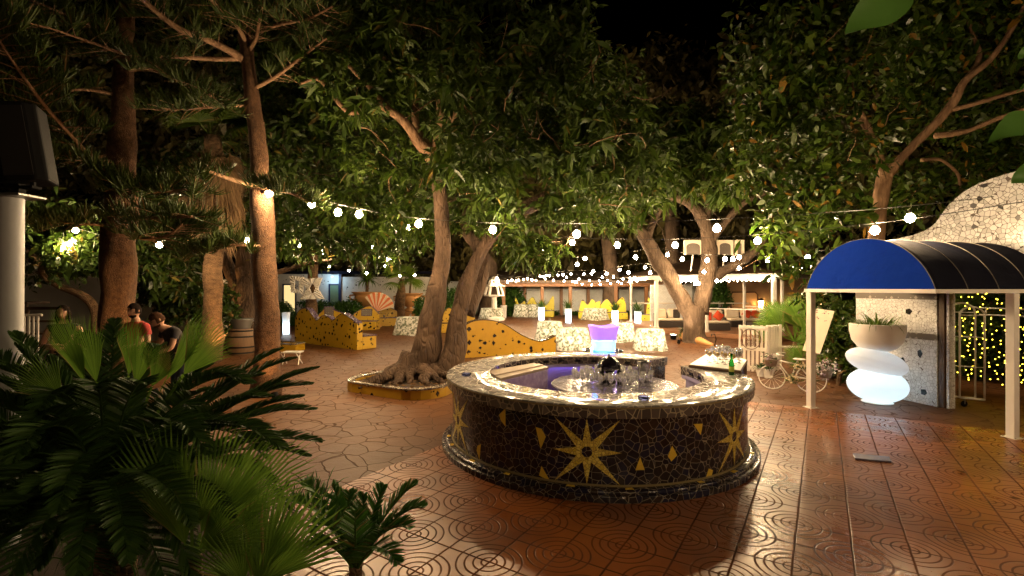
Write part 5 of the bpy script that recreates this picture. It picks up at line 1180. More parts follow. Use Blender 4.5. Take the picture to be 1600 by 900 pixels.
crown('crown', lob, 10500, M['leaf_main'], big, 8, .205, .058, .42); twigs(lob, 260, M['bark_limb'], big)

lv = []
for k in range(420): a = random.uniform(0, 6.283); r = random.random() ** .5; lv.append((-1.9 + 1.6*r*math.cos(a), 11.0 + 1.3*r*math.sin(a), .19 + .03*random.random()))
lv = np.array(lv); dd = RNG.normal(size=(len(lv), 3)); dd[:, 2] = np.abs(dd[:, 2])*.15; dd /= np.linalg.norm(dd, axis=1, keepdims=True)
Vv, Ff = leaf_batch(lv, dd, RNG.uniform(.07, .15, len(lv)), np.full(len(lv), .04), .1); tag(raw_mesh('leaf_litter', Vv, Ff, leafm('dead_leaf', (.07, .035, .014), (.16, .085, .03), None, 0, .8, .05)), 'dry leaf litter over the soil round the twin tree', 'leaf litter', kind='stuff')
lv = np.array([(random.uniform(-4, 8), random.uniform(3.9, 14), .008) for k in range(150)]); lv = lv[np.hypot(lv[:, 0]-1.19, lv[:, 1]-7.15) > 2.3]; dd = RNG.normal(size=(len(lv), 3)); dd[:, 2] = np.abs(dd[:, 2])*.06; dd /= np.linalg.norm(dd, axis=1, keepdims=True)
Vv, Ff = leaf_batch(lv, dd, RNG.uniform(.04, .10, len(lv)), np.full(len(lv), .028), -.05); tag(raw_mesh('fallen_leaves', Vv, Ff, M['straw']), 'dry leaves scattered over the paving', 'fallen leaves', kind='stuff')
# --- forked tree by the pavilion
fk = thing('broadleaf_tree', 'thick forked tree in front of the white pavilion', 'tree', S(1085, 536))
add_limb('trunk', [(1087, 546, 19.7, 26), (1086, 535, 19.7, 20), (1085, 510, 19.7, 17.5), (1083, 490, 19.7, 18.5), (1082, 478, 19.7, 20)], M['bark_grey'], fk, 20, .2, 5)
add_limb('limb', [(1077, 488, 19.7, 15), (1062, 462, 19.6, 13), (1044, 430, 19.4, 12.5), (1024, 400, 19.2, 11.5), (1010, 375, 19, 10), (985, 345, 18.8, 7), (960, 320, 18.6, 5)], M['bark_grey'], fk, 14)
add_limb('limb', [(1093, 488, 19.7, 16), (1100, 460, 19.7, 14), (1106, 425, 19.7, 13), (1108, 390, 19.7, 13), (1102, 350, 19.6, 10), (1085, 325, 19.5, 8), (1060, 310, 19.4, 6), (1020, 310, 19.2, 4)], M['bark_grey'], fk, 14)
add_limb('limb', [(1104, 440, 19.8, 11), (1128, 424, 19.8, 9), (1150, 412, 19.7, 8), (1180, 392, 19.5, 7), (1200, 360, 19.3, 6), (1195, 320, 19.2, 5)], M['bark_grey'], fk, 12)
for pts in ([(1108, 380, 19.7, 8), (1135, 345, 19.5, 6), (1165, 315, 19.2, 5), (1200, 300, 19, 3.5)], [(1102, 350, 19.6, 7), (1110, 300, 19.6, 5), (1100, 240, 19.6, 4)], [(1010, 375, 19, 7), (1030, 330, 19.2, 5), (1060, 290, 19.3, 4)]): add_limb('limb', pts, M['bark_grey'], fk, 9)
lob = [(1000, 290, 15.5, 60, 40, 1.5), (1060, 250, 16, 70, 50, 1.8), (940, 300, 15.5, 50, 40, 1.5), (1110, 290, 15.5, 45, 35, 1.3), (1020, 220, 17, 80, 60, 2), (1090, 220, 18, 60, 60, 2), (960, 350, 16.5, 45, 26, 1.2), (1150, 240, 17, 40, 50, 1.6)]
crown('crown', lob, 3400, M['leaf_main'], fk, 7, .30, .08, .5, zmin=4.2); twigs(lob, 120, M['bark_grey'], fk, 1.6, .02, 4.5)

# --- magnolia-leaved tree on the right
mg = thing('broadleaf_tree', 'tree with glossy yellow-flecked leaves rising behind the blue canopy', 'tree', Vector((X(1372, 11.4), 11.4, 0)))
add_limb('trunk', [(1368, 600, 11.4, 17), (1368, 450, 11.4, 15), (1370, 380, 11.4, 14), (1374, 330, 11.3, 13), (1380, 290, 11.2, 13), (1384, 268, 11.1, 12)], M['bark_limb'], mg, 14)
for pts in ([(1383, 276, 11.1, 9), (1372, 240, 11, 7), (1350, 190, 10.9, 6.5), (1332, 150, 10.8, 5.5), (1325, 95, 10.8, 5), (1322, 40, 10.8, 3.5)],
            [(1385, 275, 11.1, 10), (1410, 245, 11, 8.5), (1450, 205, 10.8, 8), (1490, 160, 10.6, 8), (1510, 125, 10.5, 7), (1550, 90, 10.3, 6), (1590, 30, 10.2, 5), (1620, -40, 10, 4)],
            [(1508, 128, 10.5, 6), (1530, 90, 10.6, 5), (1520, 55, 10.7, 4), (1505, 10, 10.8, 3)], [(1486, 172, 10.6, 5), (1530, 160, 10.4, 4.5), (1600, 140, 10.1, 4), (1680, 120, 9.8, 3)],
            [(1460, 212, 10.8, 6), (1510, 205, 10.6, 5), (1560, 185, 10.3, 5), (1620, 165, 10, 4)], [(1440, 250, 11.1, 4), (1470, 250, 11.2, 3), (1495, 270, 11.3, 3), (1500, 290, 11.3, 2)],
            [(1345, 185, 10.9, 4), (1310, 180, 10.7, 3), (1270, 190, 10.5, 2)]): add_limb('limb', pts, M['bark_limb'], mg, 10, .1)
lob = [(1200, 90, 10.5, 60, 100, 1.2), (1270, 120, 10.8, 80, 110, 1.2), (1230, 250, 10.6, 80, 70, 1.1), (1300, 260, 11.2, 60, 60, 1.0), (1330, 40, 10.8, 90, 60, 1.2), (1420, 60, 11.3, 80, 90, 1.1), (1440, 170, 12, 80, 70, 1.0), (1540, 60, 11, 80, 70, 1.1), (1560, 190, 11.8, 70, 60, 1.0), (1240, 330, 10.2, 60, 45, .9), (1300, 330, 10.4, 50, 40, .8), (1180, 190, 11.4, 40, 60, 1.0), (1470, 20, 10.6, 80, 40, 1.0), (1560, 260, 12.2, 50, 40, .8), (1225, 395, 11.0, 34, 26, .5), (1255, 415, 11.2, 22, 24, .4), (1420, 280, 12.2, 60, 60, .8)]
crown('crown', lob, 4600, M['leaf_mag'], mg, 7, .19, .075, .25, 'rand', 2.2); twigs(lob, 200, M['bark_limb'], mg, .8, .010)

# --- left middle tree with the lit trunk by the barrel
lt = thing('broadleaf_tree', 'tree with an orange lit trunk behind the wine barrel', 'tree', Vector((X(378, 17.6), 17.6, 0)))
add_limb('trunk', [(374, 560, 17.6, 34), (378, 520, 17.6, 24), (382, 480, 17.6, 21), (388, 440, 17.6, 19), (385, 410, 17.6, 17), (392, 375, 17.5, 14), (420, 340, 17.4, 11), (455, 310, 17.2, 8)], M['bark_main'], lt, 18, .3)
add_limb('limb', [(378, 470, 17.8, 12), (362, 430, 17.8, 10), (350, 400, 17.8, 9), (330, 370, 17.7, 8), (300, 330, 17.6, 6)], M['bark_main'], lt, 12)
for pts in ([(392, 375, 17.5, 9), (440, 372, 17, 8), (490, 360, 16.5, 7), (525, 335, 16, 5), (560, 300, 15.8, 3)], [(388, 420, 17.6, 6), (430, 425, 17.2, 4.5), (480, 412, 16.8, 3.5), (530, 405, 16.5, 2.5), (590, 395, 16.3, 2)], [(440, 330, 17.3, 6), (480, 270, 17, 5), (520, 240, 16.8, 4), (600, 250, 16.5, 3)]): add_limb('limb', pts, M['bark_main'], lt, 10)
lob = [(480, 250, 14.5, 80, 80, 1.8), (570, 290, 14.5, 70, 60, 1.6), (510, 380, 15, 60, 34, 1.3), (600, 370, 15.2, 50, 34, 1.2), (450, 150, 15.5, 90, 80, 1.8), (540, 180, 15, 80, 70, 1.8), (440, 360, 16, 50, 40, 1.2), (640, 270, 15.5, 50, 60, 1.3), (300, 300, 18, 90, 70, 1.5), (280, 390, 18, 60, 30, 1.2), (470, 60, 15.5, 90, 60, 1.6), (590, 410, 17, 45, 18, 1.0), (480, 412, 17, 40, 16, 1.0)]
crown('crown', lob, 5200, M['leaf_mid'], lt, 8, .22, .075, .4, 'rand', 3.2); twigs(lob, 220, M['bark_main'], lt, 1.2, .015, 3.2)
# --- small dark tree at the far left with a bent trunk
sm_ = thing('small_tree', 'dark small-leaved tree with a bent trunk before the white wall', 'tree', Vector((X(148, 13), 13, 0)))
add_limb('trunk', [(150, 600, 13, 12), (150, 520, 13, 9), (146, 480, 13, 8.5), (125, 460, 12.9, 8), (90, 445, 12.8, 7), (68, 430, 12.7, 6), (58, 405, 12.6, 5), (30, 385, 12.5, 4)], M['bark_palm'], sm_, 12)
lob = [(60, 390, 12.5, 70, 45, 1.2), (110, 400, 12.4, 50, 34, 1.0), (30, 350, 12.8, 60, 40, 1.2), (120, 355, 12.8, 60, 36, 1.1), (250, 385, 13.5, 40, 36, 1.0), (270, 430, 13.5, 26, 26, .8)]
crown('crown', lob, 1100, M['leaf_mid'], sm_, 7, .2, .08, .4, 'rand', 2.0); twigs(lob, 70, M['bark_palm'], sm_, .9, .010, 2.2)
# --- dark mass of far trees
for i, (px, py, Y, rx, ry, dp, lab) in enumerate(((1050, 190, 34, 110, 110, 4, 'dim brownish tree rising above the pavilion roof against the night sky'), (950, 260, 36, 130, 110, 4, 'dark tree behind the arcade roof'), (760, 250, 38, 170, 150, 4, 'dark tree far behind the twin-trunked tree'), (560, 200, 36, 170, 190, 4, 'dark tree behind the dotted building'),
        (250, 180, 24, 190, 180, 3, 'dark tree behind the palm at the left'), (30, 200, 22, 180, 190, 3, 'dark tree at the far left edge behind the loudspeaker'), (1230, 250, 30, 140, 170, 4, 'dark tree behind the glossy-leaved tree at the right'), (1450, 180, 24, 220, 190, 3, 'dark tree behind the parapet at the right edge'), (720, 385, 43, 110, 60, 2, 'low dim tree crown just above the left of the arcade roof'), (900, 375, 43, 110, 65, 2, 'low dim tree crown just above the middle of the arcade roof'), (1040, 370, 42, 90, 65, 2, 'low dim tree crown between the arcade roof and the pavilion'), (1190, 370, 36, 80, 70, 2, 'low dim tree crown behind the pavilion roof'), (560, 385, 40, 110, 45, 2, 'low dim tree crown above the roof of the dotted building'))):
    c = Vector((X(px, Y), Y, 0)); o = thing('distant_tree', lab, 'tree', c, 'dark trees behind the garden')
    add_limb('trunk', [(px, 450 + 1672/Y, Y, 14), (px + 5, 430, Y, 12), (px - 8, py + ry*.4, Y, 9), (px, py, Y, 5)], M['bark_grey'], o, 10)
    lb = [(px, py, Y, rx*.6, ry*.6, dp)] + [(px + rx*.65*math.cos(a), py + ry*.65*math.sin(a), Y + random.uniform(-1, 1), rx*.5, ry*.5, dp*.7) for a in np.arange(6)*1.05 + i]
    crown('crown', lb, 1500, M['leaf_back'], o, 7, .55*Y/34, .26*Y/34, .4, 'rand', 3.0)

# --- pines with tufted branches
def tuft_branch(pts, parent, dens=9, ln=.26, bare=.25, mat=None, sub=True, nm='branch'):
    """a branch [(px,py,Y,radius px)] with side shoots carrying upturned green strings"""
    w, r = limb_world(pts, 8); mb = MB(); mb.tube(w, r, 8, wob=.15); o = mb.build(nm, M['bark_limb'], parent, smooth=True)
    tot = len(w); C = []; Dd = []
    tw = MB()
    for i in range(int(bare*tot), tot - 1):
        d = (w[i+1] - w[i]).normalized(); s = d.cross(Vector((0, 0, 1))); s = s.normalized() if s.length > .1 else Vector((1, 0, 0))
        for side in (-1, 1):
            if random.random() < .55:
                L = random.uniform(.35, .9) * (1.0 - .4 * i / tot); e = (s * side + d * random.uniform(.2, .9) + Vector((0, 0, random.uniform(-.35, .25)))).normalized(); p = w[i]; q = []
                for k in range(7): q.append(p + e * L * k / 6 + Vector((0, 0, -.10 * L * (k/6)**2)))
                tw.tube(q, [.009*(1-.1*k) for k in range(7)], 4, caps=False)
                for k in range(2, 7):
                    for j in range(dens): C.append(q[k] + e * random.uniform(-.05, .05)); Dd.append((e * random.uniform(.2, 1.0) + Vector((random.gauss(0, .35), random.gauss(0, .35), random.uniform(.05, .9)))).normalized())
        if random.random() < .8:
            for j in range(dens): C.append(w[i]); Dd.append((d * random.uniform(0, .8) + Vector((random.gauss(0, .5), random.gauss(0, .5), random.uniform(.2, 1)))).normalized())
    if tw.v: tw.build('shoots', M['bark_limb'], o, smooth=True)
    if C:
        C = np.array(C); Dd = np.array(Dd); keep = np.linalg.norm(C - np.array([0, 0, CAM_H]), axis=1) > 2.2; C = C[keep]; Dd = Dd[keep]; n = len(C)
        L = ln * RNG.uniform(.5, 1.2, n); V, Fq = leaf_batch(C, Dd, L, np.full(n, .016), -.25, (0, .3, .65, 1.0), (.7, 1, .9, .15)); raw_mesh('needles', V, Fq, M['needle'], o, True)
    return o
pn = thing('pine_tree', 'leaning pine with tufted needle branches, third trunk from the left', 'tree', Vector((X(418, 10), 10, 0)))
add_limb('trunk', [(416, 617, 10, 25), (416, 560, 10, 22), (417, 500, 10, 21.5), (414, 420, 10, 20), (409, 320, 10, 18), (402, 220, 10, 15), (393, 140, 10, 12.5), (386, 90, 10, 11), (380, 30, 10, 9.5), (376, -60, 10, 8)], M['bark_pine'], pn, 20, .12)
for pts in ([(384, 96, 10, 7), (360, 80, 9.7, 6.5), (320, 60, 9.3, 6), (280, 45, 8.9, 5.5), (235, 10, 8.4, 5), (200, -20, 8, 4), (150, -50, 7.6, 2)],
            [(384, 92, 10, 4.5), (330, 92, 9.5, 4), (270, 88, 9, 3.6), (200, 85, 8.4, 3), (140, 65, 7.9, 2.6), (80, 45, 7.4, 2), (20, 30, 7, 1.2)],
            [(386, 70, 10, 4), (370, 40, 9.6, 3.5), (340, 10, 9.2, 3), (310, -20, 8.8, 2)], [(388, 80, 10, 4), (400, 60, 9.7, 3), (408, 20, 9.3, 2.5), (418, -20, 9, 2)],
            [(392, 140, 10, 4), (430, 120, 9.8, 3), (470, 90, 9.6, 2.4), (510, 60, 9.4, 1.6)], [(386, 60, 10, 4), (430, 40, 9.6, 3), (480, 30, 9.2, 2), (520, 10, 9, 1.4)],
            [(405, 288, 9.8, 5.5), (380, 285, 9.6, 5), (355, 278, 9.4, 3.4), (315, 266, 9, 3), (295, 285, 8.8, 2.8), (265, 294, 8.6, 2.5), (215, 296, 8.3, 2.2), (175, 285, 8.1, 1.6), (150, 262, 8, 1)],
            [(414, 385, 10, 3), (390, 384, 9.5, 2.6), (360, 382, 9.2, 2.2), (330, 384, 9, 2), (300, 392, 8.8, 1.2)], [(412, 300, 9.8, 3.4), (430, 292, 9.4, 2.5), (448, 300, 9.2, 2), (466, 306, 9, 1)], [(382, 165, 9.9, 2.6), (350, 166, 9.6, 2.2), (300, 170, 9.3, 1.8), (240, 172, 9, 1)]): tuft_branch(pts, pn)
p2 = thing('pine_tree', 'stout rough-barked pine second from the left, behind the man in red', 'tree', Vector((X(183, 9), 9, 0)))
add_limb('trunk', [(182, 640, 9, 34), (182, 520, 9, 31), (184, 430, 9, 30), (188, 340, 9, 27), (190, 280, 9, 24), (192, 180, 9, 20), (195, 60, 9, 16), (196, -60, 9, 12)], M['bark_pine'], p2, 22, .12)
for pts in ([(186, 250, 9, 4), (150, 250, 8.4, 3.8), (110, 210, 7.9, 3.6), (70, 165, 7.4, 3.4), (30, 110, 6.9, 3), (0, 65, 6.5, 2.6), (-40, 0, 6, 2)],
            [(196, 300, 8.9, 3), (240, 300, 8.6, 2.6), (290, 296, 8.4, 2)], [(196, 342, 8.8, 4), (225, 340, 8.5, 3.4), (270, 340, 8.2, 2.6), (300, 338, 8, 2)], [(190, 350, 8.8, 3.4), (220, 372, 8.5, 3), (260, 368, 8.3, 2), (285, 350, 8.1, 1.4)],
            [(180, 352, 8.9, 4), (140, 350, 8.6, 3), (90, 347, 8.3, 2.5), (40, 345, 8, 2)], [(180, 240, 8.9, 3), (120, 250, 8.5, 2.6), (60, 240, 8.1, 2), (10, 245, 7.8, 1.4)], [(190, 150, 9, 4), (130, 140, 8.4, 3), (60, 150, 7.8, 2.4), (0, 170, 7.4, 1.6)],
            [(192, 110, 9, 4), (240, 110, 8.7, 3), (300, 130, 8.4, 2.2), (330, 150, 8.2, 1.4)], [(194, 60, 9, 4), (120, 30, 8.2, 3), (50, 0, 7.5, 2)], [(186, 200, 9, 3), (110, 200, 8.6, 2.4), (40, 205, 8.2, 1.6)]): tuft_branch(pts, p2)

# --- fan leaves, used for the palm and the palm bushes
def fan_leaf(base, tip_dir, normal, L, spread=150, n=26, stem=.6, mat=None, parent=None, split=.40, V=None, Fq=None, droop=.12, w=1.0):
    """one fan: returns nothing, appends to V and Fq; petiole is drawn as a narrow strip"""
    d = Vector(tip_dir).normalized(); nm = Vector(normal); nm = (nm - d * nm.dot(d)).normalized(); s = d.cross(nm)
    b = Vector(base); h = b + d * stem; k = len(V); pw = .011
    V += [b - s*pw, b + s*pw, h + s*pw, h - s*pw]; Fq.append((k, k+1, k+2, k+3))
    for i in range(n):
        t = (i + .5) / n - .5; a = R(spread) * t; e = d * math.cos(a) + s * math.sin(a); f = -d * math.sin(a) + s * math.cos(a)
        l = L * (1 - .25 * abs(2*t)**2) * random.uniform(.9, 1.05); half = math.tan(R(spread) / n / 2) * L * split * 1.02 * w; zig = nm * half * .45
        k = len(V); p0 = h; p1 = h + e * l * split - nm * (.03 * l); p2 = h + e * l * .75 - nm * (droop * l * .6); p3 = h + e * l - nm * (droop * l * 1.5) + Vector((0, 0, -.05*l))
        V += [p0, p1 - f*half - zig, p1 + zig*.6, p1 + f*half - zig, p2 - f*half*.85, p2 + zig*.4, p2 + f*half*.85, p3]
        Fq += [(k, k+2, k+1, k+1), (k, k+3, k+2, k+2), (k+1, k+2, k+5, k+4), (k+2, k+3, k+6, k+5), (k+4, k+5, k+7, k+7), (k+5, k+6, k+7, k+7)]
def fan_mesh(name, V, Fq, mat, parent):
    me = bpy.data.meshes.new(name); off = root_loc(parent); me.from_pydata([tuple(Vector(v) - off) for v in V], [], [tuple(dict.fromkeys(f)) for f in Fq]); me.materials.append(mat); me.update()
    o = bpy.data.objects.new(name, me); COL.objects.link(o); o.parent = parent; return o
Y = 13.0; pa = thing('fan_palm', 'tall fan palm with a shaggy skirt of dead leaves, between the two pines', 'palm tree', Vector((X(333, Y), Y, 0)))
add_limb('trunk', [(332, 565, Y, 17), (332, 480, Y, 16), (333, 400, Y, 15), (334, 300, Y, 15), (332, 215, Y, 14)], M['bark_palm'], pa, 16, .3)
V, Fq = [], []; c = P(331, 215, Y)
for k in range(15):
    az = k * 2.4; el = random.uniform(.1, 1.3); d = Vector((math.cos(az)*math.cos(el), math.sin(az)*math.cos(el), math.sin(el))); fan_leaf(c, d, Vector((0, 0, 1)) + d * .2 + Vector((0, -.5, 0)), .95, 170, 26, .65, V=V, Fq=Fq, droop=.25)
fan_mesh('crown', V, Fq, M['leaf_main'], pa)
V, Fq = [], []; 
for k in range(20):
    az = k * 2.4; el = random.uniform(-1.35, -.2); d = Vector((math.cos(az)*math.cos(el), math.sin(az)*math.cos(el), math.sin(el))); fan_leaf(c + Vector((0, 0, -.1 - .02*k)), d, Vector((0, 0, 1)) + Vector((0, -.3, 0)), .85, 120, 22, .6, V=V, Fq=Fq, droop=.5)
fan_mesh('dead_leaves', V, Fq, M['straw'], pa)
A = []; Dd = []
for k in range(1500):
    t = random.random(); az = random.uniform(0, 6.283); z = Z(235, Y) - t * 2.1; r = .26 + .28 * math.sin(min(1, t*1.1) * 3.0); A.append((c.x + r*math.cos(az), Y + r*math.sin(az), z)); Dd.append((.35*math.cos(az), .35*math.sin(az), -1))
A = np.array(A); Dd = np.array(Dd); Dd /= np.linalg.norm(Dd, axis=1, keepdims=True); Vv, Ff = leaf_batch(A, Dd, RNG.uniform(.4, .9, len(A)), RNG.uniform(.02, .05, len(A)), .1); raw_mesh('dead_skirt', Vv, Ff, M['straw'], pa)
# slim palm trunk carrying the white frames
o = thing('slim_palm', 'palm trunk behind the long yellow bench, dressed with white ruffled frames', 'palm tree', Vector((X(487, 24.6), 24.6, 0)))
add_limb('trunk', [(487, 518, 24.6, 11), (487, 470, 24.6, 9.5), (488, 440, 24.6, 8.5), (490, 400, 24.6, 7), (492, 340, 24.6, 6)], M['bark_palm'], o, 14, .2)
V, Fq = [], []; c = P(492, 340, 24.6)
for k in range(14): az = k*2.4; el = random.uniform(-.5, 1.2); d = Vector((math.cos(az)*math.cos(el), math.sin(az)*math.cos(el), math.sin(el))); fan_leaf(c, d, (0, -.4, 1), 1.0, 160, 20, .8, V=V, Fq=Fq, droop=.3)
fan_mesh('crown', V, Fq, M['leaf_main'], o)
o = thing('stub_palm', 'squat palm with a diamond-patterned trunk between the two terracotta urns', 'palm tree', Vector((X(624, 29), 29, 0)))
add_limb('trunk', [(624, 507, 29, 9), (625, 480, 29, 8), (627, 450, 29, 5.5), (628, 436, 29, 3)], M['bark_palm'], o, 12, .4); V, Fq = [], []; c = P(628, 440, 29)
for k in range(12): az = k*2.4; el = random.uniform(-.3, 1.2); d = Vector((math.cos(az)*math.cos(el), math.sin(az)*math.cos(el), math.sin(el))); fan_leaf(c, d, (0, -.4, 1), .9, 150, 18, .6, V=V, Fq=Fq, droop=.3)
fan_mesh('crown', V, Fq, M['leaf_bright'], o)

# --- hedges and shrubs
def hedge(label, lobes, n, L=.16, W=.08, mat='leaf_hedge', cat='hedge', name='hedge', zmin=.03):
    c = P(lobes[0][0], lobes[0][1], lobes[0][2]); o = thing(name, label, cat, (c.x, c.y, 0)); A = lobe_points(lobes, n, .5); A = A[A[:, 2] > zmin]; per = 5
    C = np.repeat(A, per, axis=0) + RNG.normal(size=(len(A)*per, 3)) * L * .5; D = RNG.normal(size=C.shape) + np.array([0, 0, .4]); D /= np.linalg.norm(D, axis=1, keepdims=True)
    Vv, Ff = leaf_batch(C, D, L * RNG.uniform(.6, 1.2, len(C)), np.full(len(C), W), .25); raw_mesh('foliage', Vv, Ff, M[mat], o, True)
    mb = MB()
    for l in lobes: p = P(l[0], l[1], l[2]); mb.tube([(p.x, p.y, 0), (p.x+.05, p.y, max(p.z, .3))], [.05, .03], 6)
    mb.build('stems', M['bark_palm'], o); return o
hedge('clipped green hedge before the dotted building, left of the palm trunk', [(444, 492, 28.5, 26, 22, .6), (466, 490, 28.5, 22, 20, .6)], 1400)
hedge('clipped dark hedge before the dotted building, right of the palm trunk', [(510, 485, 28.5, 24, 14, .6), (545, 485, 28.5, 26, 14, .6), (580, 487, 29.5, 16, 12, .6)], 1500)
hedge('bright green bush lit beside the big trunk and the urn', [(663, 484, 27, 14, 20, .7)], 700)
hedge('green shrub filling the gap between the twin trunks', [(706, 475, 27, 18, 24, .7)], 700)
hedge('tall green hedge at the left end of the arcade', [(802, 474, 38.5, 16, 24, .8), (790, 470, 38.8, 10, 22, .6)], 1500, .24, .12)
hedge('low plants at the foot of the arcade wall', [(870, 491, 39.3, 14, 4, .3), (905, 491, 39.3, 14, 4, .3), (985, 492, 39.3, 18, 6, .3)], 700)
hedge('dark green hedge behind the pavilion, right of the forked trunk', [(1126, 470, 29.6, 14, 26, .6)], 900, .2, .1)
hedge('leafy shrub under the glossy-leaved tree behind the stacked lamp', [(1310, 560, 11.0, 36, 50, .45), (1300, 480, 11.6, 50, 40, .5), (1345, 560, 11.2, 20, 40, .4)], 1500, .17, .06, 'leaf_mag', 'shrub', 'shrub')
hedge('dark planting beyond the doorway with the fairy lights', [(1545, 470, 11.5, 70, 60, .6), (1520, 540, 11.8, 50, 50, .5), (1580, 540, 11.5, 50, 60, .5), (1490, 470, 12, 20, 60, .4)], 2000, .18, .07, 'leaf_main', 'shrub', 'shrub')
hedge('dim shrub against the garden wall behind the people', [(290, 470, 15, 46, 40, .8), (250, 450, 15.4, 30, 30, .6), (340, 480, 16, 24, 40, .6)], 1300, .2, .09, 'leaf_mid', 'shrub', 'shrub')
def palm_bush(label, c, n, L, stem, mat, az=(0, 6.283), el=(.3, 1.3), spread=160, name='palm_bush', droop=.18, fans=None, seg=26):
    o = thing(name, label, 'palm bush', c); 
    for k in range(n):
        V, Fq = [], []
        if fans: d = (Vector(fans[k][0]) - Vector(c)); st = d.length * .62; ll = d.length * .62 if len(fans[k]) < 2 else fans[k][1]; st = max(.1, d.length - ll * .97); d.normalize()
        else: a = random.uniform(*az); e = random.uniform(*el); d = Vector((math.cos(a)*math.cos(e), math.sin(a)*math.cos(e), math.sin(e))); st = stem * random.uniform(.7, 1.2); ll = L * random.uniform(.8, 1.1)
        nm = Vector((0, -1, .35)) + Vector((random.gauss(0, .3), random.gauss(0, .2), random.gauss(0, .3))); fan_leaf(c, d, nm, ll, spread * random.uniform(.85, 1.05), seg, st, V=V, Fq=Fq, droop=droop); fan_mesh('fan_leaf', V, Fq, mat, o)
    mb = MB(); mb.tube([(c[0], c[1], 0), (c[0], c[1], max(c[2], .1))], [.08, .06], 8); mb.build('trunk', M['bark_palm'], o); return o
palm_bush('dark fan palm bush behind the white pallet screen', Vector((X(1242, 14.5), 14.5, .6)), 26, .75, .7, M['leaf_fore'], el=(-.2, 1.4))
palm_bush('fan palm bush behind the menu board and the bicycle', Vector((X(1292, 12.2), 12.2, .35)), 18, .6, .55, M['leaf_fore'], el=(-.1, 1.4))
# ================================================================== foreground planting
def cycad(label, c, fr, n_leaf=60, leafL=.17, mat='leaf_cycad', cat='cycad', trunk=(.16, .4)):
    """fr: [(tip point, mid lift)] fronds from the crown at c"""
    c = Vector(c); o = thing('sago_palm', label, cat, c)
    for tip, lift in fr:
        tip = Vector(tip); mid = (c + tip) / 2 + Vector((0, 0, lift)); pts = [Vector(p) for p in spline([tuple(c), tuple(lerp(c, mid, .55) + Vector((0, 0, lift*.2))), tuple(mid), tuple(lerp(mid, tip, .6) + Vector((0, 0, lift*.25))), tuple(tip)], 8)]
        mb = MB(); L = len(pts); mb.tube(pts, [.011*(1-.75*i/L) for i in range(L)], 5); fo = mb.build('frond', M[mat], o, smooth=True)
        C, D, Ln = [], [], []
        for k in range(n_leaf):
            t = .10 + .90 * k / (n_leaf - 1); f = t * (L - 1); i = min(int(f), L - 2); p = lerp(pts[i], pts[i+1], f - i); d = (pts[min(i+1, L-1)] - pts[max(i-1, 0)]).normalized(); s = d.cross(Vector((0, 0, 1))); s = s.normalized() if s.length > .05 else Vector((1, 0, 0)); u = s.cross(d)
            for sd in (-1, 1): C.append(p); D.append((s*sd*(1 - .35*t) + d*(.35 + .75*t) + u*.42).normalized()); Ln.append(leafL * (math.sin(math.pi*(.12 + .86*t))**.6) * random.uniform(.9, 1.08))
        Vv, Ff = leaf_batch(np.array(C), np.array(D), np.array(Ln), np.full(len(C), .017), .16, (0, .3, .7, 1.0), (.8, 1, .8, .1)); raw_mesh('leaflets', Vv, Ff, M[mat], fo)
    mb = MB(); mb.lathe([(trunk[0]*1.1, 0), (trunk[0], c.z*.5), (trunk[0]*.9, c.z*.9), (.05, c.z + .04), (0, c.z + .05)], (c.x, c.y, 0), 18)
    for i, v in enumerate(mb.v): q = Vector(v); k = 1 + .18*noise.noise(q*14); mb.v[i] = (c.x + (q.x-c.x)*k, c.y + (q.y-c.y)*k, q.z)
    mb.build('trunk', M['bark_palm'], o, smooth=True); return o
C0 = P(165, 790, 3.6)
tips = [((0, 575, 3.0), .22), ((-120, 620, 2.9), .30), ((-150, 760, 2.6), .40), ((-60, 830, 2.4), .36), ((60, 640, 2.6), .42), ((20, 720, 2.3), .40), ((110, 560, 3.9), .30), ((170, 520, 4.2), .22), ((250, 540, 4.3), .28), ((330, 570, 4.2), .34), ((410, 585, 4.1), .42),
        ((485, 600, 3.9), .46), ((490, 640, 3.7), .44), ((460, 560, 4.3), .40), ((370, 660, 3.4), .40), ((300, 820, 2.6), .30), ((200, 880, 2.35), .30), ((120, 900, 2.3), .30), ((440, 700, 3.3), .40), ((-40, 560, 3.6), .36), ((90, 800, 2.3), .36), ((230, 600, 2.75), .30), ((150, 610, 2.6), .34), ((320, 610, 3.0), .36), ((500, 690, 3.5), .40), ((420, 620, 3.2), .46)]
tips += [((15, 840, 3.1), .25), ((-30, 790, 3.2), .3), ((60, 885, 2.95), .2), ((-90, 880, 2.8), .25), ((10, 700, 3.4), .35), ((-20, 640, 3.5), .35)]
for k in range(44):
    a = random.uniform(3.1, 6.5); el = random.uniform(-.35, .8); L = random.uniform(.9, 1.5); t3 = C0 + Vector((math.cos(a)*math.cos(el), math.sin(a)*math.cos(el), math.sin(el))) * L
    if t3.y > 1.9 and t3.z > .15: tips.append((None, t3))
tips = [(P(*t), l * (.45 if t[0] > 250 and t[1] < 700 else .9)) if t is not None else (l, random.uniform(.2, .4)) for t, l in tips]
for tx, ty, tY in ((25, 540, 3.3), (75, 560, 3.4), (40, 600, 3.1), (-10, 590, 3.2), (30, 660, 2.9), (0, 730, 2.8), (45, 770, 2.7), (20, 520, 3.7), (130, 520, 3.9), (180, 500, 4.1), (495, 575, 4.0), (470, 620, 3.6), (440, 545, 4.3)): tips.append((P(tx, ty, tY), .14))
cycad('big dark sago palm filling the lower left foreground', C0, tips, 84, .20)
C1 = S(556, 905) + Vector((0, 0, .06))
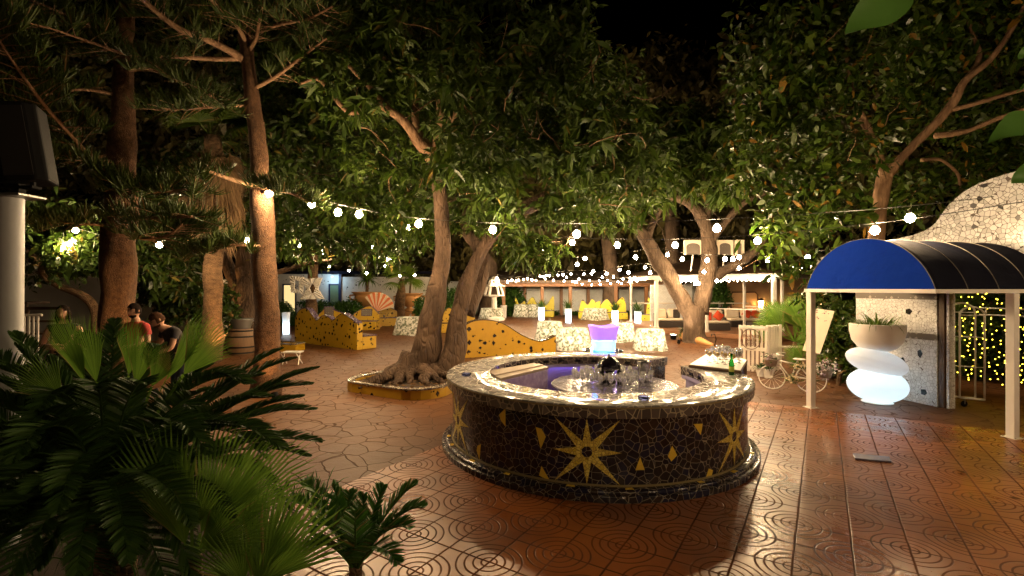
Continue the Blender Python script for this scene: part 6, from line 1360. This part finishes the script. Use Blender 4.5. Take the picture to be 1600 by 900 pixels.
tips = [((650, 757, 3.75), .10), ((662, 792, 3.55), .12), ((640, 825, 3.45), .12), ((600, 760, 3.9), .05), ((545, 768, 4.1), .04), ((570, 772, 3.75), .03), ((515, 775, 4.2), .16), ((470, 752, 4.0), .14), ((440, 790, 3.7), .20), ((460, 880, 3.3), .16), ((520, 760, 3.6), .08), ((620, 880, 3.2), .14), ((555, 800, 3.2), .06), ((490, 830, 3.3), .16)]
cycad('small bright green young palm at the bottom of the picture, left of the bar', C1, [(P(*t), l) for t, l in tips], 46, .17, 'leaf_young', 'young palm', (.05, .1))
palm_bush('pale green fan palm at the left edge in front of the terrace', P(195, 720, 3.5), 8, 0, 0, M['leaf_fore'], spread=62, fans=[(P(70, 478, 3.3), .60), (P(112, 490, 3.35), .52), (P(205, 492, 3.5), .45), (P(222, 520, 3.4), .40), (P(318, 478, 3.5), .62), (P(345, 500, 3.4), .5), (P(262, 535, 3.4), .36), (P(25, 560, 3.0), .4)], droop=.05, seg=22)
palm_bush('fan palm with upright slit leaves right of the dark sago palm', P(300, 870, 3.2), 9, 0, 0, M['leaf_fore'], spread=62, fans=[(P(212, 665, 3.1), .78), (P(250, 690, 3.2), .6), (P(385, 640, 3.4), .85), (P(400, 700, 3.5), .6), (P(470, 672, 3.6), .85), (P(300, 720, 2.9), .6), (P(370, 790, 3.0), .55), (P(240, 760, 2.9), .55), (P(430, 800, 3.1), .6)], droop=.06, seg=20)
palm_bush('low fan palm at the bottom edge between the two sago palms', P(395, 930, 3.1), 6, 0, 0, M['leaf_fore'], spread=85, fans=[(P(430, 775, 3.2), .65), (P(490, 800, 3.2), .65), (P(385, 800, 3.3), .45), (P(330, 840, 3.0), .42), (P(430, 880, 2.9), .4), (P(350, 900, 2.8), .4)], droop=.08, seg=18)
gt = []
for k in range(1600): x, y = random.uniform(-4.6, -1.8), random.uniform(1.8, 5.0); gt.append((x, y))
V, Ff = leaf_batch(np.array([(x, y, .09) for x, y in gt]), np.array([Vector((random.gauss(0, .4), random.gauss(0, .4), 1)).normalized() for _ in gt]), RNG.uniform(.15, .45, len(gt)), np.full(len(gt), .012), .4)
tag(raw_mesh('grass', V, Ff, M['leaf_hedge']), 'grass and straw between the foreground palms', 'grass', kind='stuff')
# ------------------------------------------------------------------ pole with loudspeaker
c = Vector((X(16, 4.0), 4.0, 0)); o = thing('steel_pole', 'thick pale metal pole at the left edge carrying the loudspeaker', 'pole', c)
mb = MB(); mb.tube([(c.x - .02, c.y, 0), (c.x + .005, c.y, 1.4), (c.x + .015, c.y, 2.94)], [.076, .076, .076], 32); mb.build('shaft', plain('galvanised_pole', (.52, .53, .55), .45, 0, .14, 4, .1), o, smooth=True, auto=40)
mb = MB(); mb.bbox((c.x - .11, c.y - .12, 2.941), (c.x + .19, c.y + .12, 2.965), .006); mb.build('top_plate', M['zinc'], o)
s = thing('loudspeaker', 'black wedge loudspeaker on top of the pale pole', 'loudspeaker', (c.x + .07, c.y, 2.966)); q = s.location
mm = Matrix.Translation(q + Vector((.02, 0, .42))) @ Matrix.Rotation(R(24), 4, 'Z') @ Matrix.Rotation(R(-8), 4, 'Y')
mb = MB(); mb.slab([(-.16, -.10), (-.08, -.16), (.10, -.16), (.17, -.10), (.15, .16), (-.15, .16)], -.33, .30); mb.v = [tuple(mm @ Vector(v)) for v in mb.v]; mb.build('cabinet', M['black'], s, bevel=.02)
mb = MB(); mb.box((-.08, -.168, -.29), (.10, -.1605, .26), mm); mb.build('grille', M['iron'], s)
mb = MB(); mb.box((-.03, -.03, 0), (.03, .03, .12), Matrix.Translation(q)); mb.tube([q + Vector((-.14, 0, .06)), q + Vector((-.16, -.05, .3))], .018, 6); mb.tube([q + Vector((.12, 0, .06)), q + Vector((.16, -.05, .3))], .018, 6); mb.box((-.16, -.04, .05), (.15, .04, .07), Matrix.Translation(q)); mb.build('bracket', M['black'], s)
# near leaves of a tree at the right edge of the frame
o = thing('overhanging_branch', 'leafy branch hanging into the picture from above the right edge', 'branch', P(1650, -60, 2.3))
def big_leaf(base, tip, w, nrm, parent):
    base, tip = Vector(base), Vector(tip); d = (tip - base); L = d.length; d.normalize(); s = d.cross(Vector(nrm)).normalized(); n = s.cross(d); V = []; Ff = []; st = 12
    for i in range(st + 1):
        t = i / st; ww = w * math.sin(math.pi * min(1, t**.75)) ** .8 + .001; c = base + d*L*t - n * .10*L*(t*t) ; wav = .012*math.sin(t*9)
        V += [c - s*ww + n*(ww*.30 + wav), c, c + s*ww + n*(ww*.30 - wav)]
    for i in range(st): k = 3*i; Ff += [(k, k+1, k+4, k+3), (k+1, k+2, k+5, k+4)]
    return raw_mesh('leaf', [tuple(v) for v in V], Ff, M['leaf_near'], parent, True)
M['leaf_near'] = leafm('near_leaf', (.045, .12, .02), (.065, .15, .03), None, 0, .35, .25)
big_leaf(P(1415, -12, 2.0), P(1326, 46, 2.0), .085, (.2, -1, .5), o); big_leaf(P(1640, 175, 1.9), P(1549, 216, 1.9), .06, (.1, -.8, .8), o); big_leaf(P(1640, 240, 1.8), P(1589, 285, 1.8), .05, (.2, -1, .2), o); big_leaf(P(1650, 120, 1.9), P(1590, 138, 1.9), .03, (0, -.6, 1), o); big_leaf(P(1630, 60, 2.0), P(1597, 90, 2.0), .04, (.2, -1, .3), o)
mb = MB(); mb.tube([P(1760, 120, 2.2), P(1680, 140, 2.0), P(1640, 175, 1.9), P(1640, 242, 1.8)], .008, 6); mb.tube([P(1760, 120, 2.2), P(1600, -60, 2.1), P(1415, -13, 2.0)], .009, 6); mb.tube([P(1680, 140, 2), P(1650, 120, 1.9), P(1630, 58, 2.0)], .006, 6); mb.build('twig', M['bark_limb'], o, smooth=True)
o_tr = None

# ================================================================== people on the terrace
def person(label, base, face, joints, shirt, hair_mat, hair, sleeves=.32, scale=1.0, top_z=None, head_tilt=0.0, pants='denim'):
    """joints: dict of joint positions in body space (x right, y forward -> towards 'face' angle, z up, metres)"""
    o = thing('person', label, 'person', base); J = {k: Vector(v) * scale for k, v in joints.items()}
    me = bpy.data.meshes.new('body'); names = list(J); E = [('pelvis', 'waist'), ('waist', 'chest'), ('chest', 'neck'), ('neck', 'skull')]
    for s in 'lr': E += [('chest', 'sh'+s), ('sh'+s, 'el'+s), ('el'+s, 'wr'+s), ('wr'+s, 'hand'+s), ('pelvis', 'hip'+s), ('hip'+s, 'kn'+s), ('kn'+s, 'an'+s), ('an'+s, 'toe'+s)]
    me.from_pydata([J[k] for k in names], [(names.index(a), names.index(b)) for a, b in E], [])
    ob = bpy.data.objects.new('tmp', me); COL.objects.link(ob); md = ob.modifiers.new('skin', 'SKIN')
    rad = dict(pelvis=.145, waist=.125, chest=.138, neck=.058, skull=.06); per = dict(sh=.052, el=.043, wr=.030, hand=.036, hip=.092, kn=.06, an=.042, toe=.035)
    for i, k in enumerate(names): r = rad.get(k) or per[k[:-1]]; sv = me.skin_vertices[0].data[i]; sv.radius = (r * scale, r * scale * (.72 if k in ('pelvis', 'waist', 'chest') else 1)); sv.use_root = (k == 'pelvis')
    ob.modifiers.new('sub', 'SUBSURF').levels = 2
    dg = bpy.context.evaluated_depsgraph_get(); dg.update(); m1 = bpy.data.meshes.new_from_object(ob.evaluated_get(dg)); bpy.data.objects.remove(ob)
    vs = [v.co.copy() for v in m1.vertices]; fs = [tuple(p.vertices) for p in m1.polygons]; mb = MB(); mb.add(vs, fs)
    # head: ellipsoid with jaw, brow, nose, ears
    hc = J['skull'] + Vector((0, .012, .085)) * scale; hm = Matrix.Rotation(head_tilt, 4, 'X'); hb = MB(); hb.ball((0, 0, 0), (.075, .095, .118), 28, 20)
    hv = []
    for v in hb.v:
        v = Vector(v); jaw = max(0, -v.z / .118); v.x *= 1 - .28 * jaw; v.y = v.y * (1 - .10 * jaw) + .012 * jaw
        if v.y > 0: v.y -= .010 * math.exp(-((v.z - .012) / .018) ** 2) * math.exp(-((abs(v.x) - .032) / .018) ** 2); v.y += .026 * math.exp(-(v.x / .012) ** 2) * math.exp(-((v.z + .018) / .020) ** 2) + .006 * math.exp(-(v.x / .025) ** 2) * math.exp(-((v.z + .062) / .012) ** 2)
        hv.append(hc + (hm @ v) * scale)
    mb.add(hv, hb.f)
    for s in (-1, 1): eb = MB(); eb.ball((s*.076, -.008, 0), (.010, .020, .030), 10, 8); mb.add([hc + (hm @ Vector(v)) * scale for v in eb.v], eb.f)
    for s, sg in (('l', -1), ('r', 1)):     # fingers
        d = (J['hand'+s] - J['wr'+s]).normalized(); q = d.cross(Vector((0, 0, 1))); q = q.normalized() if q.length > .1 else Vector((1, 0, 0)); n = q.cross(d)
        for k in range(4): b = J['hand'+s] + q * (.024 * (k - 1.5)); L = (.072, .082, .078, .062)[k]; mb.tube([b, b + d*L*.55 - n*.006, b + d*L - n*.028], [.0115, .010, .007], 7)
        b = J['wr'+s] + d*.03; mb.tube([b, b + q*.04*sg + d*.03, b + q*.045*sg + d*.065], [.013, .012, .008], 7)
    rot = rotz(face, base); mb.v = [tuple(rot @ Vector(v)) for v in mb.v]
    b = mb.build('body', M['skin'], o, smooth=True); rm = b.modifiers.new('r', 'REMESH'); rm.mode = 'VOXEL'; rm.voxel_size = .0115; rm.use_smooth_shade = True
    dg = bpy.context.evaluated_depsgraph_get(); dg.update(); m2 = bpy.data.meshes.new_from_object(b.evaluated_get(dg)); m2.polygons.foreach_set('use_smooth', [True]*len(m2.polygons)); b.modifiers.clear(); b.data = m2; m2.materials.clear(); m2.materials.append(M['skin'])
    inv = rot.inverted(); off = Vector(base)
    def near(p, a, bb): ab = bb - a; t = max(0, min(1, (p-a).dot(ab)/ab.length_squared)); return (p - a - ab*t).length, t
    segs = [(J[a], J[c], a, c) for a, c in E]
    def cover(name, mat, test, puff):
        keep = []; 
        loc = [inv @ (v.co + off) for v in m2.vertices]
        tagv = []
        for p in loc: dd = [(near(p, a, c), x, y) for a, c, x, y in segs]; best = min(dd, key=lambda q: q[0][0]); tagv.append((best[1], best[2], best[0][1]))
        ok = [test(p, *tg) for p, tg in zip(loc, tagv)]
        idx = {}; V = []; Fc = []
        for poly in m2.polygons:
            if all(ok[i] for i in poly.vertices):
                f = []
                for i in poly.vertices:
                    if i not in idx: idx[i] = len(V); v = m2.vertices[i]; V.append(v.co + v.normal * (puff + .004*noise.noise(v.co*9)))
                    f.append(idx[i])
                Fc.append(f)
        me = bpy.data.meshes.new(name); me.from_pydata([tuple(v) for v in V], [], Fc); me.materials.append(mat); me.polygons.foreach_set('use_smooth', [True]*len(Fc)); me.update(); oo = bpy.data.objects.new(name, me); COL.objects.link(oo); oo.parent = o; return oo
    nz = J['neck'].z
    cover('shirt', M[shirt], lambda p, a, c, t: (a in ('waist', 'chest', 'pelvis') and c in ('waist', 'chest', 'neck') and p.z < nz - .01 and p.z > J['pelvis'].z - .03) or c[:2] == 'sh' or (a[:2] == 'sh' and t < sleeves), .014)
    cover('trousers', M[pants], lambda p, a, c, t: (p.z < J['pelvis'].z + .04 and (a in ('pelvis',) or a[:3] == 'hip' or (a[:2] == 'kn' and t < .95))), .010)
    cover('shoes', M['black'], lambda p, a, c, t: a[:2] == 'an' or (a[:2] == 'kn' and t > .93), .012)
    # hair: shell over the skull, longer behind for long hair
    hb = MB(); hb.ball((0, 0, 0), (.084, .104, .128), 28, 20); V = []
    for v in hb.v:
        v = Vector(v)
        if hair == 'long' and v.z < .02 and v.y < .055: v.z = v.z * 2.7 - .02; v.x *= 1.16 + .25*max(0, -v.z); v.y = v.y*(1.0 if v.y < 0 else 1.3) - .008
        v += v.normalized() * (.010 * noise.noise(v * 24) + .006 * noise.noise(v * 60)); V.append(v)
    keep = [f for f in hb.f if not all((V[i].y > .035 and V[i].z < .060) or (hair != 'long' and V[i].z < -.03) or (hair == 'long' and V[i].y > .062) for i in f)]
    me = bpy.data.meshes.new('hair'); me.from_pydata([tuple(rot @ (hc + (hm @ v) * scale) - off) for v in V], [], keep); me.materials.append(M[hair_mat]); me.polygons.foreach_set('use_smooth', [True]*len(keep)); h = bpy.data.objects.new('hair', me); COL.objects.link(h); h.parent = o
    if hair == 'beard':
        hb = MB(); hb.ball((0, .012, -.012), (.064, .090, .106), 20, 14); keep = [f for f in hb.f if all(hb.v[i][2] < -.045 and hb.v[i][1] > .0 for i in f)]; used = sorted({i for f in keep for i in f}); rm_ = {i: k for k, i in enumerate(used)}; V = [Vector(hb.v[i]) for i in used]; keep = [tuple(rm_[i] for i in f) for f in keep]
        me = bpy.data.meshes.new('beard'); me.from_pydata([tuple(rot @ (hc + (hm @ v) * scale) - off) for v in V], [], keep); me.materials.append(M[hair_mat]); h2 = bpy.data.objects.new('beard', me); COL.objects.link(h2); h2.parent = o
    for s in (-1, 1):
        eb = MB(); eb.ball((s*.032, .083, .012), (.010, .006, .006), 10, 8); mb2 = MB(); mb2.add([rot @ (hc + (hm @ Vector(v)) * scale) for v in eb.v], eb.f); mb2.build('eye', M['black_gloss'], o, smooth=True)
        eb = MB(); eb.tube([(s*.018, .089, .030), (s*.034, .087, .036), (s*.05, .076, .031)], .0032, 6); mb2 = MB(); mb2.add([rot @ (hc + (hm @ Vector(v)) * scale) for v in eb.v], eb.f); mb2.build('eyebrow', M[hair_mat], o)
    eb = MB(); eb.tube([(-.022, .090, -.058), (0, .098, -.056), (.022, .090, -.058)], .0055, 6); mb2 = MB(); mb2.add([rot @ (hc + (hm @ Vector(v)) * scale) for v in eb.v], eb.f); mb2.build('mouth', M['red_pot'], o, smooth=True)
    return o
J0 = dict(pelvis=(0, 0, .95), waist=(0, .01, 1.10), chest=(0, 0, 1.32), neck=(0, .0, 1.47), skull=(0, .02, 1.54), hipl=(-.10, 0, .90), hipr=(.10, 0, .90), knl=(-.11, .03, .50), knr=(.11, .03, .50), anl=(-.11, -.02, .075), anr=(.11, -.02, .075), toel=(-.12, .13, .04), toer=(.12, .13, .04),
          shl=(-.185, -.01, 1.40), shr=(.185, -.01, 1.40), ell=(-.24, .0, 1.12), elr=(.24, .0, 1.12), wrl=(-.22, .16, .92), wrr=(.22, .16, .92), handl=(-.21, .23, .87), handr=(.21, .23, .87))
def pose(**k): d = dict(J0); d.update(k); return d
TZ_ = .212
# woman, arms folded across her waist, looking to the right of the picture
person('woman with long dark hair in a dark sleeveless top, arms folded, at the far left', (X(100, 7.6), 7.6, TZ_), R(180) + R(22) , pose(ell=(-.27, .03, 1.10), elr=(.27, .03, 1.10), wrl=(-.02, .21, 1.07), wrr=(.05, .24, 1.13), handl=(.08, .22, 1.08), handr=(-.05, .25, 1.14)), 'shirt_dark', 'hair', 'long', .0, .985, head_tilt=R(-6), pants='shirt_dark')
person('bearded man in a red T-shirt with short dark hair, standing beside the rough pine trunk', (X(213, 7.7), 7.7, TZ_), R(180) + R(-14), pose(wrl=(-.10, .25, 1.08), handl=(-.03, .31, 1.10), wrr=(.16, .24, 1.04), handr=(.10, .30, 1.05)), 'shirt_red', 'hair', 'beard', .55, 1.0, head_tilt=R(-4))
person('brown-haired man in a dark shirt bending his head forward, rightmost of the people', (X(282, 7.6), 7.6, TZ_), R(180) + R(-35), pose(waist=(0, .04, 1.08), chest=(0, .12, 1.27), neck=(0, .22, 1.38), skull=(0, .30, 1.42), shl=(-.185, .13, 1.34), shr=(.185, .13, 1.34), ell=(-.25, .22, 1.08), elr=(.25, .22, 1.08), wrl=(-.15, .42, 1.02), wrr=(.15, .42, 1.02), handl=(-.10, .48, 1.0), handr=(.10, .48, 1.0)), 'shirt_dark', 'hair_brown', 'beard', .5, 1.0, head_tilt=R(-30))

# ================================================================== string lights
bulb_mesh = {}
def string(label, cable, bulbs, drop=.10, rb=.06, group=None):
    """cable [(px,py,Y)], bulbs [(px,py,Y)]: bulb centres; short leads run up to the cable"""
    cp = [P(*c) for c in spline(cable, 6)]; o = thing('string_light', label, 'string lights', cp[0], group)
    mb = MB(); mb.tube(cp, .006, 5); 
    for b in bulbs:
        p = P(*b); near = min(cp, key=lambda q: (q - p).length); top = p + Vector((0, 0, rb + .05)); mb.tube([top, Vector((top.x, top.y, max(near.z, top.z + .02))), near], .004, 4, caps=False)
    mb.build('cable', M['wire'], o)
    for b in bulbs:
        p = P(*b) - o.location
        if rb not in bulb_mesh:
            m0 = MB(); m0.lathe([(0, -rb), (rb*.6, -rb*.8), (rb, -rb*.1), (rb*.8, rb*.55), (rb*.42, rb*1.0), (0, rb*1.02)], (0, 0, 0), 10); x = m0.build('bulb', M['bulb'], o, smooth=True, local=True); x.location = p
            m0 = MB(); m0.lathe([(0, rb*1.03), (.016, rb*1.03), (.018, rb + .02), (.012, rb + .055), (0, rb + .057)], (0, 0, 0), 8); s = m0.build('socket', M['black'], x, smooth=True, local=True); bulb_mesh[rb] = (x.data, s.data)
        else:
            x = bpy.data.objects.new('bulb', bulb_mesh[rb][0]); COL.objects.link(x); x.parent = o; x.location = p; s = bpy.data.objects.new('socket', bulb_mesh[rb][1]); COL.objects.link(s); s.parent = x
    return o
G_ = 'festoon strings of warm bulbs'
string('nearest bulb string, swinging from the leaning pine across the bar to the top right', [(408, 286, 9.7), (487, 309, 9.6), (561, 326, 9.5), (654, 341, 9.4), (800, 349, 9.2), (1000, 347, 8.9), (1200, 338, 8.6), (1420, 322, 8.3), (1600, 301, 8.1), (1760, 280, 7.9)],
       [(421, 302, 9.7), (487, 319, 9.6), (528, 332, 9.55), (561, 335, 9.5), (654, 350, 9.4), (770, 359, 9.25), (901, 366, 9.05), (1120, 357, 8.75)], group=G_, rb=.07)
string('bulb string ending in two big bulbs above the blue canopy', [(600, 340, 13.8), (700, 360, 13.2), (800, 366, 12.6), (890, 371, 12), (1030, 374, 11.1), (1180, 367, 10.2), (1290, 357, 8.9), (1375, 348, 8.1), (1480, 334, 7.6), (1600, 315, 7.4), (1760, 290, 7.2)],
       [(638, 356, 13.5), (736, 373, 13), (894, 379, 12), (965, 383, 11.6), (1055, 383, 11), (1184, 376, 10.2), (1367, 360, 8.1), (1422, 341, 7.8)], group=G_, rb=.07)
string('bulb string looping in front of the forked tree', [(840, 372, 17), (890, 400, 16), (960, 396, 15.5), (1030, 388, 15), (1080, 397, 14.5), (1140, 398, 14), (1210, 400, 13.5), (1300, 390, 12)],
       [(848, 392, 17), (914, 404, 16), (902, 413, 16), (993, 402, 15.3), (1043, 398, 15), (1066, 405, 14.7), (1105, 407, 14.3), (1133, 405, 14.1), (1145, 405, 14), (1155, 402, 14), (1200, 406, 13.6), (1262, 402, 12.5)], group=G_)
string('bulb string over the clothed tables in the middle distance', [(890, 405, 22), (930, 424, 21), (970, 416, 20.5), (1010, 412, 20), (1060, 420, 19), (1100, 420, 18), (1170, 410, 17)],
       [(900, 441, 22), (927, 424, 21.5), (948, 428, 21), (968, 422, 20.5), (982, 426, 20.3), (1008, 418, 20), (1016, 426, 20), (1040, 418, 19.5), (1051, 427, 19.2), (1100, 425, 18), (1120, 439, 17.6), (1155, 419, 17.2)], group=G_)
for i, Yv in enumerate((25.5, 29.0, 32.5)):
    n = 15 + i; bl = []
    for k in range(n):
        t = (k + .5 + random.uniform(-.3, .3)) / n; px = 770 + t * 250; bl.append((px, (432, 436, 441)[i] + 5 * math.sin(t * 9 + i) + random.uniform(-2, 2), Yv))
    string(('nearest of the three rows of bulbs before the arcade', 'middle row of the three rows of bulbs before the arcade', 'farthest row of bulbs, just under the arcade beam')[i], [(b[0], b[1] - 6, b[2]) for b in bl[::2]] + [(1030, 430, Yv)], bl, rb=.048, group=G_)
string('bulb string in the leaves above the long yellow bench', [(440, 372, 16.5), (504, 386, 16.5), (583, 378, 16.5), (640, 362, 16.5)], [(466, 384, 16.5), (504, 394, 16.5), (583, 387, 16.5), (607, 405, 16.5)], group=G_)
string('bulb string before the dotted building', [(500, 410, 22), (545, 416, 22), (600, 408, 22), (660, 420, 22)], [(515, 417, 22), (545, 423, 22), (573, 427, 22), (602, 416, 22), (625, 431, 22), (648, 430, 22)], rb=.048, group=G_)
string('bulb string among the dark trees at the far left', [(40, 350, 12), (100, 352, 12), (180, 372, 11.5), (250, 376, 11.5), (330, 372, 11.5), (390, 368, 12)], [(99, 389, 12), (108, 381, 12), (118, 360, 12), (249, 383, 11.5), (386, 376, 12)], rb=.065, group=G_)
string('pair of bulbs hanging in front of the right limb of the forked tree', [(1060, 436, 18.5), (1084, 436, 18.5), (1100, 434, 18.5)], [(1086, 443, 18.5), (1092, 443, 18.5)], group=G_)
def fill_string(label, cable, bulbs):
    o = thing('string_light', label, 'string lights', cable[0], G_); cp = [Vector(p) for p in spline(cable, 8)]
    mb = MB(); mb.tube(cp, .006, 5); mb.build('cable', M['wire'], o)
    for p in bulbs:
        p = Vector(p); x = bpy.data.objects.new('bulb', bulb_mesh[.06][0]); COL.objects.link(x); x.parent = o; x.location = p - o.location
        s = bpy.data.objects.new('socket', bulb_mesh[.06][1]); COL.objects.link(s); s.parent = x
cab = [tuple(P(1760, 280, 7.9)), (8.6, 4.5, 3.7), (6.0, 1.0, 3.5), (2.5, -1.6, 3.5), (-.8, -2.4, 3.6)]
fill_string('unseen bulb string added overhead past the viewpoint to light the bar front', cab, [(p[0], p[1], p[2] - .1) for p in spline(cab, 5)[3::3]])  # out-of-view bulbs added as fill light for the bar front
# eave fairy lights of the pavilion
for i, (a, bq, lab) in enumerate(((lerp(FL, FR, .18), lerp(FL, FR, .46), 'white fairy lights along the left eave of the pavilion'), (lerp(FL, FR, .55), lerp(FL, FR, 1.0), 'white fairy lights along the right eave of the pavilion'))):
    o = thing('eave_lights', lab, 'fairy lights', Vector((a.x, a.y, 2.5))); mb = MB(); e = (bq - a).normalized(); ofs = Vector((e.y, -e.x, 0)) * .13
    pts = [lerp(a, bq, t) + ofs + Vector((0, 0, 2.55 + .05*math.sin(t*40))) for t in np.linspace(0, 1, 28)]; mb.tube(pts, .005, 4); mb.build('cable', M['wire'], o)
    for p in pts[1::2]: m0 = MB(); m0.ball(p + Vector((0, 0, -.03)), .022, 6, 4); m0.build('bulb', M['fairy_white'], o)
# ground spotlights at the trees
def uplight(label, loc, target, watts, col=(1.0, .50, .16), r=.05, size=70):
    loc = Vector(loc); o = thing('ground_spotlight', label, 'spotlight', loc); d = (Vector(target) - loc).normalized(); q = d.to_track_quat('Z', 'Y').to_matrix().to_4x4(); c = loc + Vector((0, 0, .12))
    mb = MB(); mb.lathe([(0, -.08), (.05, -.08), (.06, -.06), (.065, .05), (.055, .05), (.05, .02), (0, .015)], c, 16, q); mb.build('housing', M['black'], o, smooth=True, auto=40); mb = MB(); mb.lathe([(.05, .022), (0, .03)], c, 12, q); mb.build('lens', M['spot_lens'], o)
    mb = MB(); mb.tube([loc, c], .012, 6); mb.build('spike', M['black'], o); lamp('lamp_bulb', c + d*.075, watts, col, o, .03, R(size), (-d).to_track_quat('Z', 'Y').to_euler())
tp = P(418, 590, 10); uplight('small spotlight on the ground aimed at the leaning pine', (tp.x + .42, 9.45, .0), (tp.x, 10, 1.4), 12)
tp = P(378, 500, 17.6); uplight('small spotlight aimed at the tree trunk behind the barrel', (tp.x - .75, 17.0, 0), (tp.x - .1, 17.6, 1.6), 150)
tp = P(333, 500, 13); uplight('small spotlight aimed at the shaggy fan palm', (tp.x + .6, 12.5, 0), (tp.x, 13, 2.4), 60)
tp = P(183, 450, 9); uplight('small spotlight aimed at the stout rough pine', (tp.x + .9, 8.72, .212), (tp.x, 9, 2.6), 40)
tp = Vector((X(1085, 19.7), 19.7, 0)); uplight('small spotlight at the foot of the forked tree', (tp.x - .9, 18.9, 0), (tp.x, 19.7, 2.4), 70, (1, .7, .4))
